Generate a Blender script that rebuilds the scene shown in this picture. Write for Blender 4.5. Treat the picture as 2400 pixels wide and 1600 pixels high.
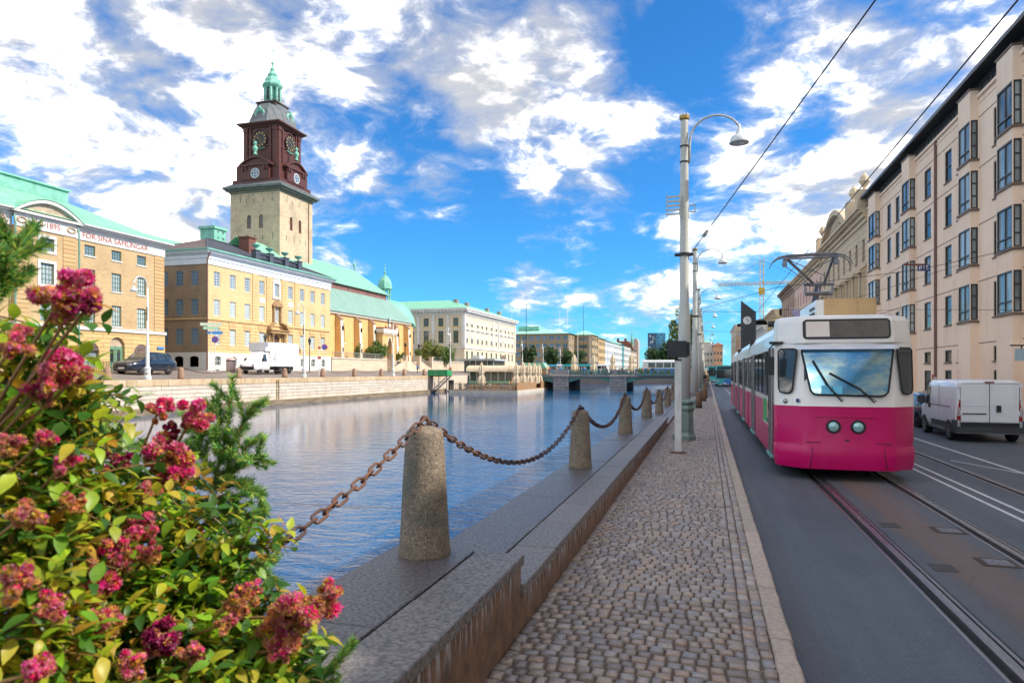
import bpy, bmesh, math, random
from mathutils import Vector, Matrix, Euler
random.seed(7)
for o in list(bpy.data.objects): bpy.data.objects.remove(o)
SC = bpy.context.scene
COL = SC.collection
R_ = math.radians

# ------------------------------------------------------------------ camera
cam_data = bpy.data.cameras.new('camera'); cam = bpy.data.objects.new('camera', cam_data); COL.objects.link(cam)
cam.location = (0, 0, 2.0); cam.rotation_euler = (R_(90), 0, R_(15.94))
cam_data.lens = 24; cam_data.sensor_width = 36; cam_data.shift_y = 70/2400
cam_data.clip_start = .05; cam_data.clip_end = 6000
cam_data.dof.use_dof = True; cam_data.dof.focus_distance = 9.0; cam_data.dof.aperture_fstop = 5.0
SC.camera = cam
SC.render.engine = 'CYCLES'
SC.cycles.use_denoising = True; SC.cycles.denoising_prefilter = 'ACCURATE'
SC.cycles.max_bounces = 8; SC.cycles.diffuse_bounces = 3; SC.cycles.glossy_bounces = 4; SC.cycles.transmission_bounces = 4; SC.cycles.transparent_max_bounces = 8
SC.cycles.sample_clamp_indirect = 6
SC.view_settings.view_transform = 'Standard'; SC.view_settings.look = 'None'
SC.view_settings.exposure = 1.6; SC.view_settings.gamma = 1.0

# ------------------------------------------------------------------ node maths
class X:
    """tiny expression wrapper over shader math nodes"""
    def __init__(s, nt, sock): s.nt, s.s = nt, sock
    def _b(s, op, o, rev=False):
        n = s.nt.nodes.new('ShaderNodeMath'); n.operation = op
        a, b = (o, s) if rev else (s, o)
        for i, v in enumerate((a, b)):
            if isinstance(v, X): s.nt.links.new(v.s, n.inputs[i])
            elif v is not None: n.inputs[i].default_value = v
        return X(s.nt, n.outputs[0])
    def __add__(s, o): return s._b('ADD', o)
    __radd__ = __add__
    def __sub__(s, o): return s._b('SUBTRACT', o)
    def __rsub__(s, o): return s._b('SUBTRACT', o, True)
    def __mul__(s, o): return s._b('MULTIPLY', o)
    __rmul__ = __mul__
    def __truediv__(s, o): return s._b('DIVIDE', o)
    def max(s, o): return s._b('MAXIMUM', o)
    def min(s, o): return s._b('MINIMUM', o)
    def floor(s): return s._b('FLOOR', None)
    def frac(s): return s._b('FRACT', None)
    def abs(s): return s._b('ABSOLUTE', None)
    def lt(s, o): return s._b('LESS_THAN', o)
    def gt(s, o): return s._b('GREATER_THAN', o)
    def step(s, a, b, c=0., d=1.):
        n = s.nt.nodes.new('ShaderNodeMapRange'); n.interpolation_type = 'SMOOTHSTEP'
        s.nt.links.new(s.s, n.inputs[0])
        for i, v in enumerate((a, b, c, d)): n.inputs[i+1].default_value = v
        return X(s.nt, n.outputs[0])
def noise(nt, vec, scale, detail=5, rough=.55, dist=0., w=None, color=False):
    n = nt.nodes.new('ShaderNodeTexNoise')
    if w is not None: n.noise_dimensions = '4D'; n.inputs['W'].default_value = w
    n.inputs['Scale'].default_value = scale; n.inputs['Detail'].default_value = detail
    n.inputs['Roughness'].default_value = rough; n.inputs['Distortion'].default_value = dist
    nt.links.new(vec, n.inputs['Vector'])
    return n.outputs['Color'] if color else X(nt, n.outputs[0])
def mixc(nt, fac, a, b, mode='MIX'):
    n = nt.nodes.new('ShaderNodeMix'); n.data_type = 'RGBA'; n.blend_type = mode
    for idx, v in ((0, fac), (6, a), (7, b)):
        if isinstance(v, X): nt.links.new(v.s, n.inputs[idx])
        elif hasattr(v, 'is_linked'): nt.links.new(v, n.inputs[idx])
        else:
            n.inputs[idx].default_value = v if idx == 0 else (*v[:3], 1)
    return n.outputs[2]
def vmath(nt, op, a, b=None):
    n = nt.nodes.new('ShaderNodeVectorMath'); n.operation = op
    for i, v in enumerate((a, b)):
        if v is None: continue
        if hasattr(v, 'is_linked'): nt.links.new(v, n.inputs[i])
        elif isinstance(v, (int, float)): n.inputs['Scale'].default_value = v
        else: n.inputs[i].default_value = v
    return n.outputs['Value'] if op in ('DOT_PRODUCT', 'LENGTH', 'DISTANCE') else n.outputs[0]

# ------------------------------------------------------------------ sun and sky
SUN_EL = R_(43.0); SUN_AZ = math.atan2(.993, .12)        # azimuth from +Y towards +X
sun_dir = Vector((math.sin(SUN_AZ)*math.cos(SUN_EL), math.cos(SUN_AZ)*math.cos(SUN_EL), math.sin(SUN_EL)))
sd = bpy.data.lights.new('sun', 'SUN'); sd.energy = 2.05; sd.angle = R_(.5); sd.color = (1, .93, .82)
sun = bpy.data.objects.new('sun', sd); COL.objects.link(sun)
sun.rotation_euler = (-sun_dir).to_track_quat('-Z', 'Y').to_euler()

def pixel_dir(dx, dy):                                   # a direction in the sky, from where it is seen
    px, py = dx/.98, dy/.98
    v = Vector(((px-1200)/1600, 1, (870-py)/1600)); v.rotate(Euler((0, 0, R_(15.94)))); return v.normalized()
world = bpy.data.worlds.new('World'); SC.world = world; world.use_nodes = True
nt = world.node_tree; nt.nodes.clear()
out = nt.nodes.new('ShaderNodeOutputWorld')
sky = nt.nodes.new('ShaderNodeTexSky'); sky.sky_type = 'NISHITA'; sky.sun_disc = False
sky.sun_elevation = SUN_EL; sky.sun_rotation = SUN_AZ; sky.air_density = 1.0; sky.dust_density = .0; sky.ozone_density = 2.5
tinted = mixc(nt, 1.0, sky.outputs[0], (.16, .52, .83), 'MULTIPLY')       # clear washed air: deep cyan-blue
bg = nt.nodes.new('ShaderNodeBackground'); bg.inputs[1].default_value = .076; nt.links.new(tinted, bg.inputs[0])
tc = nt.nodes.new('ShaderNodeTexCoord'); d = tc.outputs['Generated']
sep = nt.nodes.new('ShaderNodeSeparateXYZ'); nt.links.new(d, sep.inputs[0])
dx, dy, dz = (X(nt, sep.outputs[i]) for i in range(3))
den = dz.max(0.0) + .30
comb = nt.nodes.new('ShaderNodeCombineXYZ')
nt.links.new((dx/den).s, comb.inputs[0]); nt.links.new((dy/den).s, comb.inputs[1]); nt.links.new((dz*.9).s, comb.inputs[2])
pl = comb.outputs[0]
wob = vmath(nt, 'SCALE', vmath(nt, 'SUBTRACT', noise(nt, pl, 2.6, 3, color=True), (.5, .5, .5)), .22)
pw = vmath(nt, 'ADD', pl, wob)
plus = [(130,190,300,.85),(350,260,280,.85),(520,130,210,.9),(430,430,190,1.),(800,110,230,1),(1010,90,190,1),(1160,190,180,1),(1330,215,150,1),(1470,240,75,.9),
        (450,510,150,1.1),(600,380,150,.8),(820,400,85,.75),(1000,415,75,.8),(1075,310,70,.8),(1225,425,75,.75),(1340,395,80,.75),(1420,440,60,.5),
        (1735,185,115,1),(2080,110,240,1.05),(1900,70,100,.6),(2230,230,150,1),(1950,420,190,1),(1780,470,140,.8),(2120,330,150,.9),(1600,530,110,.8),(1690,380,80,.6),
        (1520,690,85,.9),(1215,655,80,1),(1300,690,55,.6),(110,450,70,.5),(160,440,90,.4),(1250,30,150,.9),(1660,590,90,.5),(770,580,60,.5),(330,410,60,.6),(1480,24,36,.6),(890,500,70,.5)]
minus = [(60,590,130,.9),(230,20,60,.9),(380,20,40,.6),(900,600,170,.9),(1130,540,130,.8),(1540,90,170,1),(1500,420,70,.7),(930,200,55,.9),(1010,250,50,.9),(1120,430,50,.4),(30,350,60,.9),(140,380,50,.5),(1660,290,70,.6),(1870,260,80,.7),
         (1440,570,90,.7),(1320,580,120,.6),(1000,680,200,.6),(1850,150,40,.4),(1600,780,150,.4)]
view_clearing = X(nt, vmath(nt, 'DISTANCE', d, tuple(pixel_dir(1176, 420)))).step(1.45, .75, 0., .85)     # thins clouds in view only; cover elsewhere is raised for fill light
acc = None
for lst, sg in ((plus, 1), (minus, -1)):
    for (bx, by, br, bw) in lst:
        dist = X(nt, vmath(nt, 'DISTANCE', d, tuple(pixel_dir(bx, by))))
        t = dist.step(br/1568*1.25, 0., 0., bw*sg)
        acc = t if acc is None else acc + t
bias = acc.min(1.15).max(-1.1) - view_clearing
n1 = noise(nt, pw, 4.2, 9, .6); n2 = noise(nt, pw, 12.5, 7, .62)
pws = vmath(nt, 'ADD', pw, (-.055, -.045, -.05))
n1s = noise(nt, pws, 4.2, 6, .6)
dens = (n1-.5)*2.9 + (n2-.5)*1.2 + bias*.55 + .48
mask = dens.step(-.24, 1.0)
n3 = noise(nt, vmath(nt, 'ADD', pw, (3.1, 1.7, .4)), 2.6, 6, .6)
lit = ((n1-n1s)*2.6 + (n2-.5)*.8 + (n3-.5)*3.0 + .30).max(0.).min(1.) * dens.step(.1, .6, .5, 1.)
lit = lit*lit
cl = mixc(nt, lit, (.215, .222, .24), (2.4, 2.22, 1.97))
hz = dz.step(.0, .10, .70, 1.0)*dz.step(-.03, -.005)
mask = mask * hz
bgc = nt.nodes.new('ShaderNodeBackground'); bgc.inputs[1].default_value = 1.0; nt.links.new(cl, bgc.inputs[0])
ms = nt.nodes.new('ShaderNodeMixShader')
nt.links.new(mask.s, ms.inputs[0]); nt.links.new(bg.outputs[0], ms.inputs[1]); nt.links.new(bgc.outputs[0], ms.inputs[2])
nt.links.new(ms.outputs[0], out.inputs[0])
world.cycles.sampling_method = 'MANUAL'; world.cycles.sample_map_resolution = 512

# ------------------------------------------------------------------ materials
MATS = {}
def base_mat(name):
    m = bpy.data.materials.new(name); m.use_nodes = True; nt = m.node_tree
    return m, nt, nt.nodes['Principled BSDF']
def mat(name, c, c2=None, scale=4., rough=.6, r2=None, bump=0., bscale=None, metal=0., spec=.5, rnd=0., stretch=None, detail=5, coat=0., contrast=(.3,.7), attr=None, trans=0., emit=None, dirt=None):
    """procedural surface: two colours through noise at world scale, per-object tone, fine relief"""
    if name in MATS: return MATS[name]
    m, nt, b = base_mat(name); L = nt.links.new
    g = nt.nodes.new('ShaderNodeNewGeometry'); pos = g.outputs['Position']
    if stretch:
        pos = vmath(nt, 'MULTIPLY', pos, stretch)
    n = noise(nt, pos, scale, detail, .6)
    col = mixc(nt, n.step(*contrast), c, c2 or tuple(v*.86 for v in c))
    if attr:
        a = nt.nodes.new('ShaderNodeAttribute'); a.attribute_name = attr
        col = mixc(nt, 1.0, col, a.outputs['Color'], 'MULTIPLY')
    if rnd:
        oi = nt.nodes.new('ShaderNodeObjectInfo')
        h = nt.nodes.new('ShaderNodeHueSaturation'); v = X(nt, oi.outputs['Random'])
        L((v*(2*rnd) + (1-rnd)).s, h.inputs['Value']); L((v*-.02*(1 if rnd else 0)*5*rnd + (.5+.05*rnd)).s, h.inputs['Hue']); L(col, h.inputs['Color']); col = h.outputs[0]
    if dirt:
        dn = noise(nt, vmath(nt, 'MULTIPLY', g.outputs['Position'], (1, 1, .18)), dirt[1], 6, .65)
        col = mixc(nt, dn.step(.5, .78)*dirt[2], col, dirt[0])
    L(col, b.inputs['Base Color'])
    b.inputs['Roughness'].default_value = rough
    if r2 is not None: L((n.step(.3, .7)*(r2-rough)+rough).s, b.inputs['Roughness'])
    b.inputs['Metallic'].default_value = metal; b.inputs['Specular IOR Level'].default_value = spec
    b.inputs['Coat Weight'].default_value = coat; b.inputs['Coat Roughness'].default_value = .05
    if trans:
        b.inputs['Subsurface Weight'].default_value = 0
        td = nt.nodes.new('ShaderNodeBsdfTranslucent'); L(col, td.inputs[0])
        mx = nt.nodes.new('ShaderNodeMixShader'); mx.inputs[0].default_value = trans
        L(b.outputs[0], mx.inputs[1]); L(td.outputs[0], mx.inputs[2]); L(mx.outputs[0], nt.nodes['Material Output'].inputs[0])
    if emit: b.inputs['Emission Color'].default_value = (*emit[0], 1); b.inputs['Emission Strength'].default_value = emit[1]
    if bump:
        bn = noise(nt, pos, bscale or scale*6, 5, .65)
        bp = nt.nodes.new('ShaderNodeBump'); bp.inputs['Strength'].default_value = 1; bp.inputs['Distance'].default_value = bump
        L(bn.s, bp.inputs['Height']); L(bp.outputs[0], b.inputs['Normal'])
    MATS[name] = m; return m
def course_mat(name, c1, c2, mortar, bw, bh, ms=.012, rough=.8, bump=.006, var=.5, stain=(.3,.25,.2), stain_amt=.25):
    """coursed masonry too small to pick apart: brick pattern on (x+y, z) with stains"""
    if name in MATS: return MATS[name]
    m, nt, b = base_mat(name); L = nt.links.new
    g = nt.nodes.new('ShaderNodeNewGeometry'); pos = g.outputs['Position']
    sp = nt.nodes.new('ShaderNodeSeparateXYZ'); L(pos, sp.inputs[0])
    cb = nt.nodes.new('ShaderNodeCombineXYZ'); L((X(nt, sp.outputs[0])+X(nt, sp.outputs[1])).s, cb.inputs[0]); L(sp.outputs[2], cb.inputs[1])
    br = nt.nodes.new('ShaderNodeTexBrick'); L(cb.outputs[0], br.inputs['Vector'])
    br.inputs['Color1'].default_value = (*c1, 1); br.inputs['Color2'].default_value = (*c2, 1); br.inputs['Mortar'].default_value = (*mortar, 1)
    br.inputs['Scale'].default_value = 1; br.inputs['Mortar Size'].default_value = ms; br.inputs['Brick Width'].default_value = bw; br.inputs['Row Height'].default_value = bh
    br.inputs['Mortar Smooth'].default_value = .3; br.inputs['Bias'].default_value = 0
    n = noise(nt, pos, .35, 6, .65)
    col = mixc(nt, n.step(.42, .75)*stain_amt, br.outputs['Color'], stain)
    n3 = noise(nt, vmath(nt, 'MULTIPLY', pos, (3, 3, .5)), .8, 5, .6)
    col = mixc(nt, n3.step(.5, .8)*stain_amt*.8, col, tuple(v*.7 for v in c1))
    L(col, b.inputs['Base Color']); b.inputs['Roughness'].default_value = rough
    if bump:
        bp = nt.nodes.new('ShaderNodeBump'); bp.invert = True; bp.inputs['Strength'].default_value = .7; bp.inputs['Distance'].default_value = bump
        L(br.outputs['Fac'], bp.inputs['Height']); L(bp.outputs[0], b.inputs['Normal'])
    MATS[name] = m; return m
def seam_mat(name, c, c2, spacing, axis=1, rough=.5, stain=None, width=.08, metal=0.):
    """standing-seam sheet metal: raised ribs every spacing metres along an axis"""
    if name in MATS: return MATS[name]
    m, nt, b = base_mat(name); L = nt.links.new
    g = nt.nodes.new('ShaderNodeNewGeometry'); pos = g.outputs['Position']
    sp = nt.nodes.new('ShaderNodeSeparateXYZ'); L(pos, sp.inputs[0])
    u = X(nt, sp.outputs[axis]) if axis < 2 else X(nt, sp.outputs[0]) + X(nt, sp.outputs[1])
    f = (u/spacing).frac(); rib = (f-.5).abs().step(.5-width, .5-width*.3)
    pan = (u/spacing).floor()
    cbv = nt.nodes.new('ShaderNodeCombineXYZ'); L(pan.s, cbv.inputs[0])
    wn = nt.nodes.new('ShaderNodeTexWhiteNoise'); wn.noise_dimensions = '3D'; L(cbv.outputs[0], wn.inputs['Vector'])
    n = noise(nt, vmath(nt, 'MULTIPLY', pos, (1, 1, .4)), .7, 6, .65)
    col = mixc(nt, (n.step(.3, .7)*.7 + X(nt, wn.outputs['Value'])*.3), c, c2)
    if stain: col = mixc(nt, noise(nt, vmath(nt, 'MULTIPLY', pos, (1, 2, .3)), 1.3, 6, .7).step(.52, .72)*.7, col, stain)
    col = mixc(nt, rib*.45, col, tuple(v*.55 for v in c))
    L(col, b.inputs['Base Color']); b.inputs['Roughness'].default_value = rough; b.inputs['Metallic'].default_value = metal
    bp = nt.nodes.new('ShaderNodeBump'); bp.inputs['Distance'].default_value = .05; L(rib.s, bp.inputs['Height']); L(bp.outputs[0], b.inputs['Normal'])
    MATS[name] = m; return m

# ------------------------------------------------------------------ mesh helpers
WL = {}
def wloc(o): return WL.get(o.name, Vector((0, 0, 0)))
class G:
    def __init__(s): s.v = []; s.f = []; s.mi = []; s.cur = 0; s.smooth = []; s.sm = False; s.col = []; s.tint = (1, 1, 1)
    def _f(s, idx): s.f.append(idx); s.mi.append(s.cur); s.smooth.append(s.sm); s.col.append(s.tint)
    def add(s, pts):
        i = len(s.v); s.v.extend(tuple(p) for p in pts); return i
    def poly(s, pts):
        i = s.add(pts); s._f(tuple(range(i, i+len(pts)))); return s
    def box(s, x0, x1, y0, y1, z0, z1):
        i = s.add([(x0,y0,z0),(x1,y0,z0),(x1,y1,z0),(x0,y1,z0),(x0,y0,z1),(x1,y0,z1),(x1,y1,z1),(x0,y1,z1)])
        for q in ((3,2,1,0),(4,5,6,7),(0,1,5,4),(1,2,6,5),(2,3,7,6),(3,0,4,7)): s._f(tuple(i+k for k in q))
        return s
    def hexa(s, b4, t4):
        i = s.add(list(b4)+list(t4))
        for q in ((3,2,1,0),(4,5,6,7),(0,1,5,4),(1,2,6,5),(2,3,7,6),(3,0,4,7)): s._f(tuple(i+k for k in q))
        return s
    def prism(s, pts, off):
        """polygon pts extruded by vector off"""
        n = len(pts); i = s.add(pts); j = s.add([Vector(p)+Vector(off) for p in pts])
        s._f(tuple(range(i+n-1, i-1, -1))); s._f(tuple(range(j, j+n)))
        for k in range(n): s._f((i+k, i+(k+1) % n, j+(k+1) % n, j+k))
        return s
    def loft(s, rings, closed=True, cap0=True, cap1=True):
        n = len(rings[0]); st = [s.add(r) for r in rings]
        for a, b in zip(st, st[1:]):
            for k in range(n if closed else n-1):
                s._f((a+k, a+(k+1) % n, b+(k+1) % n, b+k))
        if cap0: s._f(tuple(range(st[0]+n-1, st[0]-1, -1)))
        if cap1: s._f(tuple(range(st[-1], st[-1]+n)))
        return s
    def lathe(s, prof, n=16, c=(0, 0, 0), sx=1., sy=1., rot=0., caps=True):
        rings = [[(c[0]+sx*r*math.cos(rot+2*math.pi*k/n), c[1]+sy*r*math.sin(rot+2*math.pi*k/n), c[2]+z) for k in range(n)] for r, z in prof]
        return s.loft(rings, True, caps, caps)
    def tube(s, pts, r, n=8, caps=True, closed=False):
        pts = [Vector(p) for p in pts]; rings = []; m = len(pts); prev = None
        for i, p in enumerate(pts):
            if closed: t = pts[(i+1) % m]-pts[i-1]
            else: t = pts[min(i+1, m-1)]-pts[max(i-1, 0)]
            if t.length < 1e-9: t = Vector((0, 0, 1))
            t.normalize()
            if prev is None:
                a = t.cross(Vector((0, 0, 1)))
                if a.length < 1e-3: a = t.cross(Vector((1, 0, 0)))
            else: a = prev - t*prev.dot(t)
            a.normalize(); prev = a; b = t.cross(a)
            rr = r[i] if isinstance(r, (list, tuple)) else r
            rings.append([p + (a*math.cos(2*math.pi*k/n)+b*math.sin(2*math.pi*k/n))*rr for k in range(n)])
        if closed: rings.append(rings[0]); caps = False
        return s.loft(rings, True, caps, caps)
    def sphere(s, c, r, n=12, m=8, sz=1.):
        return s.lathe([(max(1e-4, r*math.sin(math.pi*k/m)), -r*sz*math.cos(math.pi*k/m)) for k in range(m+1)], n, c)
    def mesh(s, name, mats):
        me = bpy.data.meshes.new(name); me.from_pydata(s.v, [], s.f); me.polygons.foreach_set('material_index', s.mi); me.polygons.foreach_set('use_smooth', s.smooth)
        for m in (mats if isinstance(mats, (list, tuple)) else [mats]): me.materials.append(m)
        if any(c != (1, 1, 1) for c in s.col):
            a = me.color_attributes.new('tint', 'FLOAT_COLOR', 'CORNER'); data = []
            for f, c in zip(s.f, s.col): data.extend((c[0], c[1], c[2], 1.)*len(f))
            a.data.foreach_set('color', data)
        me.update(); return me
    def build(s, name, mats, parent=None, local=False, loc=None):
        return place(s.mesh(name, mats), name, parent, local, loc)
def place(me, name, parent=None, local=False, loc=None, rot=None, scale=None):
    o = bpy.data.objects.new(name, me); COL.objects.link(o)
    base = Vector((0, 0, 0)) if loc is None else Vector(loc)
    if parent is not None:
        o.parent = parent
        if not local: base = base - wloc(parent); WL[o.name] = Vector((0, 0, 0)) if loc is None else Vector(loc)
    else: WL[o.name] = base.copy()
    o.location = base
    if rot: o.rotation_euler = rot
    if scale: o.scale = scale if isinstance(scale, (tuple, list)) else (scale,)*3
    return o
def tag(o, label=None, cat=None, group=None, kind=None):
    if label: o['label'] = label
    if cat: o['category'] = cat
    if group: o['group'] = group
    if kind: o['kind'] = kind
    return o
def thing(name, label, cat, loc=(0, 0, 0), group=None, rz=0.):
    o = bpy.data.objects.new(name, None); COL.objects.link(o); o.location = loc; o.rotation_euler = (0, 0, rz)
    o.empty_display_size = .3; WL[o.name] = Vector(loc)
    return tag(o, label, cat, group)
def kids(o): return [c for c in bpy.data.objects if c.parent is o]
def copy_tree(o, parent=None, tree=None):
    c = o.copy(); COL.objects.link(c)
    if parent is not None: c.parent = parent
    for ch in (tree[o] if tree and o in tree else kids(o)): copy_tree(ch, c, tree)
    return c
def tree_of(root):
    t = {}
    def rec(o):
        t[o] = kids(o)
        for c in t[o]: rec(c)
    rec(root); return t
def repeat(proto, spots):
    """spots: (loc, rz, label, scale); the first takes the prototype itself"""
    tr = tree_of(proto); res = []
    for i, (loc, rz, label, sc) in enumerate(spots):
        o = proto if i == 0 else copy_tree(proto, None, tr)
        o.location = loc; o.rotation_euler = (0, 0, rz); o.scale = (sc,)*3 if not isinstance(sc, (tuple, list)) else sc
        if label: o['label'] = label
        res.append(o)
    return res
def struct(o, **k): return tag(o, kind='structure', **k)
def text(name, s, m, loc, rot, size, parent=None, extrude=.01, align='CENTER', sx=1.):
    cu = bpy.data.curves.new(name, 'FONT'); cu.body = s; cu.size = size; cu.extrude = extrude; cu.align_x = align; cu.align_y = 'CENTER'; cu.materials.append(m); cu.resolution_u = 3
    tmp = bpy.data.objects.new(name, cu); COL.objects.link(tmp); dg = bpy.context.evaluated_depsgraph_get()
    me = bpy.data.meshes.new_from_object(tmp.evaluated_get(dg)); bpy.data.objects.remove(tmp); me.name = name
    o = bpy.data.objects.new(name, me); COL.objects.link(o)
    if parent is not None: o.parent = parent; loc = Vector(loc)-wloc(parent)
    o.location = loc; o.rotation_euler = rot; o.scale = (sx, 1, 1); return o
# ================================================================== the setting: water, road, pavements
def water_mat():
    m, nt, b = base_mat('canal_water'); L = nt.links.new
    g = nt.nodes.new('ShaderNodeNewGeometry'); pos = g.outputs['Position']
    b.inputs['Base Color'].default_value = (.0, .07, .19, 1); b.inputs['Roughness'].default_value = .035; b.inputs['IOR'].default_value = 1.34
    b.inputs['Specular IOR Level'].default_value = .5
    p1 = vmath(nt, 'MULTIPLY', pos, (.8, 1.5, 1))
    big = noise(nt, p1, .55, 3, .5, .4); mid = noise(nt, p1, 1.25, 4, .5, .6); fin = noise(nt, p1, 6.0, 3, .55, .3)
    gust = noise(nt, pos, .045, 3, .5).step(.35, .7, .55, 1.15)
    sx_w = nt.nodes.new('ShaderNodeSeparateXYZ'); L(pos, sx_w.inputs[0])
    calm = X(nt, sx_w.outputs[0]).step(-42., -4.); calm = calm*calm*2.4 + .15      # sheltered under the far wall, ruffled by the near quay
    h = (big*.30 + mid*.62 + fin*.12)*gust*calm
    bp = nt.nodes.new('ShaderNodeBump'); bp.inputs['Strength'].default_value = 1.; bp.inputs['Distance'].default_value = .085
    L(h.s, bp.inputs['Height']); L(bp.outputs[0], b.inputs['Normal'])
    return m
water = G(); water.poly([(-60, -60, -2), (-2.2, -60, -2), (-2.2, 640, -2), (-60, 640, -2)])
struct(water.build('water', water_mat()))

def asphalt_mat(name, base, rust=True):
    m, nt, b = base_mat(name); L = nt.links.new
    g = nt.nodes.new('ShaderNodeNewGeometry'); pos = g.outputs['Position']
    sp = nt.nodes.new('ShaderNodeSeparateXYZ'); L(pos, sp.inputs[0]); x = X(nt, sp.outputs[0])
    n = noise(nt, pos, 75, 4, .85); n2 = noise(nt, pos, .55, 5, .6); vor = nt.nodes.new('ShaderNodeTexVoronoi'); vor.inputs['Scale'].default_value = 52; L(pos, vor.inputs['Vector'])
    col = mixc(nt, n.step(.35, .7), tuple(v*.72 for v in base), tuple(v*1.3 for v in base))
    stone = X(nt, vor.outputs['Distance']).lt(.16) * noise(nt, pos, 30, 1, .5).gt(.54)
    col = mixc(nt, stone, col, (.42, .42, .43))
    col = mixc(nt, n2.step(.35, .72)*.45, col, tuple(v*.62 for v in base))
    if rust:
        n3 = noise(nt, vmath(nt, 'MULTIPLY', pos, (1, .25, 1)), 2.2, 5, .6)
        band = ((x-2.62).abs()*-1 + .42 + (n3-.5)*.5).step(-.05, .30)
        col = mixc(nt, band*.5, col, (.23, .125, .065))
        band2 = ((x-.72).abs()*-1 + .12 + (n3-.5)*.3).step(-.08, .1)
        col = mixc(nt, band2*.3, col, (.10, .075, .055))
    ws = noise(nt, vmath(nt, 'MULTIPLY', pos, (3.2, .12, 1)), 1.0, 4, .6); col = mixc(nt, ws.step(.42, .7)*.35, col, tuple(v*1.45 for v in base))
    cr = noise(nt, pos, 1.1, 8, .75, 1.2); col = mixc(nt, (cr-.5).abs().step(.006, .0)*.55, col, (.02, .02, .02))
    L(col, b.inputs['Base Color']); b.inputs['Roughness'].default_value = .62; b.inputs['Specular IOR Level'].default_value = .35
    bp = nt.nodes.new('ShaderNodeBump'); bp.inputs['Strength'].default_value = .8; bp.inputs['Distance'].default_value = .004; L(n.s, bp.inputs['Height']); L(bp.outputs[0], b.inputs['Normal'])
    return m
M_ASPH = asphalt_mat('asphalt', (.100, .116, .131))
road = G()
for x0, x1 in ((.57, 1.85), (2.11, 3.11), (3.37, 4.85), (5.11, 9.4)):
    road.poly([(x0, -20, 0), (x1, -20, 0), (x1, 420, 0), (x0, 420, 0)])
ROAD = struct(road.build('road', M_ASPH))
M_STEEL = mat('rail_steel', (.42, .42, .44), (.30, .29, .29), 30, .24, r2=.45, metal=.9, stretch=(1, .05, 1))
M_RUB = mat('rail_joint', (.018, .018, .02), (.035, .03, .027), 12, .8)
for xc in (1.98, 3.24, 4.98):                           # grooved rails let into slots of the road
    bed = G(); bed.box(xc-.13, xc+.13, -20, 420, -.09, -.045); b_ = bed.build('rail_bed', M_RUB, ROAD)
    for a, e, zt in ((-.128, -.095, .002), (-.015, .06, .004), (.085, .115, .001)):
        G().box(xc+a, xc+e, -20, 420, -.05, zt).build('rail', M_STEEL, ROAD)
    G().box(xc+.06, xc+.085, -20, 420, -.05, -.012).box(xc+.115, xc+.13, -20, 420, -.05, -.004).build('rail_joint', M_RUB, ROAD)
M_PAINT = mat('road_paint', (.62, .62, .60), (.30, .30, .30), 9, .6, contrast=(.52, .8), bump=.001)
for x0, w in ((4.04, .065), (4.28, .065), (5.93, .08)):
    G().poly([(x0, -20, .004), (x0+w, -20, .004), (x0+w, 300, .004), (x0, 300, .004)]).build('painted_line', M_PAINT, ROAD)
G().poly([(5.25, 17.4, .004), (5.9, 15.6, .004), (5.93, 15.7, .004), (5.28, 17.5, .004)]).build('painted_line', M_PAINT, ROAD)
M_PLATE = mat('cover_steel', (.30, .31, .33), (.16, .15, .15), 25, .45, metal=.7, bump=.002)
M_PIT = mat('cover_rim', (.09, .05, .03), (.05, .035, .028), 10, .9)
for cx, cy in ((2.93, 9.75), (2.93, 8.25)):
    G().box(cx-.19, cx+.15, cy-.17, cy+.17, -.02, .005).build('cover_rim', M_PIT, ROAD)
    G().box(cx-.13, cx+.11, cy-.12, cy+.12, -.02, .010).build('drain_cover', M_PLATE, ROAD)
M_PATCH = mat('old_patch', (.075, .066, .06), (.05, .046, .045), 14, .75)
for cx, cy in ((2.27, 9.9), (2.30, 7.9)):
    G().box(cx-.10, cx+.12, cy-.15, cy+.13, -.02, .004).build('filled_cover', M_PATCH, ROAD)

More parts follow.
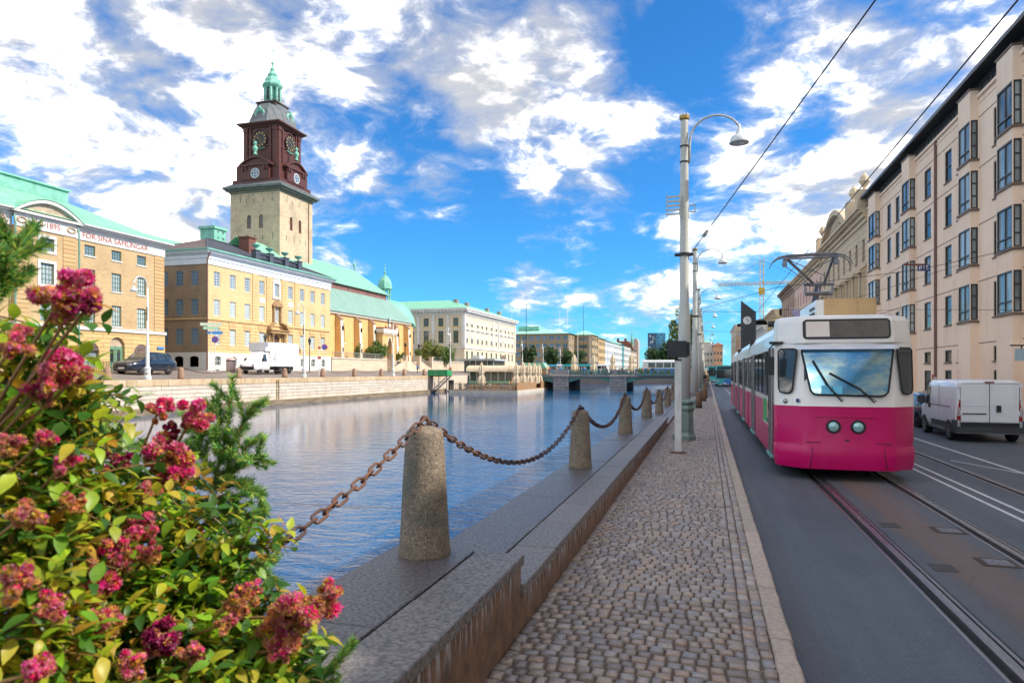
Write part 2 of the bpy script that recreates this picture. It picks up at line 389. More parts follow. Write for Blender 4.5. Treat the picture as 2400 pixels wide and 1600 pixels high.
# ---- cobbled pavement along the quay
SW0, SW1, SWZ = -1.31, .427, .12
M_GROUT = mat('sand_joint', (.19, .14, .10), (.12, .09, .07), 30, .95, bump=.01, bscale=60)
def cob_mat(name, attr):
    m, nt, b = base_mat(name); L = nt.links.new
    g = nt.nodes.new('ShaderNodeNewGeometry'); pos = g.outputs['Position']
    if attr:
        a = nt.nodes.new('ShaderNodeAttribute'); a.attribute_name = 'tint'; s3 = nt.nodes.new('ShaderNodeSeparateColor'); L(a.outputs['Color'], s3.inputs[0]); r = X(nt, s3.outputs[0])
    else:
        oi = nt.nodes.new('ShaderNodeObjectInfo'); r = X(nt, oi.outputs['Random'])
    cr = nt.nodes.new('ShaderNodeValToRGB'); L(r.s, cr.inputs[0]); e = cr.color_ramp; e.interpolation = 'LINEAR'
    stops = ((0, (.24, .20, .175)), (.25, (.37, .30, .245)), (.45, (.44, .325, .235)), (.6, (.31, .29, .28)), (.78, (.49, .42, .345)), (.92, (.48, .335, .24)), (1, (.27, .255, .245)))
    while len(e.elements) < len(stops): e.elements.new(.5)
    for el, (p, c) in zip(e.elements, stops): el.position = p; el.color = (*c, 1)
    n = noise(nt, pos, 55, 5, .7); n2 = noise(nt, pos, 6, 4, .6)
    col = mixc(nt, n.step(.3, .75)*.55, cr.outputs[0], (.20, .18, .165)); col = mixc(nt, n2.step(.45, .8)*.35, col, (.16, .115, .085))
    L(col, b.inputs['Base Color']); L((n2.step(.3, .7)*.2+.42).s, b.inputs['Roughness']); b.inputs['Specular IOR Level'].default_value = .45
    bp = nt.nodes.new('ShaderNodeBump'); bp.inputs['Distance'].default_value = .006; L(noise(nt, pos, 38, 6, .7).s, bp.inputs['Height']); L(bp.outputs[0], b.inputs['Normal'])
    return m
M_COB, M_COBM = cob_mat('granite_sett', False), cob_mat('granite_setts', True)
sw = G(); sw.box(SW0-.05, SW1, -20, 420, -.25, SWZ-.016)
SIDEWALK = struct(sw.build('sidewalk', M_GROUT))
rng = random.Random(3)
def cobble_ring(w, l, rr, k=12):
    pts = []
    for i in range(k):
        a = math.pi/k + 2*math.pi*i/k
        cx, sx_ = math.cos(a), math.sin(a)
        q = 1/max(abs(cx), abs(sx_))*.96                # squarish outline with clipped corners
        q = q*.97
        pts.append((cx*q*w/2*rr.uniform(.93, 1.04), sx_*q*l/2*rr.uniform(.93, 1.04)))
    return pts
def cobble(g, x, y, w, l, rr, z=0., tilt=.05):
    o = cobble_ring(w, l, rr); k = len(o)
    tz = rr.uniform(-.005, .004); tx, ty = rr.uniform(-tilt, tilt), rr.uniform(-tilt, tilt)
    def P(q, s, zz): return (x+q[0]*s, y+q[1]*s, z+zz+tz+q[0]*tx+q[1]*ty)
    g.sm = True
    r0 = [P(q, 1.0, -.035) for q in o]; r1 = [P(q, .99, -.009) for q in o]; r2 = [P(q, .90, -.001) for q in o]
    a, b_, c_ = g.add(r0), g.add(r1), g.add(r2); m_ = g.add([(x, y, z+tz+.001)])
    for i in range(k):
        j = (i+1) % k
        g._f((a+i, a+j, b_+j, b_+i)); g._f((b_+i, b_+j, c_+j, c_+i)); g._f((c_+i, c_+j, m_))
lay = []
y = 3.75; row = 0
while y < 52:
    l = rng.uniform(.092, .118)
    x = SW0+.11 - (row % 2)*.05; 
    while x < SW1-.192:
        w = rng.uniform(.075, .122)
        if x+w > SW1-.182 or SW1-.182-x-w < .05: w = SW1-.182-x
        if w < .05: break
        wav = .035*math.sin((x+1)*2.4+y*.35)+.02*math.sin(y*1.3+x*5)
        lay.append((x+w/2, y+l/2+wav+rng.uniform(-.006, .006), w-.009, l-.009)); x += w
    y += l; row += 1
for x0, w in ((SW0+.05, .095), (SW1-.136, .097), (SW1-.045, .093)):   # edge courses laid lengthways
    y = 3.7
    while y < 52:
        l = rng.uniform(.10, .17); lay.append((x0+rng.uniform(-.006, .006), y+l/2, w-.008, l-.010)); y += l
lay.sort(key=lambda q: q[1]**2+(q[0]+.6)**2*.3)
variants = []
for k in range(10):
    g = G(); cobble(g, 0, 0, 1., 1., rng, 0., .005)
    variants.append(g.mesh('cobble', M_COB))
def vis(q): return q[1] > 4.0
near_c = [q for q in lay if vis(q)][:300]; nset = set(near_c)
for q in near_c:                                        # the nearest ones each a stone of its own
    place(rng.choice(variants), 'cobble', SIDEWALK, loc=(q[0], q[1], SWZ+rng.uniform(-.003, .003)), rot=(rng.uniform(-.03, .03), rng.uniform(-.03, .03), rng.uniform(-.09, .09)), scale=(q[2], q[3], 1))
mass = G()
for q in lay:
    if q in nset: continue
    mass.tint = (rng.random(), 0, 0); cobble(mass, q[0], q[1], q[2], q[3], rng, SWZ)
tag(mass.build('cobbles', M_COBM, SIDEWALK), kind='stuff')
fc = G(); fc.box(SW0, SW1, 52, 420, SWZ-.02, SWZ-.002)
fc.build('far_paving', course_mat('far_setts', (.20, .19, .18), (.25, .22, .20), (.09, .075, .06), .12, .12, .012, .7, 0), SIDEWALK)
lg = G()                                               # dry leaves and scraps lodged between the setts
for k in range(46):
    x, y = rng.choice((rng.uniform(SW0+.02, SW0+.25), rng.uniform(SW0, SW1), rng.uniform(SW1-.1, SW1))), 4.2+rng.random()**1.6*16; a = rng.uniform(0, 6.28); s = rng.uniform(.008, .02); z = SWZ+rng.uniform(.006, .014)
    lg.tint = rng.choice(((.35, .20, .08), (.45, .32, .10), (.7, .68, .62), (.25, .16, .08))); c_, s_ = math.cos(a)*s, math.sin(a)*s
    lg.poly([(x-c_, y-s_, z), (x+s_*.5, y-c_*.5, z+.004), (x+c_, y+s_, z+.002), (x-s_*.5, y+c_*.5, z+.006)])
tag(lg.build('fallen_leaves', mat('dry_leaf', (1, 1, 1), (.8, .8, .8), 30, .8, attr='tint'), SIDEWALK), kind='stuff')
# ---- kerb of long granite stones
M_KERB = mat('kerb_granite', (.52, .41, .30), (.36, .29, .225), 22, .65, bump=.004, bscale=70, rnd=.10)
KERB = struct(G().box(SW1+.01, .572, -20, 420, -.2, .07).build('kerb', M_GROUT))
kv = []
for k in range(4):
    g = G(); rr = random.Random(k); n = 6
    rings = []
    for i in range(n+1):
        yy = i/n; a, b2, t = rr.uniform(-.004, .004), rr.uniform(-.006, .006), rr.uniform(-.004, .003)
        rings.append([(a, yy, -.25), (.148+b2, yy, -.25), (.148+b2, yy, .108+t), (.132+b2, yy, .124+t), (.012+a, yy, .126+t), (a, yy, .114+t)])
    g.loft(rings); kv.append(g.mesh('kerb_stone', M_KERB))
y = 3.2; i = 0
while y < 60:
    l = rng.uniform(.85, 1.25); place(kv[i % 4], 'kerb_stone', KERB, loc=(SW1, y+.006, 0), scale=(1, l-.012, 1)); y += l; i += 1
G().box(SW1, .577, 60, 420, -.2, .124).build('far_kerb', M_KERB, KERB)

# ---- pavement on the far side of the street
M_SLAB = course_mat('pavement_slabs', (.26, .25, .235), (.22, .21, .20), (.10, .09, .08), .7, .35, .012, .8, 0)
rs = G(); rs.box(9.55, 13, -30, 420, -.3, .118); struct(rs.build('sidewalk', M_SLAB))
k2 = struct(G().box(9.4, 9.55, -30, 420, -.3, .125).build('kerb', M_KERB))
# ---- ground behind everything
M_EARTH = mat('town_ground', (.16, .15, .13), (.11, .105, .09), .3, .9)
struct(G().poly([(-2.25, -400, -.02-.25), (3000, -400, -.27), (3000, 4000, -.27), (-2.25, 4000, -.27)]).build('ground', M_EARTH))
# ---- street over the water, rising from the quay to the houses
M_FST = asphalt_mat('far_asphalt', (.22, .185, .165), False)
fs = G(); fs.poly([(-50.1, -60, 1.19), (-50.1, 560, 1.19), (-62.4, 560, 2.10), (-62.4, -60, 2.10)]); struct(fs.build('street', M_FST))
struct(G().poly([(-62.4, -60, 2.10), (-62.4, 3000, 2.10), (-3000, 3000, 2.10), (-3000, -60, 2.10)]).build('ground', M_EARTH))
G_far = G().box(-62.4, 9.4, 600, 3000, -2.5, 1.2); struct(G_far.build('ground', M_EARTH))

# ================================================================== quay wall on this side
M_CAP = mat('cap_granite', (.26, .232, .205), (.095, .086, .08), 42, .42, r2=.6, bump=.006, bscale=60, rnd=.08, detail=8)
M_LEDGE = mat('wet_granite', (.17, .15, .145), (.045, .042, .045), 40, .26, r2=.5, bump=.009, bscale=45, rnd=.10, detail=8, spec=.6)
def wallface_mat():
    m, nt, b = base_mat('stained_wall'); L = nt.links.new
    g = nt.nodes.new('ShaderNodeNewGeometry'); pos = g.outputs['Position']
    sp = nt.nodes.new('ShaderNodeSeparateXYZ'); L(pos, sp.inputs[0]); zz = X(nt, sp.outputs[2]); yy = X(nt, sp.outputs[1])
    n = noise(nt, pos, 7, 7, .7); c = mixc(nt, n.step(.3, .7), (.26, .145, .075), (.13, .075, .045))
    c = mixc(nt, noise(nt, vmath(nt, 'MULTIPLY', pos, (1, 2.5, .35)), 3, 6, .6).step(.45, .75)*.6, c, (.06, .042, .034))
    top = yy.lt(4.8)*.225 + .45 - yy.gt(23.9)*.22
    drop = (top - zz).step(.03, .30, 1, 0)
    st = noise(nt, vmath(nt, 'MULTIPLY', pos, (1, 7.5, .7)), 2.4, 5, .7).step(.50, .60)
    c = mixc(nt, st*drop*.95, c, (.55, .55, .56))
    L(c, b.inputs['Base Color']); b.inputs['Roughness'].default_value = .7
    bp = nt.nodes.new('ShaderNodeBump'); bp.inputs['Distance'].default_value = .006; L(noise(nt, pos, 70, 5, .7).s, bp.inputs['Height']); L(bp.outputs[0], b.inputs['Normal'])
    return m
M_WFACE = wallface_mat()
QX0, QX1, QX2 = -1.30, -1.645, -2.28
QUAY = thing('quay_wall', 'low granite quay wall with stepped capping between the cobbles and the water', 'quay wall', (-1.8, 5, 0))
core = G()
for y0, y1, zt in ((-20, 4.8, .675), (4.8, 23.9, .45), (23.9, 150, .23)):
    core.box(QX2+.04, QX0-.06, y0, y1, -2.6, zt-.14)
core.build('core', M_WFACE, QUAY)
def slab(x0, x1, y0, y1, z0, z1, bev=.012, rr=None, j=.004):
    """stone slab with worn arrises"""
    rr = rr or rng; g = G()
    def ring(ins, z): 
        return [(x0+ins+rr.uniform(-j, j)*.5, y0+ins, z), (x1-ins, y0+ins+rr.uniform(-j, j)*.5, z), (x1-ins+rr.uniform(-j, j)*.5, y1-ins, z), (x0+ins, y1-ins+rr.uniform(-j, j)*.5, z)]
    g.loft([ring(0, z0), ring(0, z1-bev), ring(bev, z1)]); return g
def levels(y): return .675 if y < 4.8 else (.45 if y < 23.9 else .23)
def seams(y0, y1, lo, hi, must):
    ys = [y0]; y = y0
    while y < y1:
        y += rng.uniform(lo, hi)
        nx = [m_ for m_ in must if ys[-1] < m_ <= y+lo*.5]
        if nx: y = nx[0]
        ys.append(min(y, y1))
    return ys
for ys, x0, x1, th_, m_, nm in ((seams(-1.1, 62, .95, 1.2, (3.66, 4.8, 23.9)), QX1+.006, QX0+.022, .075, M_CAP, 'cap_stone'),
                                (seams(-2.2, 62, 1.6, 2.0, (3.2, 4.8, 6.46, 8.3, 23.9)), QX2, QX1-.012, .30, M_LEDGE, 'ledge_slab')):
    for a, b_ in zip(ys, ys[1:]):
        if b_-a < .05: continue
        zt = levels((a+b_)/2)+rng.uniform(-.004, .004)
        slab(x0, x1, a+.005, b_-.005, zt-th_, zt, .007).build(nm, m_, QUAY)
for a, b_ in zip(*(lambda s: (s, s[1:]))(seams(-1., 62, 1.5, 2.1, (4.8, 23.9)))):
    if b_-a > .05:
        zt = levels((a+b_)/2)-.078; x = QX0+rng.uniform(-.003, .003)
        G().box(x-.1, x, a+.004, b_-.004, -.1, zt).build('wall_panel', M_WFACE, QUAY)
G().box(QX1, QX0+.01, 62, 150, 0, .23).box(QX2, QX1-.012, 62, 150, -.2, .22).build('far_capping', M_CAP, QUAY)
G().box(QX2+.01, QX2+.12, -20, 150, -2.6, .1).build('water_face', mat('weedy_granite', (.14, .125, .11), (.05, .06, .045), 1.5, .8, bump=.02), QUAY)

# ================================================================== quay wall across the water
M_QB = mat('pale_granite', (.62, .535, .44), (.52, .44, .36), .9, .8, rnd=.09, bump=.01, bscale=14, dirt=((.42, .28, .16), .7, .35))
M_QC = mat('ochre_granite', (.55, .42, .27), (.47, .33, .19), 1.2, .8, rnd=.16, bump=.01, bscale=14, dirt=((.30, .17, .08), .9, .6))
M_QF = mat('tide_granite', (.27, .205, .125), (.13, .10, .065), 1.0, .7, stretch=(1, .6, 3), bump=.02)
FQ = thing('quay_wall', 'long pale granite quay wall with ochre coping across the canal', 'quay wall', (-50, 80, -2))
G().box(-52.5, -50.12, 30, 126, -2.6, 1.12).build('core', mat('quay_joint', (.16, .12, .085)), FQ)
G().box(-50.2, -49.5, 30, 126, -2.6, -1.42).box(-50.2, -49.42, 30, 126, -2.6, -1.93).build('footing', M_QF, FQ)
blk = G().hexa([(0,0,0),(.3,0,0),(.3,1,0),(0,1,0)], [(0,0,1),(.3,0,1),(.3,1,1),(0,1,1)]).mesh('block', M_QB)
cpk = slab(0, .9, 0, 1, 0, 1, .03, random.Random(1)).mesh('coping_stone', M_QC)
for ci in range(5):
    z0 = -1.42+ci*.405; y = 36 - rng.uniform(0, 2)
    while y < 125:
        l = rng.uniform(2.2, 3.8); l = min(l, 126-y)
        place(blk, 'block', FQ, loc=(-50.25+rng.uniform(-.012, .012), y, z0), scale=(1, l-.035, .405-.04)); y += l
y = 36
while y < 125.5:
    l = min(rng.uniform(1.2, 2.0), 126-y); place(cpk, 'coping_stone', FQ, loc=(-50.86+rng.uniform(-.015, .015), y, .612), scale=(1, l-.03, .60)); y += l
tag(G().box(-52.5, -50.02, 126, 560, -2.6, 1.19).build('far_wall', M_QB, FQ), kind='stuff')
# iron ladder hung on the wall
lad = thing('ladder', 'yellow and black iron ladder fixed to the pale canal wall', 'ladder', (-49.9, 71.6, -2))
for s in (-.22, .22): G().box(-.04, .04, s-.03, s+.03, 0, 3.0).build('rail', mat('ladder_yellow', (.5, .38, .05), (.06, .05, .03), 6, .5, contrast=(.45, .55)), lad, True)
for k in range(9): G().box(-.02, .02, -.2, .2, .2+k*.32, .24+k*.32).build('rung', mat('dark_iron', (.035, .035, .038), None, 8, .5, metal=.4), lad, True)
# ================================================================== stone bollards and chains on the quay
def boll_mat(name, wet):
    m, nt, b = base_mat(name); L = nt.links.new
    g = nt.nodes.new('ShaderNodeNewGeometry'); pos = g.outputs['Position']
    n = noise(nt, pos, 9, 6, .7); f = noise(nt, pos, 58, 5, .75)
    c = mixc(nt, n.step(.35, .65), (.30, .235, .17), (.20, .155, .11)); c = mixc(nt, f.step(.42, .62)*.8, c, (.09, .07, .05)); c = mixc(nt, f.step(.42, .30)*.6, c, (.46, .37, .27))
    c = mixc(nt, noise(nt, pos, 5, 5, .6).step(.52, .66)*.6, c, (.10, .115, .085))
    L(c, b.inputs['Base Color']); b.inputs['Roughness'].default_value = .75
    bp = nt.nodes.new('ShaderNodeBump'); bp.inputs['Distance'].default_value = .012; L((f*.6+noise(nt, pos, 40, 4, .6)*.6).s, bp.inputs['Height']); L(bp.outputs[0], b.inputs['Normal'])
    return m
M_BOL = boll_mat('weathered_granite', True)
def rust_mat():
    m, nt, b = base_mat('rusty_iron'); L = nt.links.new
    g = nt.nodes.new('ShaderNodeNewGeometry'); pos = g.outputs['Position']
    n = noise(nt, pos, 3.2, 4, .6); f = noise(nt, pos, 60, 5, .7)
    c = mixc(nt, n.step(.38, .62), (.035, .03, .032), (.13, .058, .032)); c = mixc(nt, f.step(.42, .7)*.6, c, (.20, .085, .042))
    L(c, b.inputs['Base Color']); b.inputs['Roughness'].default_value = .6; b.inputs['Metallic'].default_value = .25
    bp = nt.nodes.new('ShaderNodeBump'); bp.inputs['Distance'].default_value = .003; L(f.s, bp.inputs['Height']); L(bp.outputs[0], b.inputs['Normal'])
    return m
M_CHAIN = rust_mat()
bol = thing('stone_bollard', 'x', 'bollard', group='granite bollards along the quay')
g = G(); g.sm = True
prof = [(.186, -.02), (.188, .02), (.183, .06), (.172, .25), (.158, .50), (.146, .72), (.138, .85), (.132, .885), (.118, .905), (.075, .922), (.02, .930), (.001, .930)]
rr = random.Random(5); N_ = 32
rings = []
for i, (r, z) in enumerate(prof):
    rings.append([((r*(1+rr.uniform(-.012, .012)))*math.cos(2*math.pi*k/N_), (r*(1+rr.uniform(-.012, .012)))*math.sin(2*math.pi*k/N_), z+(rr.uniform(-.003, .003) if 0 < r < .17 else 0)) for k in range(N_)])
g.loft(rings); g.build('body', M_BOL, bol, True)
g = G(); g.sm = True
g.tube([(.0, .028*math.cos(a), .962+.034*math.sin(a)) for a in [2*math.pi*k/16 for k in range(16)]], .010, 8, closed=True)
g.lathe([(.02, .92), (.022, .935), (.012, .94)], 10); g.build('ring', M_CHAIN, bol, True)
BY = [4.60+6.345*k for k in range(9)]
ords = ['nearest stone bollard on the quay, its head in the sun', 'second stone bollard from the camera along the quay wall', 'third stone bollard from the camera along the quay wall', 'fourth stone bollard from the camera, at the lowered step of the wall',
        'fifth stone bollard, just beyond the step in the quay wall', 'sixth stone bollard, beside the signal box post', 'seventh stone bollard, partly behind the white post', 'eighth stone bollard on the quay, behind the lamp poles', 'last small stone bollard far along the quay wall']
repeat(bol, [((-1.975, y, levels(y)), rr.uniform(0, 6), ords[i], 1) for i, y in enumerate(BY)])
# chain link: a stadium-shaped ring of round bar
def link_mesh(pitch, bar, w):
    g = G(); g.sm = True; r = w/2-bar/2; h = pitch/2+bar*.5-r+bar*.5; h = (pitch+bar)/2-r-bar*.0
    pts = [(h+r*math.cos(a), r*math.sin(a), 0) for a in [-math.pi/2+math.pi*k/7 for k in range(8)]]
    pts += [(-h-r*math.cos(a), -r*math.sin(a), 0) for a in [-math.pi/2+math.pi*k/7 for k in range(8)]]
    g.tube(pts, bar/2, 8, closed=True); return g
PITCH = .108
LINK = link_mesh(PITCH, .0172, .066).mesh('link', M_CHAIN)
def chain_pts(a, b, sag, pitch):
    a, b = Vector(a), Vector(b); n = 400
    P = [a.lerp(b, t/n) - Vector((0, 0, sag*4*(t/n)*(1-t/n))) for t in range(n+1)]
    L_ = 0; cum = [0]
    for p, q in zip(P, P[1:]): L_ += (q-p).length; cum.append(L_)
    k = max(2, round(L_/pitch)); out = []; j = 0
    for i in range(k+1):
        s_ = L_*i/k
        while j < n-1 and cum[j+1] < s_: j += 1
        t = (s_-cum[j])/max(1e-9, cum[j+1]-cum[j]); out.append(P[j].lerp(P[j+1], t))
    return out
def chain(y0, y1, sag, label, split, z0=None, z1=None):
    a = (-1.975, y0, levels(y0)+.985 if z0 is None else z0); b = (-1.975, y1, levels(y1)+.985 if z1 is None else z1)
    ps = chain_pts(a, b, sag, PITCH if split else .11)
    t = thing('chain', label, 'chain', a, group='chains between the quay bollards')
    big = G(); big.sm = True
    for i, (p, q) in enumerate(zip(ps, ps[1:])):
        mid = (p+q)/2; d_ = (q-p).normalized()
        e = d_.to_track_quat('X', 'Z').to_matrix().to_4x4() @ Matrix.Rotation(math.pi/2*(i % 2)+math.pi/4+.15*math.sin(i*1.7), 4, 'X')
        if split:
            place(LINK, 'link', t, loc=mid, rot=e.to_euler())
        else:
            m4 = Matrix.Translation(mid) @ e; st = len(big.v)
            lm = FARL
            big.v.extend(tuple(m4 @ Vector(v)) for v in lm.v)
            for f in lm.f: big._f(tuple(st+k for k in f))
    if not split: tag(big.build('links', M_CHAIN, t), kind='stuff')
FARL = G(); FARL.tube([(.055*math.cos(a)+(.03 if math.cos(a) > 0 else -.03)*1, .032*math.sin(a), 0) for a in [2*math.pi*(k+.5)/8 for k in range(8)]], .012, 5, closed=True)
chain(-1.75, BY[0], .62, 'rusty chain running from the nearest bollard down behind the flowers', True)
chain(BY[0], BY[1], .58, 'rusty chain sagging between the nearest and second stone bollards', True)
cl_ = ['second and third', 'third and fourth', 'fourth and fifth', 'fifth and sixth', 'sixth and seventh', 'seventh and eighth']
for i in range(1, 7): chain(BY[i], BY[i+1], .55, 'chain sagging between the %s stone bollards' % cl_[i-1], False)

# ================================================================== tall poles that carry lamps and wires
M_POLE = mat('pole_grey_paint', (.52, .53, .48), (.44, .45, .41), 3, .42, bump=.0008, bscale=60, stretch=(1, 1, .3), dirt=((.25, .22, .16), 5, .35))
M_GREEN = mat('pedestal_green', (.20, .29, .245), (.15, .22, .185), 6, .45, dirt=((.10, .09, .06), 4, .5))
M_LAMP = mat('lamp_white', (.62, .66, .66), (.55, .58, .58), 5, .35, coat=.3)
M_GLASS_L = mat('lamp_glass', (.55, .55, .5), None, 4, .2)
M_GILT = mat('gilt_trim', (.40, .28, .05), (.22, .16, .05), 20, .4, metal=.6)
M_IRON = mat('dark_iron', (.035, .035, .038), None, 8, .5, metal=.4)
def lamp_arm(parent, z, r0, dirx=1., reach=1.34, rad=.030):
    """goose-neck arm rising from the pole and a bell-shaped lamp at its end"""
    g = G(); g.sm = True; pts = [(dirx*r0, 0, z-1.25), (dirx*(r0+.02), 0, z-.75)]
    R = reach/2
    for k in range(15):
        a = math.pi*(1-k/14*.86); pts.append((dirx*(r0+.03+R+R*math.cos(a)), 0, z-.62+.62*math.sin(a)*1.0+ (0 if k else 0)))
    g.tube(pts, [rad*1.1]*2+[rad]*15, 8); arm = g.build('lamp_arm', M_POLE, parent, True)
    e = Vector(pts[-1]); g = G(); g.sm = True
    zz = e.z
    g.lathe([(.03, .06), (.04, 0), (.045, -.06), (.085, -.16), (.10, -.22), (.19, -.27), (.245, -.36), (.262, -.44), (.262, -.465), (.245, -.465)], 18, (e.x, 0, zz), caps=True)
    hd = g.build('lamp_head', M_LAMP, parent, True)
    g = G(); g.sm = True; g.lathe([(.238, -.47), (.2, -.485), (.1, -.50), (.001, -.505)], 18, (e.x, 0, zz), caps=False); g.build('lens', M_GLASS_L, hd, True)
    return e
pole = thing('lamp_pole', 'x', 'lamp post', group='grey poles with lamps and wires along the quay')
g = G(); g.sm = True
g.lathe([(.165, 0.55), (.165, 2.9), (.16, 3.45), (.128, 3.55), (.122, 6.0), (.10, 8.75), (.10, 8.80)], 20); g.build('mast', M_POLE, pole, True)
g = G(); g.sm = False
g.lathe([(.33, 0), (.33, .12), (.29, .16), (.27, .22), (.255, .8), (.30, .84), (.30, .90), (.24, .97), (.31, 1.02), (.31, 1.06), (.215, 1.12)], 8, rot=math.pi/8); g.build('pedestal', M_GREEN, pole, True)
g = G().box(-.12, .12, -.268, -.24, .28, .74); g.build('hatch', mat('hatch_green', (.17, .25, .21)), pole, True)
g = G(); g.lathe([(.10, 8.78), (.135, 8.82), (.135, 8.90), (.11, 8.92)], 12); cr_ = g.build('crown', M_GILT, pole, True)
g = G()
for k in range(8): a = k*math.pi/4; g.lathe([(.022, 8.90), (.026, 8.94), (.012, 8.965)], 8, (.115*math.cos(a), .115*math.sin(a), 0))
g.build('studs', M_LAMP, cr_, True)
lamp_arm(pole, 8.85, .125)
for z in (7.62, 8.05): G().lathe([(.125, z), (.125, z+.04)], 14).build('clamp', M_IRON, pole, True)
g = G().lathe([(.15, 5.05), (.15, 5.14)], 14).box(-.26, .24, -.06, .06, 5.06, 5.13); g.build('wire_clamp', M_IRON, pole, True)
pl_lab = ['nearest tall grey lamp pole, behind the white signal post', 'second grey lamp pole along the quay, bare shaft down to the setts', 'third grey lamp pole from the camera', 'fourth grey lamp pole from the camera', 'fifth small grey lamp pole along the quay', 'sixth small grey lamp pole along the quay', 'seventh, farthest but one grey lamp pole on the quay', 'farthest grey lamp pole on the quay']
PY = [19.4+18.6*k for k in range(8)]
poles = repeat(pole, [((-.60 if k == 0 else -.63, y, SWZ), 0, pl_lab[k], (1, 1, 1.0 if k == 0 else .95)) for k, y in enumerate(PY)])
for p in poles[1:]:                                     # only the first keeps its broad pedestal
    for c in kids(p):
        if c.name.startswith('pedestal'): c.scale = (.72, .72, .35)
        if c.name.startswith('hatch'): bpy.data.objects.remove(c)
# slotted aerial box on the first pole
ab = thing('antenna_panel', 'slotted grey panel strapped to the nearest lamp pole', 'panel', (-.60, 19.4, 6.15+.12))
g = G()
for k in range(5): g.box(-.46, -.12, -.22, -.19, .12*k, .12*k+.05)
g.box(-.47, -.45, -.22, -.18, -.02, .56).build('slats', M_POLE, ab, True)
G().box(-.13, -.10, -.23, -.16, -.05, .58).build('frame', M_POLE, ab, True)
G().box(.14, .30, -.03, .03, .1, .12).box(.14, .30, -.03, .03, .28, .30).box(.28, .30, -.03, .03, .1, .3).build('bracket', M_POLE, ab, True)

# ---- white post with a black box
post = thing('signal_post', 'white square post carrying a black box on the cobbles', 'post', (-.64, 16.2, SWZ))
M_WPOST = mat('post_white', (.66, .66, .63), (.56, .56, .53), 5, .5, dirt=((.35, .33, .30), 9, .5))
G().box(-.075, .075, -.07, .07, 0, 2.12).build('shaft', M_WPOST, post, True)
G().box(-.077, .077, -.072, .072, 2.12, 2.16).build('cap', M_IRON, post, True)
g = G(); g.lathe([(.2, -.005), (.17, .03), (.12, .04)], 10); g.build('foot', mat('rusty_plate', (.16, .09, .05), (.08, .05, .035), 20, .8), post, True)
M_BLACK = mat('black_plastic', (.012, .012, .014), (.02, .02, .022), 6, .45)
bx = slab(-.245, .20, -.12, .10, 2.20, 2.58, .02, random.Random(2)); bx.build('display_box', M_BLACK, post, True)
G().box(.20, .26, -.05, .06, 2.24, 2.55).box(.21, .225, -.10, .09, 2.2, 2.24).build('bracket', M_IRON, post, True)
# ---- short brown bollards by the poles
sb = thing('short_bollard', 'x', 'bollard', group='short brown bollards among the lamp poles')
M_BRN = mat('brown_granite', (.20, .115, .06), (.12, .07, .04), 9, .7, bump=.006)
g = G(); g.sm = True; g.lathe([(.155, 0), (.15, .4), (.145, .72), (.13, .78), (.08, .81), (.001, .815)], 14); g.build('body', M_BRN, sb, True)
g = G(); g.lathe([(.165, 0), (.165, .10)], 12); g.build('base', M_IRON, sb, True)
repeat(sb, [((-.40, 36.4, SWZ), 0, 'brown stone bollard by the second lamp pole', 1), ((-.20, 44.8, SWZ), 0, 'brown stone bollard just beyond the one by the second pole', 1), ((-.12, 49.5, SWZ), 0, 'third brown stone bollard along the pavement edge', 1), ((-.15, 57.5, SWZ), 0, 'fourth brown stone bollard, near the third lamp pole', 1), ((-.1, 68, SWZ), 0, 'last small brown stone bollard on the pavement', 1)])

# ================================================================== overhead wires
M_WIRE = mat('wire_black', (.02, .02, .022), None, 5, .5)
def wire(name, pts, r, label, group=None, cat='wire'):
    g = G(); g.tube(pts, r, 5); return tag(g.build(name, M_WIRE, loc=None), label, cat, group)
w0 = Vector((-.42, 19.4, 5.25)); w1 = Vector((3.0, 4.0, 6.9))
wire('span_wire', [w0.lerp(w1, t) for t in (0, .25, .5, .75, 1, 1.5, 2)], .011, 'dark wire climbing from the nearest lamp pole across the sky')
wi = thing('insulator', 'grey insulator on the wire beside the nearest lamp pole', 'insulator', w0.lerp(w1, .10))
G().tube([(0, 0, 0), (w1-w0).normalized()*.35], .05, 8).build('body', M_POLE, wi, True); G().tube([(.05, 0, .06), Vector((.05, 0, .06))+(w1-w0).normalized()*.2], .03, 6).build('clip', M_IRON, wi, True)
wire('contact_wire', [(2.45, y, 5.04) for y in (-10, 20, 60, 110, 200)], .009, 'contact wire over the tram track, crossing the sky above the facade')
for k, (y, z) in enumerate(((38, 5.6), (56.6, 5.5), (75.2, 5.5), (94, 5.5))):
    wire('span_wire', [(-.5, y, 5.2), (2.4, y, 5.12), (6, y, 5.3), (11.9, y, z+1.6)], .010, 'wire slung from the %s lamp pole to the facades over the street' % ['second', 'third', 'fourth', 'fifth'][k], 'span wires over the street')
wire('span_wire', [(11.9, 24.0, 6.3), (6.6, 25, 5.3), (2.45, 27, 5.1), (-.5, 38, 5.3)], .010, 'wire that carries the blue number plate across the street')
wire('span_wire', [(11.9, 25.5, 3.9), (7.6, 32, 4.6), (2.45, 42, 5.0)], .008, 'thin lower wire crossing in front of the pale facade')
np_ = thing('number_plate', 'small blue plate reading 815 hung from a wire', 'sign', (6.75, 25, 5.36))
M_SBLUE = mat('sign_blue', (.012, .035, .16), None, 5, .35); M_SWHITE = mat('sign_white', (.8, .8, .8), None, 5, .4)
G().box(-.16, .20, -.012, .012, -.10, .10).build('plate', M_SBLUE, np_, True)
text('lettering', '815', M_SWHITE, (6.77, 24.983, 5.36), (R_(90), 0, 0), .20, np_, .002)
G().tube([(-.55, 0, .13), (.05, 0, .10)], .035, 6).build('insulator', mat('insulator_brown', (.22, .07, .045)), np_, True)
G().tube([(0, 0, .1), (0, 0, .14)], .012, 5).build('hanger', M_IRON, np_, True)
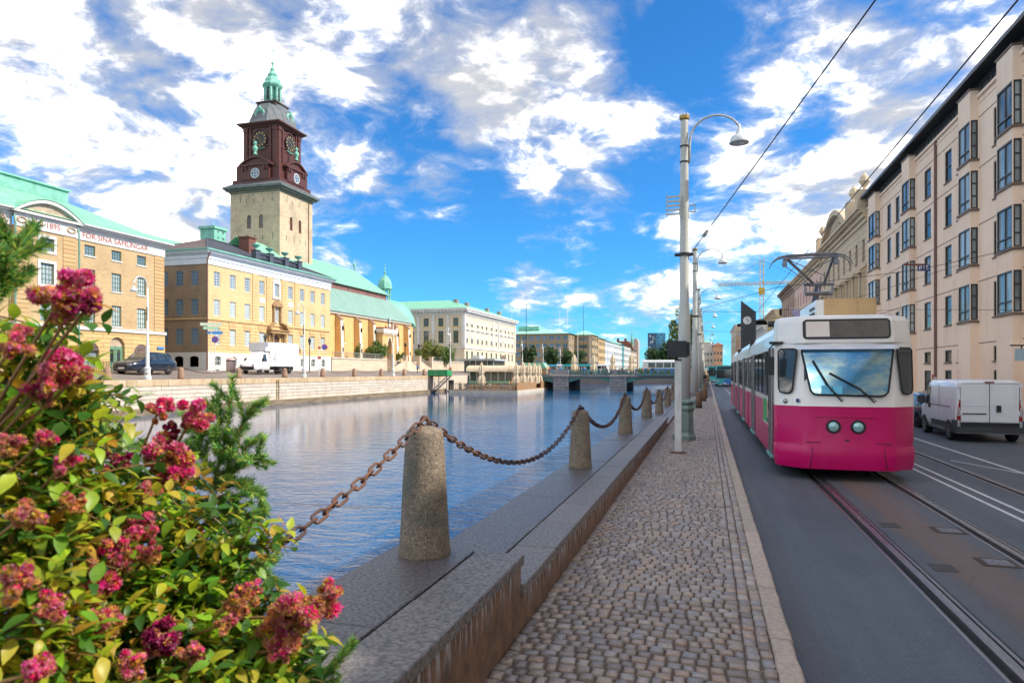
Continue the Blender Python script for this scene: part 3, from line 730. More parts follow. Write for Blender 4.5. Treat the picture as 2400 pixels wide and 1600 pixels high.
# ================================================================== facade helpers
class Face:
    """a wall plane: E faces +X, W faces -X (u runs along Y); S faces -Y (u runs along X)"""
    def __init__(s, kind, at): s.k, s.at = kind, at
    def pt(s, u, w, z):
        return (s.at+w, u, z) if s.k == 'E' else (s.at-w, u, z) if s.k == 'W' else (u, s.at-w, z)
    def box(s, g, u0, u1, w0, w1, z0, z1):
        a, b = s.pt(u0, w0, z0), s.pt(u1, w1, z1)
        g.box(min(a[0], b[0]), max(a[0], b[0]), min(a[1], b[1]), max(a[1], b[1]), z0, z1); return g
    def poly(s, g, pts, w): g.poly([s.pt(u, w, z) for u, z in pts]); return g
    def prism(s, g, pts, w0, w1):
        a = Vector(s.pt(0, w0, 0)); b = Vector(s.pt(0, w1, 0)); g.prism([s.pt(u, w0, z) for u, z in pts], b-a); return g
def arch_pts(u0, u1, zs, rise, n=10, pointed=False):
    c = (u0+u1)/2; h = (u1-u0)/2; pts = []
    for k in range(n+1):
        t = k/n
        if pointed:
            q = abs(2*t-1); pts.append((u0+(u1-u0)*t, zs+rise*(math.sqrt(max(0, 1-q**2*.999))*.62+.38*(1-q)) if 0 < t < 1 else zs))
        else:
            a = math.pi*(1-t); pts.append((c+h*math.cos(a), zs+rise*math.sin(a)))
    return pts
def wall(g, f, u0, u1, z0, z1, holes=(), rev=.25, w=0.):
    """flat wall with real openings; a hole is (u0,u1,z0,z1[,rise[,pointed]])"""
    us = sorted({u0, u1, *[h[0] for h in holes], *[h[1] for h in holes]}); zs = sorted({z0, z1, *[h[2] for h in holes], *[h[3] for h in holes]})
    us = [u for u in us if u0 <= u <= u1]; zs = [z for z in zs if z0 <= z <= z1]
    for a, b in zip(us, us[1:]):
        run = None
        for c, d in zip(zs, zs[1:]):
            mu, mz = (a+b)/2, (c+d)/2
            solid = not any(h[0] < mu < h[1] and h[2] < mz < h[3] for h in holes)
            if solid: run = (run[0], d) if run else (c, d)
            if run and (not solid or d == zs[-1]):
                f.poly(g, [(a, run[0]), (b, run[0]), (b, run[1]), (a, run[1])], w); run = None
            
    for h in holes:
        a, b, c, d = h[:4]
        if len(h) > 4 and h[4]:
            rise = h[4]; ap = arch_pts(a, b, d-rise, rise, 10, len(h) > 5 and h[5]); n = len(ap)//2
            f.poly(g, ap[:n+1]+[(ap[n][0], d+.0001), (a, d+.0001)], w); f.poly(g, ap[n:]+[(b, d+.0001), (ap[n][0], d+.0001)], w)
            edge = [(a, c)]+ap+[(b, c)]
        else: edge = [(a, c), (a, d), (b, d), (b, c)]
        for p, q in zip(edge, edge[1:]+edge[:1]):
            g.poly([f.pt(p[0], w, p[1]), f.pt(q[0], w, q[1]), f.pt(q[0], w-rev, q[1]), f.pt(p[0], w-rev, p[1])])
def glass(name, c1, c2, rough=.06, spec=.6, gx=1.2):
    if name in MATS: return MATS[name]
    m, nt, b = base_mat(name); L = nt.links.new
    oi = nt.nodes.new('ShaderNodeObjectInfo'); r = X(nt, oi.outputs['Random']); g = nt.nodes.new('ShaderNodeNewGeometry')
    n = noise(nt, vmath(nt, 'ADD', vmath(nt, 'MULTIPLY', g.outputs['Position'], (gx, gx, .35)), oi.outputs['Location']), .9, 3, .5)
    L(mixc(nt, (r*.8+n.step(.4, .65)*.45).min(1.), c1, c2), b.inputs['Base Color']); b.inputs['Roughness'].default_value = rough; b.inputs['Specular IOR Level'].default_value = spec
    bp = nt.nodes.new('ShaderNodeBump'); bp.inputs['Distance'].default_value = .004; L(noise(nt, g.outputs['Position'], 1.2, 2, .5).s, bp.inputs['Height']); L(bp.outputs[0], b.inputs['Normal'])
    MATS[name] = m; return m
GL_PALE = glass('curtained_glass', (.52, .58, .56), (.30, .36, .38)); GL_BLUE = glass('blue_glass', (.06, .12, .20), (.20, .28, .36)); GL_DARK = glass('dark_glass', (.02, .025, .03), (.07, .08, .085)); GL_GREEN = glass('greenish_glass', (.035, .05, .045), (.12, .14, .12))
_wc = {}
def window(f, parent, u, z0, w, h, frame, gl, nx=2, nz=3, ft=.09, bt=.045, recess=.14, rise=0., pointed=False, sill=None, name='window'):
    """sash window set back in its opening: outer frame, bars and a pane behind"""
    key = (f.k, round(w, 3), round(h, 3), frame.name, gl.name, nx, nz, ft, bt, recess, rise, pointed, sill.name if sill else 0)
    if key not in _wc:
        lf = Face(f.k, 0); g = G(); a, b = -w/2, w/2; r0, r1 = -recess-.06, -recess+.02; hs_ = h-rise
        lf.box(g, a, a+ft, r0, r1, 0, hs_); lf.box(g, b-ft, b, r0, r1, 0, hs_); lf.box(g, a+ft, b-ft, r0, r1, 0, ft)
        if rise:
            ap = arch_pts(a, b, hs_, rise, 10, pointed); ip = arch_pts(a+ft, b-ft, hs_, max(.02, rise-ft), 10, pointed)
            for k in range(10): lf.prism(g, [ap[k], ap[k+1], ip[k+1], ip[k]], r0, r1)
        else: lf.box(g, a+ft, b-ft, r0, r1, h-ft, h)
        for k in range(1, nx):
            c = a+(b-a)*k/nx; th = bt*(1.6 if nx == 4 and k == 2 else 1); lf.box(g, c-th/2, c+th/2, r0+.01, r1-.012, ft, (h-ft) if not rise else h-rise*.12)
        for k in range(1, nz):
            c = h*k/nz
            lf.box(g, a+ft, b-ft, r0+.012, r1-.014, c-bt/2, c+bt/2)
        p = G(); ed = [(a, 0), (b, 0)]+(list(reversed(arch_pts(a, b, hs_, rise, 10, pointed))) if rise else [(b, h), (a, h)])
        lf.poly(p, ed, -recess-.035)
        sm_ = None
        if sill: sg = G(); lf.box(sg, a-.1, b+.1, -.05, .09, -.13, -.005); sm_ = sg.mesh('sill', sill)
        _wc[key] = (g.mesh(name, frame), p.mesh('pane', gl), sm_)
    fm, pm, sm_ = _wc[key]; at = f.pt(u, 0, z0)
    o = place(fm, name, parent, loc=at); place(pm, 'pane', o, True)
    if sm_: place(sm_, 'sill', o, True)
    return o
def block(g, x0, x1, y0, y1, z0, z1, skip=''):
    """plain box body without the faces listed in skip (E, W, S, N, T, B)"""
    P = {'B': [(x0,y0,z0),(x0,y1,z0),(x1,y1,z0),(x1,y0,z0)], 'T': [(x0,y0,z1),(x1,y0,z1),(x1,y1,z1),(x0,y1,z1)], 'S': [(x0,y0,z0),(x1,y0,z0),(x1,y0,z1),(x0,y0,z1)],
         'N': [(x1,y1,z0),(x0,y1,z0),(x0,y1,z1),(x1,y1,z1)], 'W': [(x0,y1,z0),(x0,y0,z0),(x0,y0,z1),(x0,y1,z1)], 'E': [(x1,y0,z0),(x1,y1,z0),(x1,y1,z1),(x1,y0,z1)]}
    for k, v in P.items():
        if k not in skip: g.poly(v)
    return g
def band(x0, x1, y0, y1, z0, z1, out_, parent, name, m, steps=((0, 0, 1),)):
    """moulding that runs round a rectangular body: steps are (projection factor, z from, z to) as fractions"""
    g = G()
    for pf, a, b in steps:
        p = out_*pf; g.box(x0-p, x1+p, y0-p, y1+p, z0+(z1-z0)*a, z0+(z1-z0)*b)
    return g.build(name, m, parent)
M_STUC = mat('white_stucco', (.70, .69, .66), (.60, .58, .55), .8, .75, dirt=((.42, .38, .32), .6, .3))
M_BRICK1 = course_mat('ochre_brick', (.56, .385, .19), (.42, .28, .135), (.46, .36, .23), .26, .085, .012, .85, .004, stain=(.27, .16, .075), stain_amt=.4)
M_RUST1 = course_mat('ochre_rusticated', (.63, .43, .19), (.59, .39, .17), (.25, .155, .075), 2.6, .46, .028, .8, .03, stain=(.33, .19, .08))
M_QUOIN1 = course_mat('brick_quoins', (.55, .36, .165), (.47, .30, .14), (.16, .10, .05), 40, .42, .03, .85, .03)
M_COPPER = seam_mat('copper_roof', (.17, .45, .29), (.24, .54, .38), .62, 1, .55, stain=(.22, .40, .30))
M_COPPERX = seam_mat('copper_roof_x', (.17, .45, .29), (.24, .54, .38), .62, 0, .55, stain=(.22, .40, .30))
M_VERD = mat('verdigris', (.22, .52, .40), (.14, .38, .29), 1.5, .6, dirt=((.10, .20, .15), 1.2, .6))
M_FGREEN = mat('window_green', (.12, .19, .145), None, 3, .5); M_FBLUE = mat('window_bluegrey', (.24, .34, .38), None, 3, .5); M_FWHITE = mat('window_white', (.62, .68, .68), None, 3, .5)
M_DOORG = mat('door_green', (.16, .30, .18), (.12, .24, .15), 3, .45)
M_RED = mat('letter_red', (.38, .09, .07), None, 3, .6)
M_RELIEF = mat('relief_stone', (.55, .44, .32), (.38, .29, .20), 1.5, .8, bump=.12, bscale=2.6)
M_PIPE = mat('copper_pipe', (.16, .33, .26), (.10, .22, .17), 2, .5)
M_BPIPE = mat('brown_pipe', (.18, .09, .07), None, 3, .5)

# ================================================================== the museum
f1 = Face('E', -62.4); fr = Face('E', -62.05)
MUS = thing('museum', 'ochre brick museum with green copper roof and red lettering on a white frieze', 'building', (-66, 55, 2))
Y0, Y1 = 34.0, 67.05; cols = [38.2, 42.6, 56.84, 60.2, 63.66]
holes = [(c-.64, c+.64, a, b) for c in cols for a, b in ((14.13, 15.22), (10.72, 12.72), (6.91, 9.18))]
g = G(); wall(g, f1, Y0, Y1, 6.4, 15.7, holes); block(g, -80, -62.4, Y0, Y1, 2, 15.7, 'ETB'); g.build('wall', M_BRICK1, MUS)
arch = [(c-1.05, c+1.05, 2.45, 5.1, 1.05) for c in (38.2, 42.6, 56.84, 63.5)] + [(59.2, 61.2, 2.1, 5.75, 1.0)]
g = G(); wall(g, f1, Y0, Y1, 1.8, 6.4, arch, .5, .12); 
g.box(-62.4, -62.282, Y1-.002, Y1, 2, 6.4); g.build('ground_floor', M_RUST1, MUS)
# projecting middle bay
hr = [(51.69-.72, 51.69+.72, a, b) for a, b in ((13.75, 15.0), (10.5, 12.55), (6.91, 9.18))]
g = G(); wall(g, fr, 48.4, 54.84, 6.4, 15.7, hr); fr.box(g, 48.4, 48.401, -.35, 0, 6.4, 15.7); fr.box(g, 54.839, 54.84, -.35, 0, 6.4, 15.7); g.build('middle_bay', M_BRICK1, MUS)
ah = [(51.69-1.1, 51.69+1.1, 2.3, 5.5, 1.1)]
g = G(); wall(g, fr, 48.4, 54.84, 1.8, 6.4, ah, .5, .1); fr.box(g, 54.83, 54.842, -.35, .1, 1.8, 6.4); g.build('middle_ground_floor', M_RUST1, MUS)
for a, b, ff in ((53.4, 54.8, fr), (48.44, 49.8, fr), (65.5, 67.0, f1)): ff.box(G(), a, b, .0, .07, 6.7, 15.6).build('quoin_strip', M_QUOIN1, MUS)
ff = f1
g = G(); f1.box(g, Y0, 48.4, 0, .28, 6.32, 6.66); f1.box(g, 54.84, Y1+.1, 0, .28, 6.32, 6.66); fr.box(g, 48.35, 54.9, 0, .28, 6.32, 6.66); g.build('string_course', M_STUC, MUS)
g = G(); f1.box(g, Y0, 48.4, 0, .10, 15.62, 16.72); f1.box(g, 54.84, Y1+.05, 0, .10, 15.62, 16.72); g.box(-80, -62.4, Y1, Y1+.10, 15.62, 16.72); fr.box(g, 48.35, 54.9, 0, .12, 15.62, 16.9); g.build('frieze', M_STUC, MUS)
g = G()
for i, (p, a, b) in enumerate(((.25, 16.72, 16.9), (.55, 16.9, 17.08), (.8, 17.08, 17.22))):
    g.box(-80, -62.4+p, 54.6, Y1+p, a, b); g.box(-80, -62.4+p, Y0, 48.6, a, b)
g.build('cornice', M_STUC, MUS)
# segmental pediment over the middle bay
c = 51.65; hw = 3.75
def seg(u0, u1, z0, rise, n=16): return [(u0+(u1-u0)*k/n, z0+rise*math.sin(math.pi*(.12+.76*k/n))/1.0-rise*math.sin(math.pi*.12)) for k in range(n+1)]
o_, i_ = seg(c-hw, c+hw, 16.95, 2.55), seg(c-hw+.55, c+hw-.55, 17.1, 1.85)
g = G()
for k in range(16): fr.prism(g, [o_[k], o_[k+1], i_[k+1], i_[k]], -1.2, .55)
fr.box(g, c-hw, c+hw, -1.2, .5, 16.90, 17.10); g.build('pediment', M_STUC, MUS)
g = G(); fr.prism(g, i_, -.6, .18); g.build('pediment_relief', M_RELIEF, MUS)
g = G(); o2 = [(u, z+.05) for u, z in o_]
for k in range(16): fr.prism(g, [o2[k], o2[k+1], (o2[k+1][0], o2[k+1][1]+.07), (o2[k][0], o2[k][1]+.07)], -7, .62)
g.build('pediment_roof', M_COPPER, MUS)
for yy in (49.05, 54.25):
    w_ = G()
    for k in range(14):
        a = k*math.pi*2/14; w_.sphere((-61.9, yy+.42*math.cos(a), 16.25+.24*math.sin(a)), .11, 7, 5)
    w_.build('wreath', M_RELIEF, MUS)
# copper roof: steep slope, parapet band and flat top
g = G(); e = -61.6
ry0, ry1, rx, rz = Y0, 58.9, -68.0, 20.6
g.poly([(e, Y0, 17.24), (e, Y1+.8, 17.24), (rx, ry1, rz), (rx, Y0, rz)]); g.poly([(e, Y1+.8, 17.24), (-80, Y1+.8, 17.24), (-74, ry1, rz), (rx, ry1, rz)]); g.build('roof', M_COPPER, MUS)
g = G(); g.box(-75, rx+.15, Y0, ry1+.15, rz-.05, rz+1.25); g.box(-75.2, rx+.35, Y0, ry1+.35, rz+1.2, rz+1.38); g.build('roof_parapet', M_VERD, MUS)
for c_ in cols:
    for a, b, s_ in ((14.13, 15.22, 2), (10.72, 12.72, 4), (6.91, 9.18, 4)): window(f1, MUS, c_, a, 1.28, b-a, M_FGREEN, GL_PALE if b < 14 else GL_BLUE, 4 if b > 9.5 or 1 else 2, s_ if b < 14 else 3, .10, .05, sill=M_STUC)
for a, b in ((13.75, 15.0), (10.5, 12.55), (6.91, 9.18)):
    window(fr, MUS, 51.69, a, 1.44, b-a, M_FGREEN, GL_PALE if b < 13 else GL_BLUE, 4, 4 if b < 14 else 3, .10, .05)
    if b > 10:
        g = G()
        for u0, u1, z0, z1 in ((-.98, -.72, -.25, b-a+.28), (.72, .98, -.25, b-a+.28), (-.72, .72, b-a, b-a+.28), (-.72, .72, -.25, 0)): fr.box(g, 51.69+u0, 51.69+u1, 0, .08, a+z0, a+z1)
        g.build('window_surround', M_STUC, MUS)
M_AWN = mat('shop_interior', (.10, .045, .04), (.20, .16, .14), 1.5, .3)
for h in arch[:4]:
    f_ = Face('E', -62.28); cu = (h[0]+h[1])/2
    window(f_, MUS, cu, 2.45, 2.1, 2.65, M_FGREEN, GL_PALE, 2, 2, .08, .05, .35, 1.05)
    g = G(); f_.prism(g, [(cu-1.05, 4.2)]+arch_pts(cu-1.05, cu+1.05, 4.2, .9, 8)[1:-1]+[(cu+1.05, 4.2)], -.2, -.05); g.build('awning', M_AWN, MUS)
f_ = Face('E', -62.28)
g = G(); f_.box(g, 59.2, 61.2, -.4, -.3, 2.1, 4.75); d_ = g.build('door', M_DOORG, MUS)
for u in (59.55, 60.45): f_.box(G(), u, u+.42, -.32, -.27, 3.1, 4.4).build('pane', GL_DARK, d_)
f_.box(G(), 60.17, 60.23, -.34, -.26, 2.1, 4.75).build('meeting_rail', M_FGREEN, d_)
g = G(); f_.prism(g, [(59.2, 4.75)]+arch_pts(59.2, 61.2, 4.75, 1., 8)[1:-1]+[(61.2, 4.75)], -.4, -.3); g.build('fanlight', M_RELIEF, MUS)
fr_ = Face('E', -61.95); window(fr_, MUS, 51.69, 2.3, 2.2, 3.2, M_FGREEN, GL_GREEN, 2, 3, .1, .05, .35, 1.1)
for yy in (48.3, 55.0):
    G().tube([(-61.9, yy, 16.6), (-61.75, yy, 15.9), (-61.75, yy, 2.2)], .09, 8).build('downpipe', M_PIPE, MUS)
RZ = (R_(90), 0, R_(90))
text('lettering', '\u00b7\u00c5R\u00b71895\u00b7', M_RED, (-61.91, 51.65, 16.2), RZ, .78, MUS, .012, sx=1.0)
text('lettering', 'F\u00d6R\u00b7SINA\u00b7SAMLINGAR\u00b7', M_RED, (-62.28, 60.25, 16.14), RZ, .80, MUS, .012, sx=1.08)
text('lettering', 'AA', M_RED, (-62.28, 47.25, 16.14), RZ, .90, MUS, .012)
sg = thing('street_sign', 'small blue street name plate on the museum corner', 'sign', (-62.2, 66.3, 4.75)); G().box(-.07, .06, -.5, .5, -.14, .14).build('plate', mat('plate_blue', (.05, .22, .52)), sg, True)

# ================================================================== the ochre palace with white cornice
f2 = Face('E', -62.4); f2s = Face('S', 74.33)
PAL = thing('palace', 'three-storey ochre town palace with white cornice and dark balustrade beside the museum', 'building', (-69, 89, 2.1))
M_OCH = course_mat('ochre_plaster_brick', (.70, .49, .25), (.61, .41, .20), (.58, .43, .25), .26, .085, .010, .85, .004, stain=(.40, .22, .09), stain_amt=.35)
M_OCHR = course_mat('ochre_courses', (.70, .47, .22), (.66, .43, .20), (.27, .165, .08), 2.3, .45, .030, .8, .03, stain=(.40, .23, .10))
M_QUO2 = course_mat('ochre_pilaster', (.70, .47, .22), (.66, .43, .20), (.27, .165, .08), 50, .42, .034, .8, .03)
M_PLIN = course_mat('white_plinth', (.72, .69, .64), (.68, .65, .60), (.5, .47, .43), 2.0, .6, .015, .8, .004, stain=(.5, .45, .38), stain_amt=.25)
M_WCOR = mat('white_cornice', (.74, .77, .80), (.66, .70, .74), .9, .7)
cols2 = [76.22, 79.35, 82.45, 85.70, 89.18, 92.79, 96.0, 99.0, 102.1]; rows2 = ((13.22, 15.16), (9.36, 11.48), (5.5, 7.66))
hol = [(c-.62, c+.62, a, b) for c in cols2 for a, b in rows2 if not (c == 89.18 and a < 6)]
colsS = [-64.3, -66.7, -69.1, -71.5, -73.9]; holS = [(c-.58, c+.58, a, b) for c in colsS for a, b in rows2]
g = G(); wall(g, f2, 74.33, 104.4, 8.85, 16.0, [h for h in hol if h[2] > 8.8]); 
block(g, -77, -62.4, 74.33, 104.4, 2, 16, 'ESTB'); g.build('wall', M_OCH, PAL)
g = G(); wall(g, f2, 74.33, 104.4, 4.5, 8.85, [h for h in hol if h[2] < 8.8]+[(88.4, 89.96, 4.6, 7.5, .75)], .3); g.build('ground_floor', M_OCHR, PAL)
g = G(); wall(g, f2s, -77, -62.4, 4.5, 16.0, holS); g.build('end_wall', course_mat('shaded_dirty_brick', (.40, .28, .165), (.31, .21, .125), (.26, .19, .12), .3, .1, .014, .9, .006, stain=(.16, .12, .09), stain_amt=.7), PAL)  # end wall brick darkened for its shade as well as patchy dirt
bas = [(c-.62, c+.62, 2.75, 4.0, .3) for c in cols2 if abs(c-89.18) > 4]
g = G(); wall(g, f2, 74.2, 104.5, 1.9, 4.5, bas, .3, .14); wall(g, f2s, -77, -62.26, 1.9, 4.5, [(c-.7, c+.7, 2.6, 4.0, .3) for c in colsS], .12, .13); f2.box(g, 74.2, 104.5, 0, .14, 4.495, 4.5); g.build('plinth', M_PLIN, PAL)
band(-77, -62.4, 74.33, 104.4, 8.78, 8.98, .14, PAL, 'string_course', M_OCHR, ((1, 0, 1),))
band(-77, -62.4, 74.33, 104.4, 15.96, 17.74, .75, PAL, 'cornice', M_WCOR, ((.15, 0, .42), (.3, .42, .5), (.22, .5, .74), (.6, .74, .82), (.85, .82, .9), (1, .9, 1)))
for c in cols2:
    for a, b in rows2:
        if c == 89.18 and a < 6: continue
        window(f2, PAL, c, a, 1.24, b-a, M_FWHITE, GL_BLUE if a > 12 else GL_PALE, 4, 5, .09, .05, .12)
for c in colsS:
    for a, b in rows2: window(f2s, PAL, c, a, 1.16, b-a, M_FBLUE, GL_BLUE, 4, 4, .09, .05, .10)
fp = Face('E', -62.26)
for h in bas: window(fp, PAL, (h[0]+h[1])/2, 2.75, 1.24, 1.25, M_FWHITE, GL_GREEN, 2, 2, .08, .05, .16, .3)
for a, b in ((83.5, 84.7), (86.75, 87.9), (90.5, 91.7), (93.9, 95.1)): f2.box(G(), a, b, 0, .10, 8.98, 15.9).build('pilaster', M_QUO2, PAL)
for c in cols2:
    if c == 89.18: continue
    g = G()                                            # fan of voussoirs over the ground-floor windows
    for k in range(-2, 3): f2.prism(g, [(c+k*.26-.10, 7.72), (c+k*.26+.10, 7.72), (c+k*.40+.17, 8.6), (c+k*.40-.17, 8.6)], 0, .07)
    g.build('voussoirs', M_OCHR, PAL)
M_SAND = mat('carved_sandstone', (.40, .25, .115), (.26, .16, .08), 1.6, .85, bump=.03, bscale=5)
g = G(); f2.box(g, 88.4, 89.96, -.28, -.2, 4.6, 7.5); d_ = g.build('door', mat('door_brown', (.13, .075, .055), (.09, .05, .04), 2, .5), PAL)
for u in (88.55, 89.3): f2.box(G(), u, u+.5, -.22, -.17, 5.2, 6.6).build('door_panel', MATS['door_brown'], d_)
g = G(); f2.box(g, 87.0, 87.25, 0, .3, 4.5, 7.6); f2.box(g, 91.1, 91.35, 0, .3, 4.5, 7.6)
po = g.build('portal', M_SAND, PAL)
for u in (87.75, 90.6):
    g = G(); g.sm = True; g.lathe([(.30, 4.5), (.30, 4.75), (.22, 4.85), (.21, 6.2), (.18, 7.4), (.27, 7.5), (.27, 7.65)], 12, (-62.0, u, 0)); g.build('column', M_SAND, po)
g = G(); f2.box(g, 86.9, 91.45, 0, .75, 7.65, 8.05); f2.box(g, 86.75, 91.6, 0, .9, 8.05, 8.2)
for s_ in (-1, 1):
    pts = [(89.18+s_*2.4, 8.2), (89.18+s_*2.3, 8.55), (89.18+s_*1.9, 8.95), (89.18+s_*1.3, 9.25), (89.18+s_*.8, 9.3), (89.18+s_*.8, 9.1), (89.18+s_*1.4, 8.95), (89.18+s_*1.9, 8.5), (89.18+s_*2.1, 8.2)]
    f2.prism(g, pts, 0, .7)
g.build('broken_pediment', M_SAND, PAL)
g = G()
for s_ in (-1, 1): f2.box(g, 89.18+s_*.85-.16, 89.18+s_*.85+.16, 0, .28, 9.2, 11.7)
f2.box(g, 87.95, 90.4, 0, .4, 11.7, 11.95)
sp_ = seg(87.95, 90.4, 11.95, 1.1, 10); f2.prism(g, sp_+[(90.1, 11.95), (88.25, 11.95)], 0, .3); g.build('window_pediment', M_SAND, PAL)
g = G()
for u0, u1, z0, z1 in ((-.95, -.62, -.2, 2.1), (.62, .95, -.2, 2.1), (-.62, .62, 1.94, 2.2)): f2.box(g, 89.18+u0, 89.18+u1, 0, .1, 13.22+z0, 13.22+z1)
f2.prism(g, [(88.23, 15.42), (90.13, 15.42), (89.75, 15.85), (88.6, 15.85)], 0, .1); f2.box(g, 88.15, 90.2, 0, .16, 12.85, 13.02); g.build('window_surround', M_STUC, PAL)
for u in (85.7, 92.79): f2.box(G(), u-.6, u+.6, 0, .06, 11.95, 12.7).build('panel', M_STUC, PAL)
G().tube([(-61.75, 74.25, 17.6), (-62.15, 74.15, 16.6), (-62.2, 74.15, 15.6), (-62.2, 74.15, 2.2)], .10, 8).build('downpipe', M_BPIPE, PAL)
# roof
M_SLATE = course_mat('slate_tiles', (.050, .062, .085), (.085, .085, .105), (.02, .02, .028), .34, .22, .03, .55, .02, stain=(.10, .09, .09))
M_TILEB = course_mat('brown_tiles', (.15, .105, .095), (.115, .085, .08), (.05, .035, .03), .3, .24, .03, .7, .02)
xa, xb, ya, yb = -61.6, -77.8, 73.5, 105.2; rx = -69.7
g = G(); g.cur = 0; g.poly([(xa, ya, 17.76), (xa, yb, 17.76), (rx, 96, 21.2), (rx, 83, 21.2)]); g.poly([(xb, yb, 17.76), (xb, ya, 17.76), (rx, 83, 21.2), (rx, 96, 21.2)])
g.cur = 1; g.poly([(xb, ya, 17.76), (xa, ya, 17.76), (rx, 83, 21.2)]); g.poly([(xa, yb, 17.76), (xb, yb, 17.76), (rx, 96, 21.2)]); rf = g.build('roof', [M_SLATE, M_TILEB], PAL)
g = G(); g.tube([(xa, ya, 17.8), (rx, 83, 21.25), (rx, 96, 21.25), (xa, yb, 17.8)], .14, 6); g.build('ridge_tiles', M_SLATE, rf)
g = G(); g.box(xa-.02, xa+.12, ya, yb, 17.72, 17.9); g.box(xb, xa, ya-.12, ya+.02, 17.72, 17.9); g.build('gutter', M_VERD, rf)
g = G(); g.box(-73.4, -70.9, 86.0, 88.6, 20.8, 23.4); g.box(-73.6, -70.7, 85.8, 88.8, 23.4, 23.8); g.lathe([(.2, 23.8), (.1, 24.2), (.05, 24.6)], 8, (-72.1, 87.3, 0)); tu = g.build('turret', M_VERD, rf)
for zz in (22.0, 22.9):
    for yy in (86.7, 87.8): G().box(-70.92, -70.86, yy, yy+.22, zz, zz+.25).build('vent', M_IRON, tu)
M_BAL = mat('balustrade_slate', (.045, .06, .085), (.07, .085, .11), 2, .6)
g = G(); bw0, bw1 = -62.15, -61.75
for y in (83.75, 86.95, 90.76, 94.3): g.box(-62.35, -61.6, y-.5, y+.5, 17.76, 19.2); g.box(-62.45, -61.5, y-.58, y+.58, 19.2, 19.32)
g.box(bw0, bw1, 83.75, 94.3, 17.76, 18.05); g.box(bw0, bw1, 83.75, 94.3, 18.85, 19.08); ba = g.build('balustrade', M_BAL, PAL)
bm_ = G(); bm_.sm = True; bm_.lathe([(.07, 0), (.13, .25), (.06, .5), (.09, .8)], 8); bm_ = bm_.mesh('baluster', M_BAL)
y = 84.45
while y < 93.7:
    if min(abs(y-q) for q in (86.95, 90.76)) > .65: place(bm_, 'baluster', ba, loc=(-61.95, y, 18.05))
    y += .36
um = G(); um.sm = True; um.lathe([(.28, 0), (.16, .1), (.12, .3), (.45, .5), (.58, .7), (.62, .8), (.5, .82)], 14); um = um.mesh('urn', M_VERD)
for y in (83.75, 86.95, 90.76, 94.3): place(um, 'urn', ba, loc=(-62.0, y, 19.32))
G().box(-68.6, -66.8, 88.6, 90.2, 18.5, 22.3).box(-68.75, -66.65, 88.45, 90.35, 22.3, 22.5).build('chimney', mat('chimney_brick', (.19, .075, .05), (.13, .05, .04), 3, .85), rf)
# ================================================================== church tower
TX0, TX1, TY0, TY1 = -85.6, -75.0, 108.2, 118.9; tcx, tcy = (TX0+TX1)/2, (TY0+TY1)/2
TOW = thing('church_tower', 'tall pale brick church tower with dark red clock storey and green spire', 'tower', (tcx, tcy, 2))
M_TBR = course_mat('pale_tower_brick', (.64, .49, .31), (.44, .34, .235), (.54, .45, .33), .45, .16, .02, .9, .012, stain=(.31, .25, .18), stain_amt=.75)
M_TRED = mat('dark_red_timber', (.10, .026, .018), (.07, .019, .014), 1.4, .55)
M_TROOF = seam_mat('lead_roof', (.09, .105, .12), (.16, .175, .18), .9, 1, .5, stain=(.17, .13, .10))
te, ts = Face('E', TX1), Face('S', TY0)
we = [(111.76-.45, 111.76+.45, 28.4, 30.9, .45), (114.63-.45, 114.63+.45, 28.4, 30.9, .45)]; wsn = [(-82.0, -81.1, 28.4, 30.9, .45), (-79.4, -78.5, 28.4, 30.9, .45), (-80.6, -79.9, 23.4, 25.4, .35)]
g = G(); wall(g, te, TY0, TY1, 2, 35.4, we); wall(g, ts, TX0, TX1, 2, 35.4, wsn); block(g, TX0, TX1, TY0, TY1, 2, 35.4, 'ESTB'); g.build('shaft', M_TBR, TOW)
for h in we: window(te, TOW, (h[0]+h[1])/2, 28.4, .9, 2.5, M_TRED, mat('shutter_red', (.17, .06, .045), None, 3, .6), 2, 4, .08, .05, .15, .45)
for h in wsn: window(ts, TOW, (h[0]+h[1])/2, h[2], h[1]-h[0], h[3]-h[2], M_TRED, GL_DARK, 2, 4, .08, .05, .15, h[4])
rr = random.Random(11)
for f_, a, b in ((te, TY0+1, TY1-1), (ts, TX0+1, TX1-1)):
    for zz in (26.2, 33.2, 34.4, 22.4):
        for k in range(4 if f_ is te else 5):
            u = a+(b-a)*(k+.5)/(4 if f_ is te else 5)+rr.uniform(-.4, .4); f_.box(G(), u-.06, u+.06, -.05, .012, zz, zz+(rr.uniform(.6, 1.3) if zz < 34 else .25)).build('slit', M_IRON, TOW)
G().tube([(TX1+.06, TY1-1.4, 35), (TX1+.06, TY1-1.4, 4)], .1, 6).build('conductor', M_BPIPE, TOW)
def ringbox(h, z0, z1, w=None): return (tcx-h, tcx+h, tcy-h, tcy+h, z0, z1)
g = G(); g.box(*ringbox(5.45, 35.0, 35.15)); g.box(*ringbox(6.0, 35.4, 35.75)); g.box(*ringbox(6.35, 35.75, 36.15)); g.build('cornice', mat('tower_cornice', (.12, .15, .135), (.09, .10, .09), 1.2, .6), TOW)
g = G(); h0, h1 = 6.3, 4.6
g.loft([[(tcx-h0, tcy-h0, 36.16), (tcx+h0, tcy-h0, 36.16), (tcx+h0, tcy+h0, 36.16), (tcx-h0, tcy+h0, 36.16)], [(tcx-h1, tcy-h1, 37.3), (tcx+h1, tcy-h1, 37.3), (tcx+h1, tcy+h1, 37.3), (tcx-h1, tcy+h1, 37.3)]]); g.build('skirt_roof', M_TROOF, TOW)
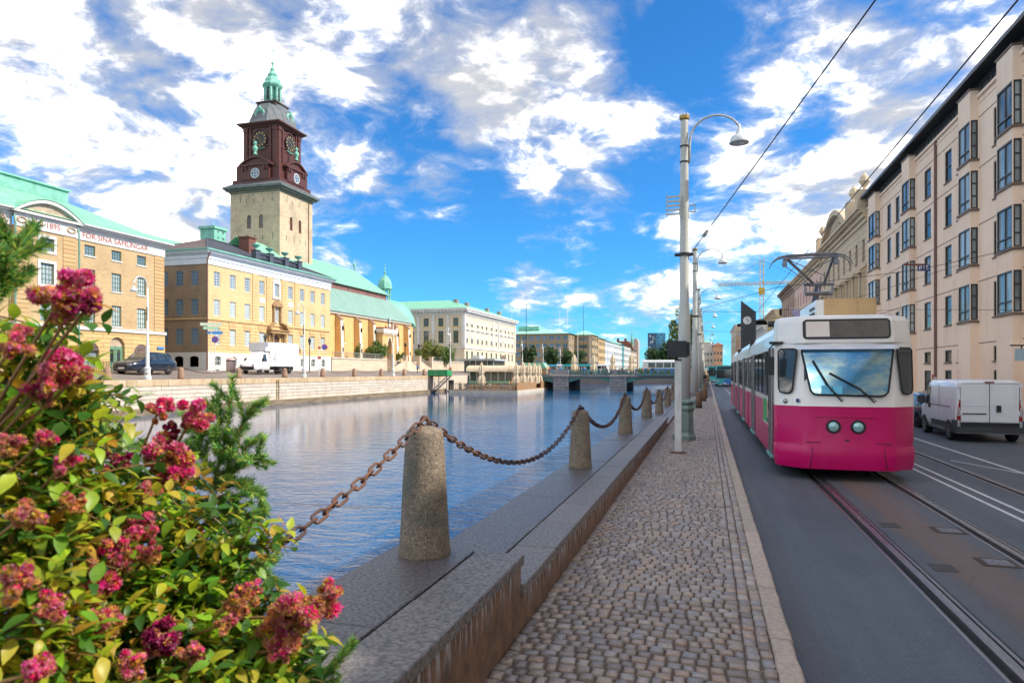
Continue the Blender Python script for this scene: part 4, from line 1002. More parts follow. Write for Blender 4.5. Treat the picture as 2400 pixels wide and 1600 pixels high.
g = G(); g.box(*ringbox(5.1, 36.4, 37.6)); g.box(*ringbox(4.6, 37.5, 40.4)); g.build('lower_storey', M_TRED, TOW)
HE = 4.5; fE, fS = Face('E', tcx+HE), Face('S', tcy-HE)
for f_, c in ((fE, tcy), (fS, tcx)):
    g = G(); f_.box(g, c-2.9, c+2.9, 0, .75, 37.5, 40.0); f_.box(g, c-3.5, c+3.5, .0, 1.0, 40.0, 40.3)
    o_ = seg(c-3.4, c+3.4, 40.3, 2.3, 14); i_ = seg(c-2.9, c+2.9, 40.3, 1.8, 14)
    for k in range(14): f_.prism(g, [o_[k], o_[k+1], i_[k+1], i_[k]], -.5, 1.05)
    f_.prism(g, i_, -.4, .7)
    for s_ in (-2.6, -2.0, 2.0, 2.6): f_.box(g, c+s_-.16, c+s_+.16, .7, .98, 39.2, 40.0)
    g.build('arched_gable', M_TRED, TOW)
    d0 = Vector(f_.pt(c, .76, 38.6)); nrm = Vector(f_.pt(0, 1, 0))-Vector(f_.pt(0, 0, 0)); q = nrm.to_track_quat('Z', 'Y').to_matrix()
    def disc(g, r0, r1, off, n=24):
        a = [d0+nrm*off+q @ Vector((r1*math.cos(2*math.pi*k/n), r1*math.sin(2*math.pi*k/n), 0)) for k in range(n)]
        b = [d0+nrm*off+q @ Vector((r0*math.cos(2*math.pi*k/n), r0*math.sin(2*math.pi*k/n), 0)) for k in range(n)]
        i, j = g.add(a), g.add(b)
        for k in range(n): g._f((i+k, i+(k+1) % n, j+(k+1) % n, j+k))
    g = G(); disc(g, .78, .95, .06); 
    for k in (-.3, .3): f_.box(g, c+k-.04, c+k+.04, .78, .82, 37.75, 39.45); f_.box(g, c-.85, c+.85, .78, .82, 38.6+k-.04, 38.6+k+.04)
    rw = g.build('round_window', M_FWHITE, TOW); g = G(); disc(g, .001, .9, .01); g.build('pane', GL_BLUE, rw)
    # clock storey face
    H2 = 3.62; f2_ = Face(f_.k, (tcx+H2) if f_.k == 'E' else (tcy-H2))
    g = G()
    for s_ in (-1, 1):
        for a, b in ((2.75, 3.6), (1.95, 2.35)): f2_.box(g, c+min(s_*a, s_*b), c+max(s_*a, s_*b), 0, .22, 40.4, 47.6)
        f2_.box(g, c+s_*3.15-.5, c+s_*3.15+.5, 0, .34, 46.9, 47.6)
    f2_.box(g, c-3.62, c+3.62, 0, .2, 44.0, 44.18)
    ai = arch_pts(c-1.75, c+1.75, 45.4, 1.75, 16); ao = arch_pts(c-2.0, c+2.0, 45.4, 2.0, 16)
    for k in range(16): f2_.prism(g, [ao[k], ao[k+1], ai[k+1], ai[k]], 0, .2)
    g.build('pilasters', M_TRED, TOW)
    d0 = Vector(f2_.pt(c, .24, 45.3)); M_DIAL = mat('dial_black', (.022, .026, .03), None, 3, .5); M_GOLD = mat('dial_gold', (.45, .29, .07), (.36, .22, .05), 4, .45, metal=.3)
    g = G(); a = [d0+q @ Vector((1.5*math.cos(2*math.pi*k/32), 1.5*math.sin(2*math.pi*k/32), 0)) for k in range(32)]; g.prism(a, nrm*.08); ck = g.build('clock', M_DIAL, TOW)
    up = Vector((0, 0, 1)); rt = up.cross(nrm)
    for k in range(12):
        an = 2*math.pi*k/12; dr = up*math.cos(an)+rt*math.sin(an); pr = nrm.cross(dr)
        p0, p1 = d0+nrm*.085+dr*1.0, d0+nrm*.085+dr*1.38; G().hexa([p0-pr*.10, p0+pr*.10, p1+pr*.13, p1-pr*.13], [v+nrm*.03 for v in (p0-pr*.10, p0+pr*.10, p1+pr*.13, p1-pr*.13)]).build('numeral', M_GOLD, ck)
    for an, ln, wd in ((2*math.pi*26/60, 1.25, .07), (2*math.pi*10.43/12, .85, .10)):
        dr = up*math.cos(an)+rt*math.sin(an); pr = nrm.cross(dr); p0, p1 = d0+nrm*.125-dr*.25, d0+nrm*.125+dr*ln
        G().hexa([p0-pr*wd, p0+pr*wd, p1+pr*.02, p1-pr*.02], [v+nrm*.03 for v in (p0-pr*wd, p0+pr*wd, p1+pr*.02, p1-pr*.02)]).build('clock_hand', M_GOLD, ck)
    g = G()
    for k in range(-5, 6): g.sphere(d0+nrm*.1+rt*(k*.2)+up*(-1.6-.12*math.cos(k*.32)), .11, 6, 4)
    g.build('clock_garland', M_VERD, TOW)
    bp_ = Vector(f_.pt(c, .75, 42.0)); g = G(); g.sm = True
    g.lathe([(.42, 0), (.30, .25), (.18, .5), (.42, .9), (.50, 1.25), (.38, 1.5), (.16, 1.65), (.15, 1.8), (.27, 1.95), (.30, 2.2), (.24, 2.42), (.02, 2.52)], 12, bp_); g.build('bust', M_VERD, TOW)
    # oval dormer in the dome
    d1 = Vector(f_.pt(c, -.62, 50.1)); g = G(); g.sm = True
    a = lambda r, o: [d1+nrm*o+q @ Vector((r*math.cos(2*math.pi*k/20), r*math.sin(2*math.pi*k/20), 0)) for k in range(20)]
    g.loft([a(1.0, -1.0), a(1.0, .15), a(.78, .15), a(.66, -.1)], True, False, True); g.lathe([(.2, 0), (.28, .25), (.1, .5), (.02, .55)], 8, d1+up*.95); dm = g.build('dormer', M_VERD, TOW)
    G().prism(a(.40, -.08), nrm*.04).build('pane', GL_DARK, dm)
g = G(); g.box(*ringbox(3.62, 40.3, 47.7)); g.build('clock_storey', M_TRED, TOW)
g = G()
for h, a, b in ((3.95, 47.6, 47.9), (4.3, 47.9, 48.15), (4.62, 48.15, 48.4)): g.box(*ringbox(h, a, b))
g.build('upper_cornice', M_TRED, TOW)
def sq(h, z): return [(tcx-h, tcy-h*.42, z), (tcx-h*.42, tcy-h, z), (tcx+h*.42, tcy-h, z), (tcx+h, tcy-h*.42, z), (tcx+h, tcy+h*.42, z), (tcx+h*.42, tcy+h, z), (tcx-h*.42, tcy+h, z), (tcx-h, tcy+h*.42, z)]
g = G(); g.sm = False
g.loft([[(p[0]*0+tcx+(p[0]-tcx)*1.0, tcy+(p[1]-tcy)*1.0, p[2]) for p in sq(h, z)] for h, z in ((4.45, 48.4), (4.2, 49.0), (3.95, 50.0), (3.5, 51.1), (2.9, 52.0), (2.3, 52.6))]); g.build('dome', M_TROOF, TOW)
g = G(); g.box(*ringbox(2.0, 52.3, 52.9)); g.box(*ringbox(2.2, 52.9, 53.15)); g.build('lantern_base', mat('lantern_base', (.07, .04, .035), None, 2, .6), TOW)
g = G()
for k in range(8):
    a = math.pi/8+k*math.pi/4; g.lathe([(.30, 53.15), (.30, 56.6)], 6, (tcx+1.38*math.cos(a), tcy+1.38*math.sin(a), 0))
g.lathe([(1.55, 53.15), (1.55, 53.6)], 8, (tcx, tcy, 0), rot=math.pi/8); g.lathe([(1.6, 56.1), (1.9, 56.5), (2.0, 56.8), (1.85, 56.95), (1.6, 57.3), (1.45, 57.9), (.95, 58.3), (.9, 58.5), (1.0, 58.8), (.7, 59.3), (.45, 59.6), (.5, 59.9), (.22, 60.4), (.12, 61.0)], 8, (tcx, tcy, 0), rot=math.pi/8)
g.lathe([(1.05, 53.2), (1.05, 56.2)], 8, (tcx, tcy, 0)); g.build('lantern', M_VERD, TOW)
for k in range(4):
    a = k*math.pi/2; g = G(); c0 = Vector((tcx+1.36*math.cos(a), tcy+1.36*math.sin(a), 0)); t = Vector((-math.sin(a), math.cos(a), 0)); n_ = Vector((math.cos(a), math.sin(a), 0))
    pr = [c0+t*u+Vector((0, 0, z)) for u, z in [(-.42, 53.7)]+arch_pts(-.42, .42, 55.2, .42, 6)+[(.42, 53.7)]]; g.prism(pr, n_*.05); g.build('opening', M_BLACK, TOW)
g = G()
for k in range(16):
    a = 2*math.pi*k/16; g.tube([(tcx+2.1*math.cos(a), tcy+2.1*math.sin(a), 53.1), (tcx+2.1*math.cos(a), tcy+2.1*math.sin(a), 54.1)], .03, 4)
for z in (53.6, 54.1): g.tube([(tcx+2.1*math.cos(2*math.pi*k/16), tcy+2.1*math.sin(2*math.pi*k/16), z) for k in range(16)], .03, 4, closed=True)
tag(g.build('lantern_railing', M_IRON, TOW), kind='stuff')
g = G(); g.lathe([(.10, 60.9), (.05, 62.5), (.02, 64.4)], 6, (tcx, tcy, 0)); g.sphere((tcx, tcy, 61.1), .3, 8, 6); g.box(tcx-.02, tcx+.02, tcy-.05, tcy+.6, 63.5, 63.9); g.build('spire', M_VERD, TOW)

# ================================================================== church body
fc_ = Face('E', -66.0)
CH = thing('church', 'ochre gothic church with buttresses and two-tier green copper roofs', 'church', (-74, 128, 2.1))
M_CHO = mat('church_ochre', (.70, .44, .18), (.62, .38, .15), .6, .85, dirt=((.42, .23, .09), .5, .35))
M_CHW = mat('buttress_white', (.72, .66, .56), (.64, .57, .46), .8, .8)
M_AISLE = seam_mat('weathered_copper', (.17, .31, .25), (.25, .38, .33), .55, 1, .5, stain=(.30, .36, .22))
wy = (114.68, 121.22, 132.9, 138.6)
g = G(); wall(g, fc_, 100, 145, 2.1, 13.1, [(y-.95, y+.95, 7.4, 11.9, 2.0, True) for y in wy], .45); block(g, -86, -66, 100, 145, 2.1, 13.1, 'ETB')
cx_, cy_ = -75.5, 145.0
aps = [(cx_+9.5*math.cos(a), cy_+9.0*math.sin(a)) for a in [R_(0), R_(28), R_(60), R_(90), R_(120), R_(152), R_(180)]]
for p, q2 in zip(aps, aps[1:]): g.poly([(p[0], p[1], 2.1), (q2[0], q2[1], 2.1), (q2[0], q2[1], 13.1), (p[0], p[1], 13.1)])
g.build('wall', M_CHO, CH)
g = G(); fc_.box(g, 100, 145.3, 0, .35, 12.65, 13.1); g.build('eaves_band', M_CHW, CH)
for y in wy:
    window(fc_, CH, y, 7.4, 1.9, 4.5, mat('gothic_frame', (.22, .085, .05), None, 3, .6), GL_PALE, 3, 4, .14, .08, .3, 2.0, True)
    fc_.box(G(), y-1.2, y+1.2, 0, .2, 7.15, 7.38).build('sill', M_CHW, CH)
for y in (107, 112.65, 119.71, 125.5, 136.0, 142.3):
    g = G(); g.hexa([(-66, y-.45, 2.1), (-64.6, y-.45, 2.1), (-64.6, y+.45, 2.1), (-66, y+.45, 2.1)], [(-66, y-.45, 12.6), (-64.9, y-.45, 11.6), (-64.9, y+.45, 11.6), (-66, y+.45, 12.6)])
    bt = g.build('buttress', M_CHO, CH)
    g = G(); g.hexa([(-64.62, y-.47, 2.1), (-64.56, y-.47, 2.1), (-64.56, y+.47, 2.1), (-64.62, y+.47, 2.1)], [(-64.94, y-.47, 11.5), (-64.86, y-.47, 11.5), (-64.86, y+.47, 11.5), (-64.94, y+.47, 11.5)]); g.build('pilaster', M_CHW, bt)
    G().poly([(-66, y-.55, 12.75), (-64.7, y-.55, 11.6), (-64.7, y+.55, 11.6), (-66, y+.55, 12.75)]).build('coping', mat('buttress_tiles', (.28, .16, .12), None, 2, .8), bt)
    for zz in (5.6, 9.6): G().box(-64.75, -64.5, y-.07, y+.07, zz, zz+.8).build('wall_anchor', M_IRON, bt)
# porch
fp_ = Face('E', -63.4)
g = G(); wall(g, fp_, 126.2, 132.2, 2.1, 10.2, [(128.2, 130.4, 2.1, 9.2, 2.2, True)], 1.2); Face('S', 126.2).box(g, -66, -63.4, 0, .02, 2.1, 10.2); g.poly([(-66, 132.2, 2.1), (-63.4, 132.2, 2.1), (-63.4, 132.2, 10.2), (-66, 132.2, 10.2)]); po = g.build('porch', M_CHO, CH)
g = G(); g.box(-66, -63.0, 125.9, 132.5, 9.9, 10.7)
for k in range(11): g.box(-63.42, -63.05, 126.2+k*.58, 126.45+k*.58, 9.5, 9.9)
g.build('porch_cornice', M_CHW, po); G().box(-66, -63.2, 126.1, 132.3, 10.7, 11.0).build('porch_roof', mat('porch_roof', (.20, .09, .08), None, 2, .6), po)
g = G(); g.tube([(-63.6, 129.2, 11), (-63.6, 129.2, 13.0)], .09, 6); g.box(-63.68, -63.52, 128.7, 129.7, 12.2, 12.35); g.build('cross', M_IRON, po)
G().box(-64.8, -64.7, 128.2, 130.4, 2.1, 9).build('porch_door', mat('shade_door', (.20, .15, .14), (.14, .11, .10), 1, .6), po)
g = G(); ao, ai = arch_pts(128.0, 130.6, 7.0, 2.4, 12, True), arch_pts(128.25, 130.35, 7.0, 2.15, 12, True)
for k in range(12): fp_.prism(g, [ao[k], ao[k+1], ai[k+1], ai[k]], 0, .12)
g.build('arch_moulding', M_CHW, po)
# roofs
g = G(); g.poly([(-65.4, 100, 13.05), (-65.4, 145.2, 13.05), (-70.2, 141.5, 18.4), (-70.2, 100, 18.4)]); 
e0 = [(cx_+10.1*math.cos(a), cy_+9.6*math.sin(a), 13.05) for a in [R_(0), R_(28), R_(60), R_(90)]]; e1 = [(cx_+5.3*math.cos(a), cy_-3.5+6*math.sin(a), 18.4) for a in [R_(0), R_(28), R_(60), R_(90)]]
for k in range(3): g.poly([e0[k], e0[k+1], e1[k+1], e1[k]])
g.build('aisle_roof', M_AISLE, CH)
g = G(); g.box(-80, -70.0, 100, 141.3, 18.2, 19.3); g.build('clerestory_band', mat('clerestory_red', (.25, .115, .095), (.20, .09, .075), 1, .7), CH)
for y in (108, 116, 124, 132, 139): G().box(-69.98, -69.9, y, y+.5, 18.6, 18.9).build('band_window', GL_GREEN, CH)
g = G(); g.poly([(-69.5, 100, 19.25), (-69.5, 142, 19.25), (-78, 141.0, 25.2), (-78, 100, 25.2)]); g.poly([(-69.5, 142, 19.25), (-86, 146, 19.25), (-78, 141.0, 25.2)]); g.poly([(-86.5, 146, 19.25), (-86.5, 100, 19.25), (-78, 100, 25.2), (-78, 141, 25.2)]); nr = g.build('nave_roof', M_COPPER, CH)
g = G(); g.sm = True; g.lathe([(.1, 0), (.12, .8), (.35, 1.1), (.40, 1.4), (.1, 1.8), (.05, 2.7)], 8, (-78, 141, 25.1)); g.build('finial', M_VERD, nr)
# rounded copper apse and its cupola
g = G(); g.sm = True; A_ = (-74.5, 150.5)
g.lathe([(7.2, 12.8), (6.9, 13.4), (6.5, 15.0), (5.6, 16.8), (4.2, 18.2), (2.2, 19.0)], 20, (A_[0], A_[1], 0)); g.build('apse_roof', M_VERD, CH)
g = G(); g.lathe([(6.3, 2.1), (6.3, 12.9)], 20, (A_[0], A_[1], 0)); g.build('apse_wall', M_CHO, CH)
cu = thing('cupola', 'small green copper cupola with open arches above the church apse', 'cupola', (-74.5, 149.5, 18.5)); cu.scale = (.85, .85, .92)
g = G(); g.lathe([(1.9, 0), (1.9, .7), (1.7, .75)], 8, rot=math.pi/8); g.build('base', M_VERD, cu, True)
for k in range(8): a = math.pi/8+k*math.pi/4; G().lathe([(.22, .7), (.22, 3.5)], 6, (1.45*math.cos(a), 1.45*math.sin(a), 0)).build('column', M_VERD, cu, True)
g = G(); g.sm = False; g.lathe([(1.7, 3.3), (2.05, 3.6), (2.0, 3.8), (1.95, 4.6), (1.75, 5.5), (1.3, 6.3), (.7, 6.9), (.3, 7.1), (.25, 7.7), (.4, 8.0), (.12, 8.3), (.08, 9.6), (.2, 9.8), (.02, 10.1)], 8, rot=math.pi/8); g.build('dome', M_VERD, cu, True)
G().box(-.05, .05, -.5, .5, 9.0, 9.12).build('cross', M_VERD, cu, True)
# low green-roofed wing between the palace and the tower
WG = thing('chapel_wing', 'low wing with pale green roof between the palace roof and the tower', 'building', (-80, 98, 2.1))
g = G(); block(g, -88, -75.5, 84, 107.8, 2.1, 18, 'TB'); g.build('wall', M_TBR, WG); G().prism([(-75.2, 84, 18), (-88.3, 84, 18), (-81.5, 84, 22.8)], (0, 23.8, 0)).build('roof', M_COPPER, WG)

# ================================================================== terrace and steps in front of the church
TER = thing('terrace', 'pale stone terrace wall with railings in front of the church', 'terrace', (-63, 130, 2))
M_TER = course_mat('terrace_stone', (.62, .50, .38), (.56, .44, .32), (.40, .31, .22), 1.6, .42, .018, .85, .01, stain=(.45, .30, .17), stain_amt=.3)
g = G(); g.box(-65.9, -62.2, 104.7, 126.5, 1.9, 4.25); g.box(-65.9, -62.2, 147, 171.8, 1.9, 4.25); g.box(-65.9, -63.2, 126.5, 147, 1.9, 4.2); g.build('wall', M_TER, TER)
g = G(); g.box(-62.5, -62.05, 104.7, 126.6, 4.25, 4.42); g.box(-62.5, -62.05, 146.9, 171.8, 4.25, 4.42); g.build('coping', M_CHW, TER)
M_RAIL = mat('railing_greengrey', (.20, .26, .24), None, 3, .5)
for a, b in ((104.9, 126.4), (147.1, 171.5)):
    g = G(); g.box(-62.3, -62.24, a, b, 5.35, 5.43); g.box(-62.3, -62.24, a, b, 4.5, 4.55); y = a
    while y < b: g.box(-62.285, -62.255, y, y+.03, 4.45, 5.4); y += .22
    tag(g.build('railing', M_RAIL, TER), kind='stuff')
g = G(); n = 12
for k in range(n): g.box(-63.2, -62.8+ (n-k)*.16, 133+k*.0, 140, 2.0+k*.18-.2, 2.0+(k+1)*.18)
g.build('steps', M_TER, TER)
for y0, y1 in ((126.5, 133), (140, 147)):
    g = G(); pts = [(y0, 2), (y1, 2), (y1, 4.3), (y0, 2.6)] if y0 > 135 else [(y0, 2), (y1, 2), (y1, 2.6), (y0, 4.3)]
    if y0 > 135: pts = [(y0, 2), (y1, 2), (y1, 2.5), (y0, 4.4)]
    else: pts = [(y0, 2), (y1, 2), (y1, 4.4), (y0, 2.5)]
    g.prism([(-61.2, y, z) for y, z in pts], (-.5, 0, 0)); g.build('stair_side', M_TER, TER)
    g = G(); P = [(-61.45, y, z+.9) for y, z in pts[2:]]; g.tube(P, .06, 5)
    for t in range(9): q = Vector(P[0]).lerp(Vector(P[1]), t/8); g.tube([q, q-Vector((0, 0, .9))], .035, 4)
    tag(g.build('stair_railing', M_RAIL, TER), kind='stuff')
for y in (126.5, 133, 140, 147):
    g = G(); g.box(-61.9, -61.1, y-.4, y+.4, 2, 5.2); g.box(-62.0, -61.0, y-.5, y+.5, 5.2, 5.4); pi_ = g.build('pier', M_TER, TER)
    if y in (133, 140):
        g = G(); g.tube([(-61.5, y, 5.4), (-61.5, y, 7.2)], .07, 6); g.lathe([(.1, 7.2), (.28, 7.4), (.3, 7.8), (.15, 8.0), (.02, 8.2)], 6, (-61.5, y, 0)); g.build('lantern', M_IRON, pi_)

# ================================================================== long pale palace beyond the church
f4, f4s = Face('E', -62.4), Face('S', 172.2)
LP = thing('pale_palace', 'long cream three-storey palace with green hipped roof beyond the church', 'building', (-75, 197, 2))
M_CREAM = mat('cream_stucco', (.66, .56, .42), (.60, .50, .37), .5, .8, dirt=((.45, .37, .28), .5, .3)); M_CREAMY = mat('yellow_stucco', (.64, .49, .25), (.60, .45, .22), .6, .8)
c4 = [173.9+k*4.62 for k in range(11)]; c4 = [174.2, 178.3, 183.3, 187.2, 191.2, 195.9, 200.9, 205.7, 210.6, 214.6, 218.7]
r4 = ((14.1, 16.4), (9.6, 12.9), (5.2, 7.5)); c4s = [-64.9, -69.2, -73.5, -77.8, -82.1, -86.4]
H4 = [(c-.75, c+.75, a, b) for c in c4 for a, b in r4]; H4s = [(c-.75, c+.75, a, b) for c in c4s for a, b in r4[:2]]
g = G(); wall(g, f4, 172.2, 222.5, 1.9, 17.2, H4, .3); wall(g, f4s, -90, -62.4, 1.9, 17.2, H4s, .3); block(g, -90, -62.4, 172.2, 222.5, 1.9, 17.2, 'ESTB'); g.build('wall', M_CREAM, LP)
for z0, z1, p in ((8.2, 8.6, .2), (3.6, 3.8, .1), (13.1, 13.35, .15)): band(-90, -62.4, 172.2, 222.5, z0, z1, p, LP, 'string_course', M_STUC, ((1, 0, 1),))
band(-90, -62.4, 172.2, 222.5, 17.2, 18.95, 1.1, LP, 'cornice', M_STUC, ((.1, 0, .35), (.35, .35, .55), (.8, .6, .8), (1, .8, 1)))
g = G()
y = 172.2
while y < 222: g.box(-61.6+.0, -61.35, y, y+.35, 17.85, 18.2); y += 1.0
x = -89.0
while x < -62: g.box(x, x+.35, 171.1, 171.4, 17.85, 18.2); x += 1.0
tag(g.build('modillions', M_STUC, LP), kind='stuff')
M_SHD = mat('blind_white', (.74, .73, .68), None, 3, .7)
for c in c4:
    for a, b in r4:
        window(f4, LP, c, a, 1.5, b-a, M_FBLUE if a > 8 else M_FGREEN, GL_GREEN, 2, 3, .12, .06, .2)
        if a > 8: f4.box(G(), c-.68, c+.68, -.1, .02, a+(b-a)*.42, b-.1).build('blind', M_SHD, LP)
        if 9 < a < 12: f4.box(G(), c-1.0, c+1.0, 0, .35, b+.35, b+.6).build('window_hood', M_STUC, LP)
for c in c4s:
    for a, b in r4[:2]: window(f4s, LP, c, a, 1.5, b-a, M_FGREEN, GL_GREEN, 2, 3, .12, .06, .2)
    f4s.box(G(), c-1.2, c+1.2, -.02, .03, 13.4, 14.05).build('panel', M_CREAMY, LP)
for k in range(6): f4s.box(G(), -62.45-k*4.3-.75, -62.45-k*4.3+.02, 0, .22, 8.6, 17.15).build('pilaster', M_STUC, LP)
for y in (172.6, 197.5, 203.4, 208.2, 222.1): f4.box(G(), y-.4, y+.4, 0, .22, 8.6, 17.15).build('pilaster', M_STUC, LP)
g = G(); wall_ = Face('E', -62.2); wall_.prism(g, [(206.3, 2.1)]+arch_pts(206.3, 209.5, 5.5, 1.7, 8)[0:]+[(209.5, 2.1)], -.1, .04); g.build('door', mat('portal_brown', (.22, .13, .08), None, 1, .6), LP)
g = G(); x0, x1, y0, y1 = -91, -61.3, 171.1, 223.6
g.poly([(x1, y0, 18.96), (x1, y1, 18.96), (-70, y1-9, 22.0), (-70, y0+9, 22.0)]); g.poly([(x0, y0, 18.96), (x1, y0, 18.96), (-70, y0+9, 22.0), (x0, y0+9, 22.0)]); g.poly([(x1, y1, 18.96), (x0, y1, 18.96), (x0, y1-9, 22), (-70, y1-9, 22)]); g.poly([(x0, y0+9, 22), (-70, y0+9, 22), (-70, y1-9, 22), (x0, y1-9, 22)]); r_ = g.build('roof', M_COPPERX, LP)
for y in (178, 187, 206, 219): G().box(-67.8, -66.8, y, y+1.5, 19.5, 22.0).build('chimney', mat('chimney_grey', (.30, .24, .19), (.22, .18, .15), 2, .9), r_)
# ================================================================== the pale apartment block on the right
fw = Face('W', 12.0); M_PINK = mat('peach_render', (.93, .72, .55), (.87, .65, .48), .45, .85, dirt=((.52, .35, .24), .9, .45), bump=.004, bscale=25)
M_DKFR = mat('dark_window_frame', (.035, .04, .042), None, 3, .4); M_SILLB = mat('brown_sill', (.17, .115, .085), None, 3, .6)
GL_SKY = glass('tall_pane', (.02, .04, .06), (.46, .52, .50), .03, .8); GL_CUR = glass('curtain_pane', (.018, .022, .02), (.12, .13, .11), .05, .6, 3.)
APT = thing('apartment_block', 'peach rendered apartment block with stacked bay windows on the right of the street', 'building', (16, 40, 0))
rows = ((11.80, 13.42), (9.50, 11.10), (6.95, 8.50), (4.38, 5.90)); small = ((2.46, 3.10), (.9, 2.06))
wu = [(33.22, 34.35), (37.72, 38.78), (39.65, 40.68), (43.0, 44.2), (47.68, 48.6), (49.45, 50.4), (51.6, 52.6), (57.1, 58.0)]
bays = [(31.45, 31.45, 33.02), (36.0, 36.0, 37.55), (45.85, 45.85, 47.5), (54.5, 54.5, 56.6)]
hol = [(a, b, z0, z1) for a, b in wu for z0, z1 in rows]; hol += [(a, b, z0, z1) for a, b in wu if a < 45 for z0, z1 in small] + [(a, b, z0, z1) for a, b in wu if a > 45 for z0, z1 in small[1:]]
g = G(); wall(g, fw, 8.0, 58.7, 0, 14.62, hol, .12); block(g, 12.0, 26, 8.0, 58.7, 0, 14.62, 'WTB'); g.build('wall', M_PINK, APT)
for h in hol:
    window(fw, APT, (h[0]+h[1])/2, h[2], h[1]-h[0], h[3]-h[2], M_DKFR, GL_CUR, 1 if h[3]-h[2] < 1 else 1, 1 if h[3]-h[2] < .8 else 2, .055, .05, .05)
    fw.box(G(), h[0]-.04, h[1]+.04, -.02, .06, h[2]-.06, h[2]-.004).build('sill', M_SILLB, APT)
for (b0, bf, b1) in bays:                               # square bays, glazed on the front and towards the street's near end
    g = G(); D_ = .36; fb = Face('W', 12.0-D_); fs_ = Face('S', b0)
    hf = [(bf+.05, b1-.04, z0-.02, z1+.12) for z0, z1 in rows]; hs2 = [(12.0-D_+.03, 11.96, z0-.02, z1+.12) for z0, z1 in rows]
    wall(g, fb, b0, b1, 0, 14.9, hf, .10); wall(g, fs_, 12.0-D_, 12.0, 0, 14.9, hs2, .10); g.poly([(12-D_, b1, 0), (12, b1, 0), (12, b1, 14.9), (12-D_, b1, 14.9)]); g.poly([(12-D_, b0, 14.9), (12-D_, b1, 14.9), (12, b1, 14.9), (12, b0, 14.9)])
    by = g.build('bay', M_PINK, APT)
    for h in hf: window(fb, by, (h[0]+h[1])/2, h[2], h[1]-h[0], h[3]-h[2], M_DKFR, GL_SKY, 2, 1, .06, .06, .03, name='bay_window'); fb.box(G(), h[0], h[1], -.06, .0, h[2]+.42, h[2]+.47).build('transom', M_DKFR, APT)
    for h in hs2: window(fs_, by, (h[0]+h[1])/2, h[2], h[1]-h[0], h[3]-h[2], M_DKFR, GL_SKY, 1, 3, .06, .06, .03, name='bay_side_window')
    g = G(); g.box(12-D_-.05, 12.05, b0-.05, b1+.05, 14.9, 14.98); g.build('bay_cap', M_SILLB, APT)
    for z0, z1 in rows: G().box(12-D_-.07, 12.0, b0-.07, b1+.03, z0-.14, z0-.04).build('bay_sill', M_SILLB, APT)
for zz in (13.62, 11.30, 8.70, 6.10, 3.28): fw.box(G(), 8.0, 58.7, -.01, .012, zz, zz+.035).build('render_joint', M_SILLB, APT)
g = G(); g.box(11.97, 12.0, 8.0, 58.7, 14.25, 14.34); g.box(11.9, 12.1, 8.0, 58.7, 14.52, 14.66); g.build('parapet_moulding', M_PINK, APT)
g = G(); g.box(12.25, 25.5, 8.0, 58.6, 14.6, 15.5); at = g.build('attic', mat('attic_zinc', (.075, .07, .072), (.05, .05, .052), 1, .5), APT)
y = 28.0
while y < 58:
    fa = Face('W', 12.25); window(fa, APT, y+.45, 14.72, .85, .6, M_DKFR, GL_SKY, 1, 1, .06, .05, -.01, name='attic_window'); y += 1.25
g = G(); g.box(11.55, 25.6, 8.0, 58.9, 15.5, 15.62); g.box(11.5, 11.6, 8.0, 58.9, 15.42, 15.6); g.build('roof', M_DKFR, APT)
g = G(); g.box(12.9, 25, 8.6, 58, 15.6, 16.6); g.build('shading_roof', MATS['attic_zinc'], APT)  # unseen raised roof, added to keep the farther bollards in shade
G().tube([(11.93, 42.0, 14.5), (11.93, 42.0, 1.7)], .07, 8).build('downpipe', M_BPIPE, APT); G().tube([(11.93, 42.0, 1.7), (11.93, 42.0, .1)], .075, 8).build('pipe_foot', M_POLE, APT)
G().box(11.9, 11.99, 42.05, 42.45, 1.55, 1.85).build('number_plate', mat('plate_red', (.5, .02, .02), None, 3, .4), APT)
# lower neighbours out of view, roofs stepped to let sun reach flowers and bollard
NB = thing('unseen_house', 'unseen peach house at the near end of the street, roof stepped for sunlight', 'building', (16, 0, 0))
g = G(); block(g, 12.0, 26, -60, 4.6, 0, 12.95, 'B'); block(g, 12.0, 26, 4.6, 7.9, 0, 13.7, 'B'); g.build('wall', M_PINK, NB); G().box(11.8, 26.2, -60, 4.6, 12.95, 13.2).box(11.8, 26.2, 4.6, 7.9, 13.7, 14.0).build('roof', M_DKFR, NB)
# hanging shop sign
hs_ = thing('hanging_sign', 'plain pale blue board hanging from an iron bracket on the peach facade', 'sign', (11.3, 28.7, 2.6))
G().box(-.6, .55, -.03, .03, -.22, .22).build('board', mat('pale_blue_board', (.36, .50, .56), None, 2, .6), hs_, True)
G().tube([(.75, 0, .32), (-.75, 0, .34)], .03, 6).box(-.42, -.38, -.02, .02, .2, .34).box(.36, .4, -.02, .02, .2, .34).build('bracket', M_IRON, hs_, True)

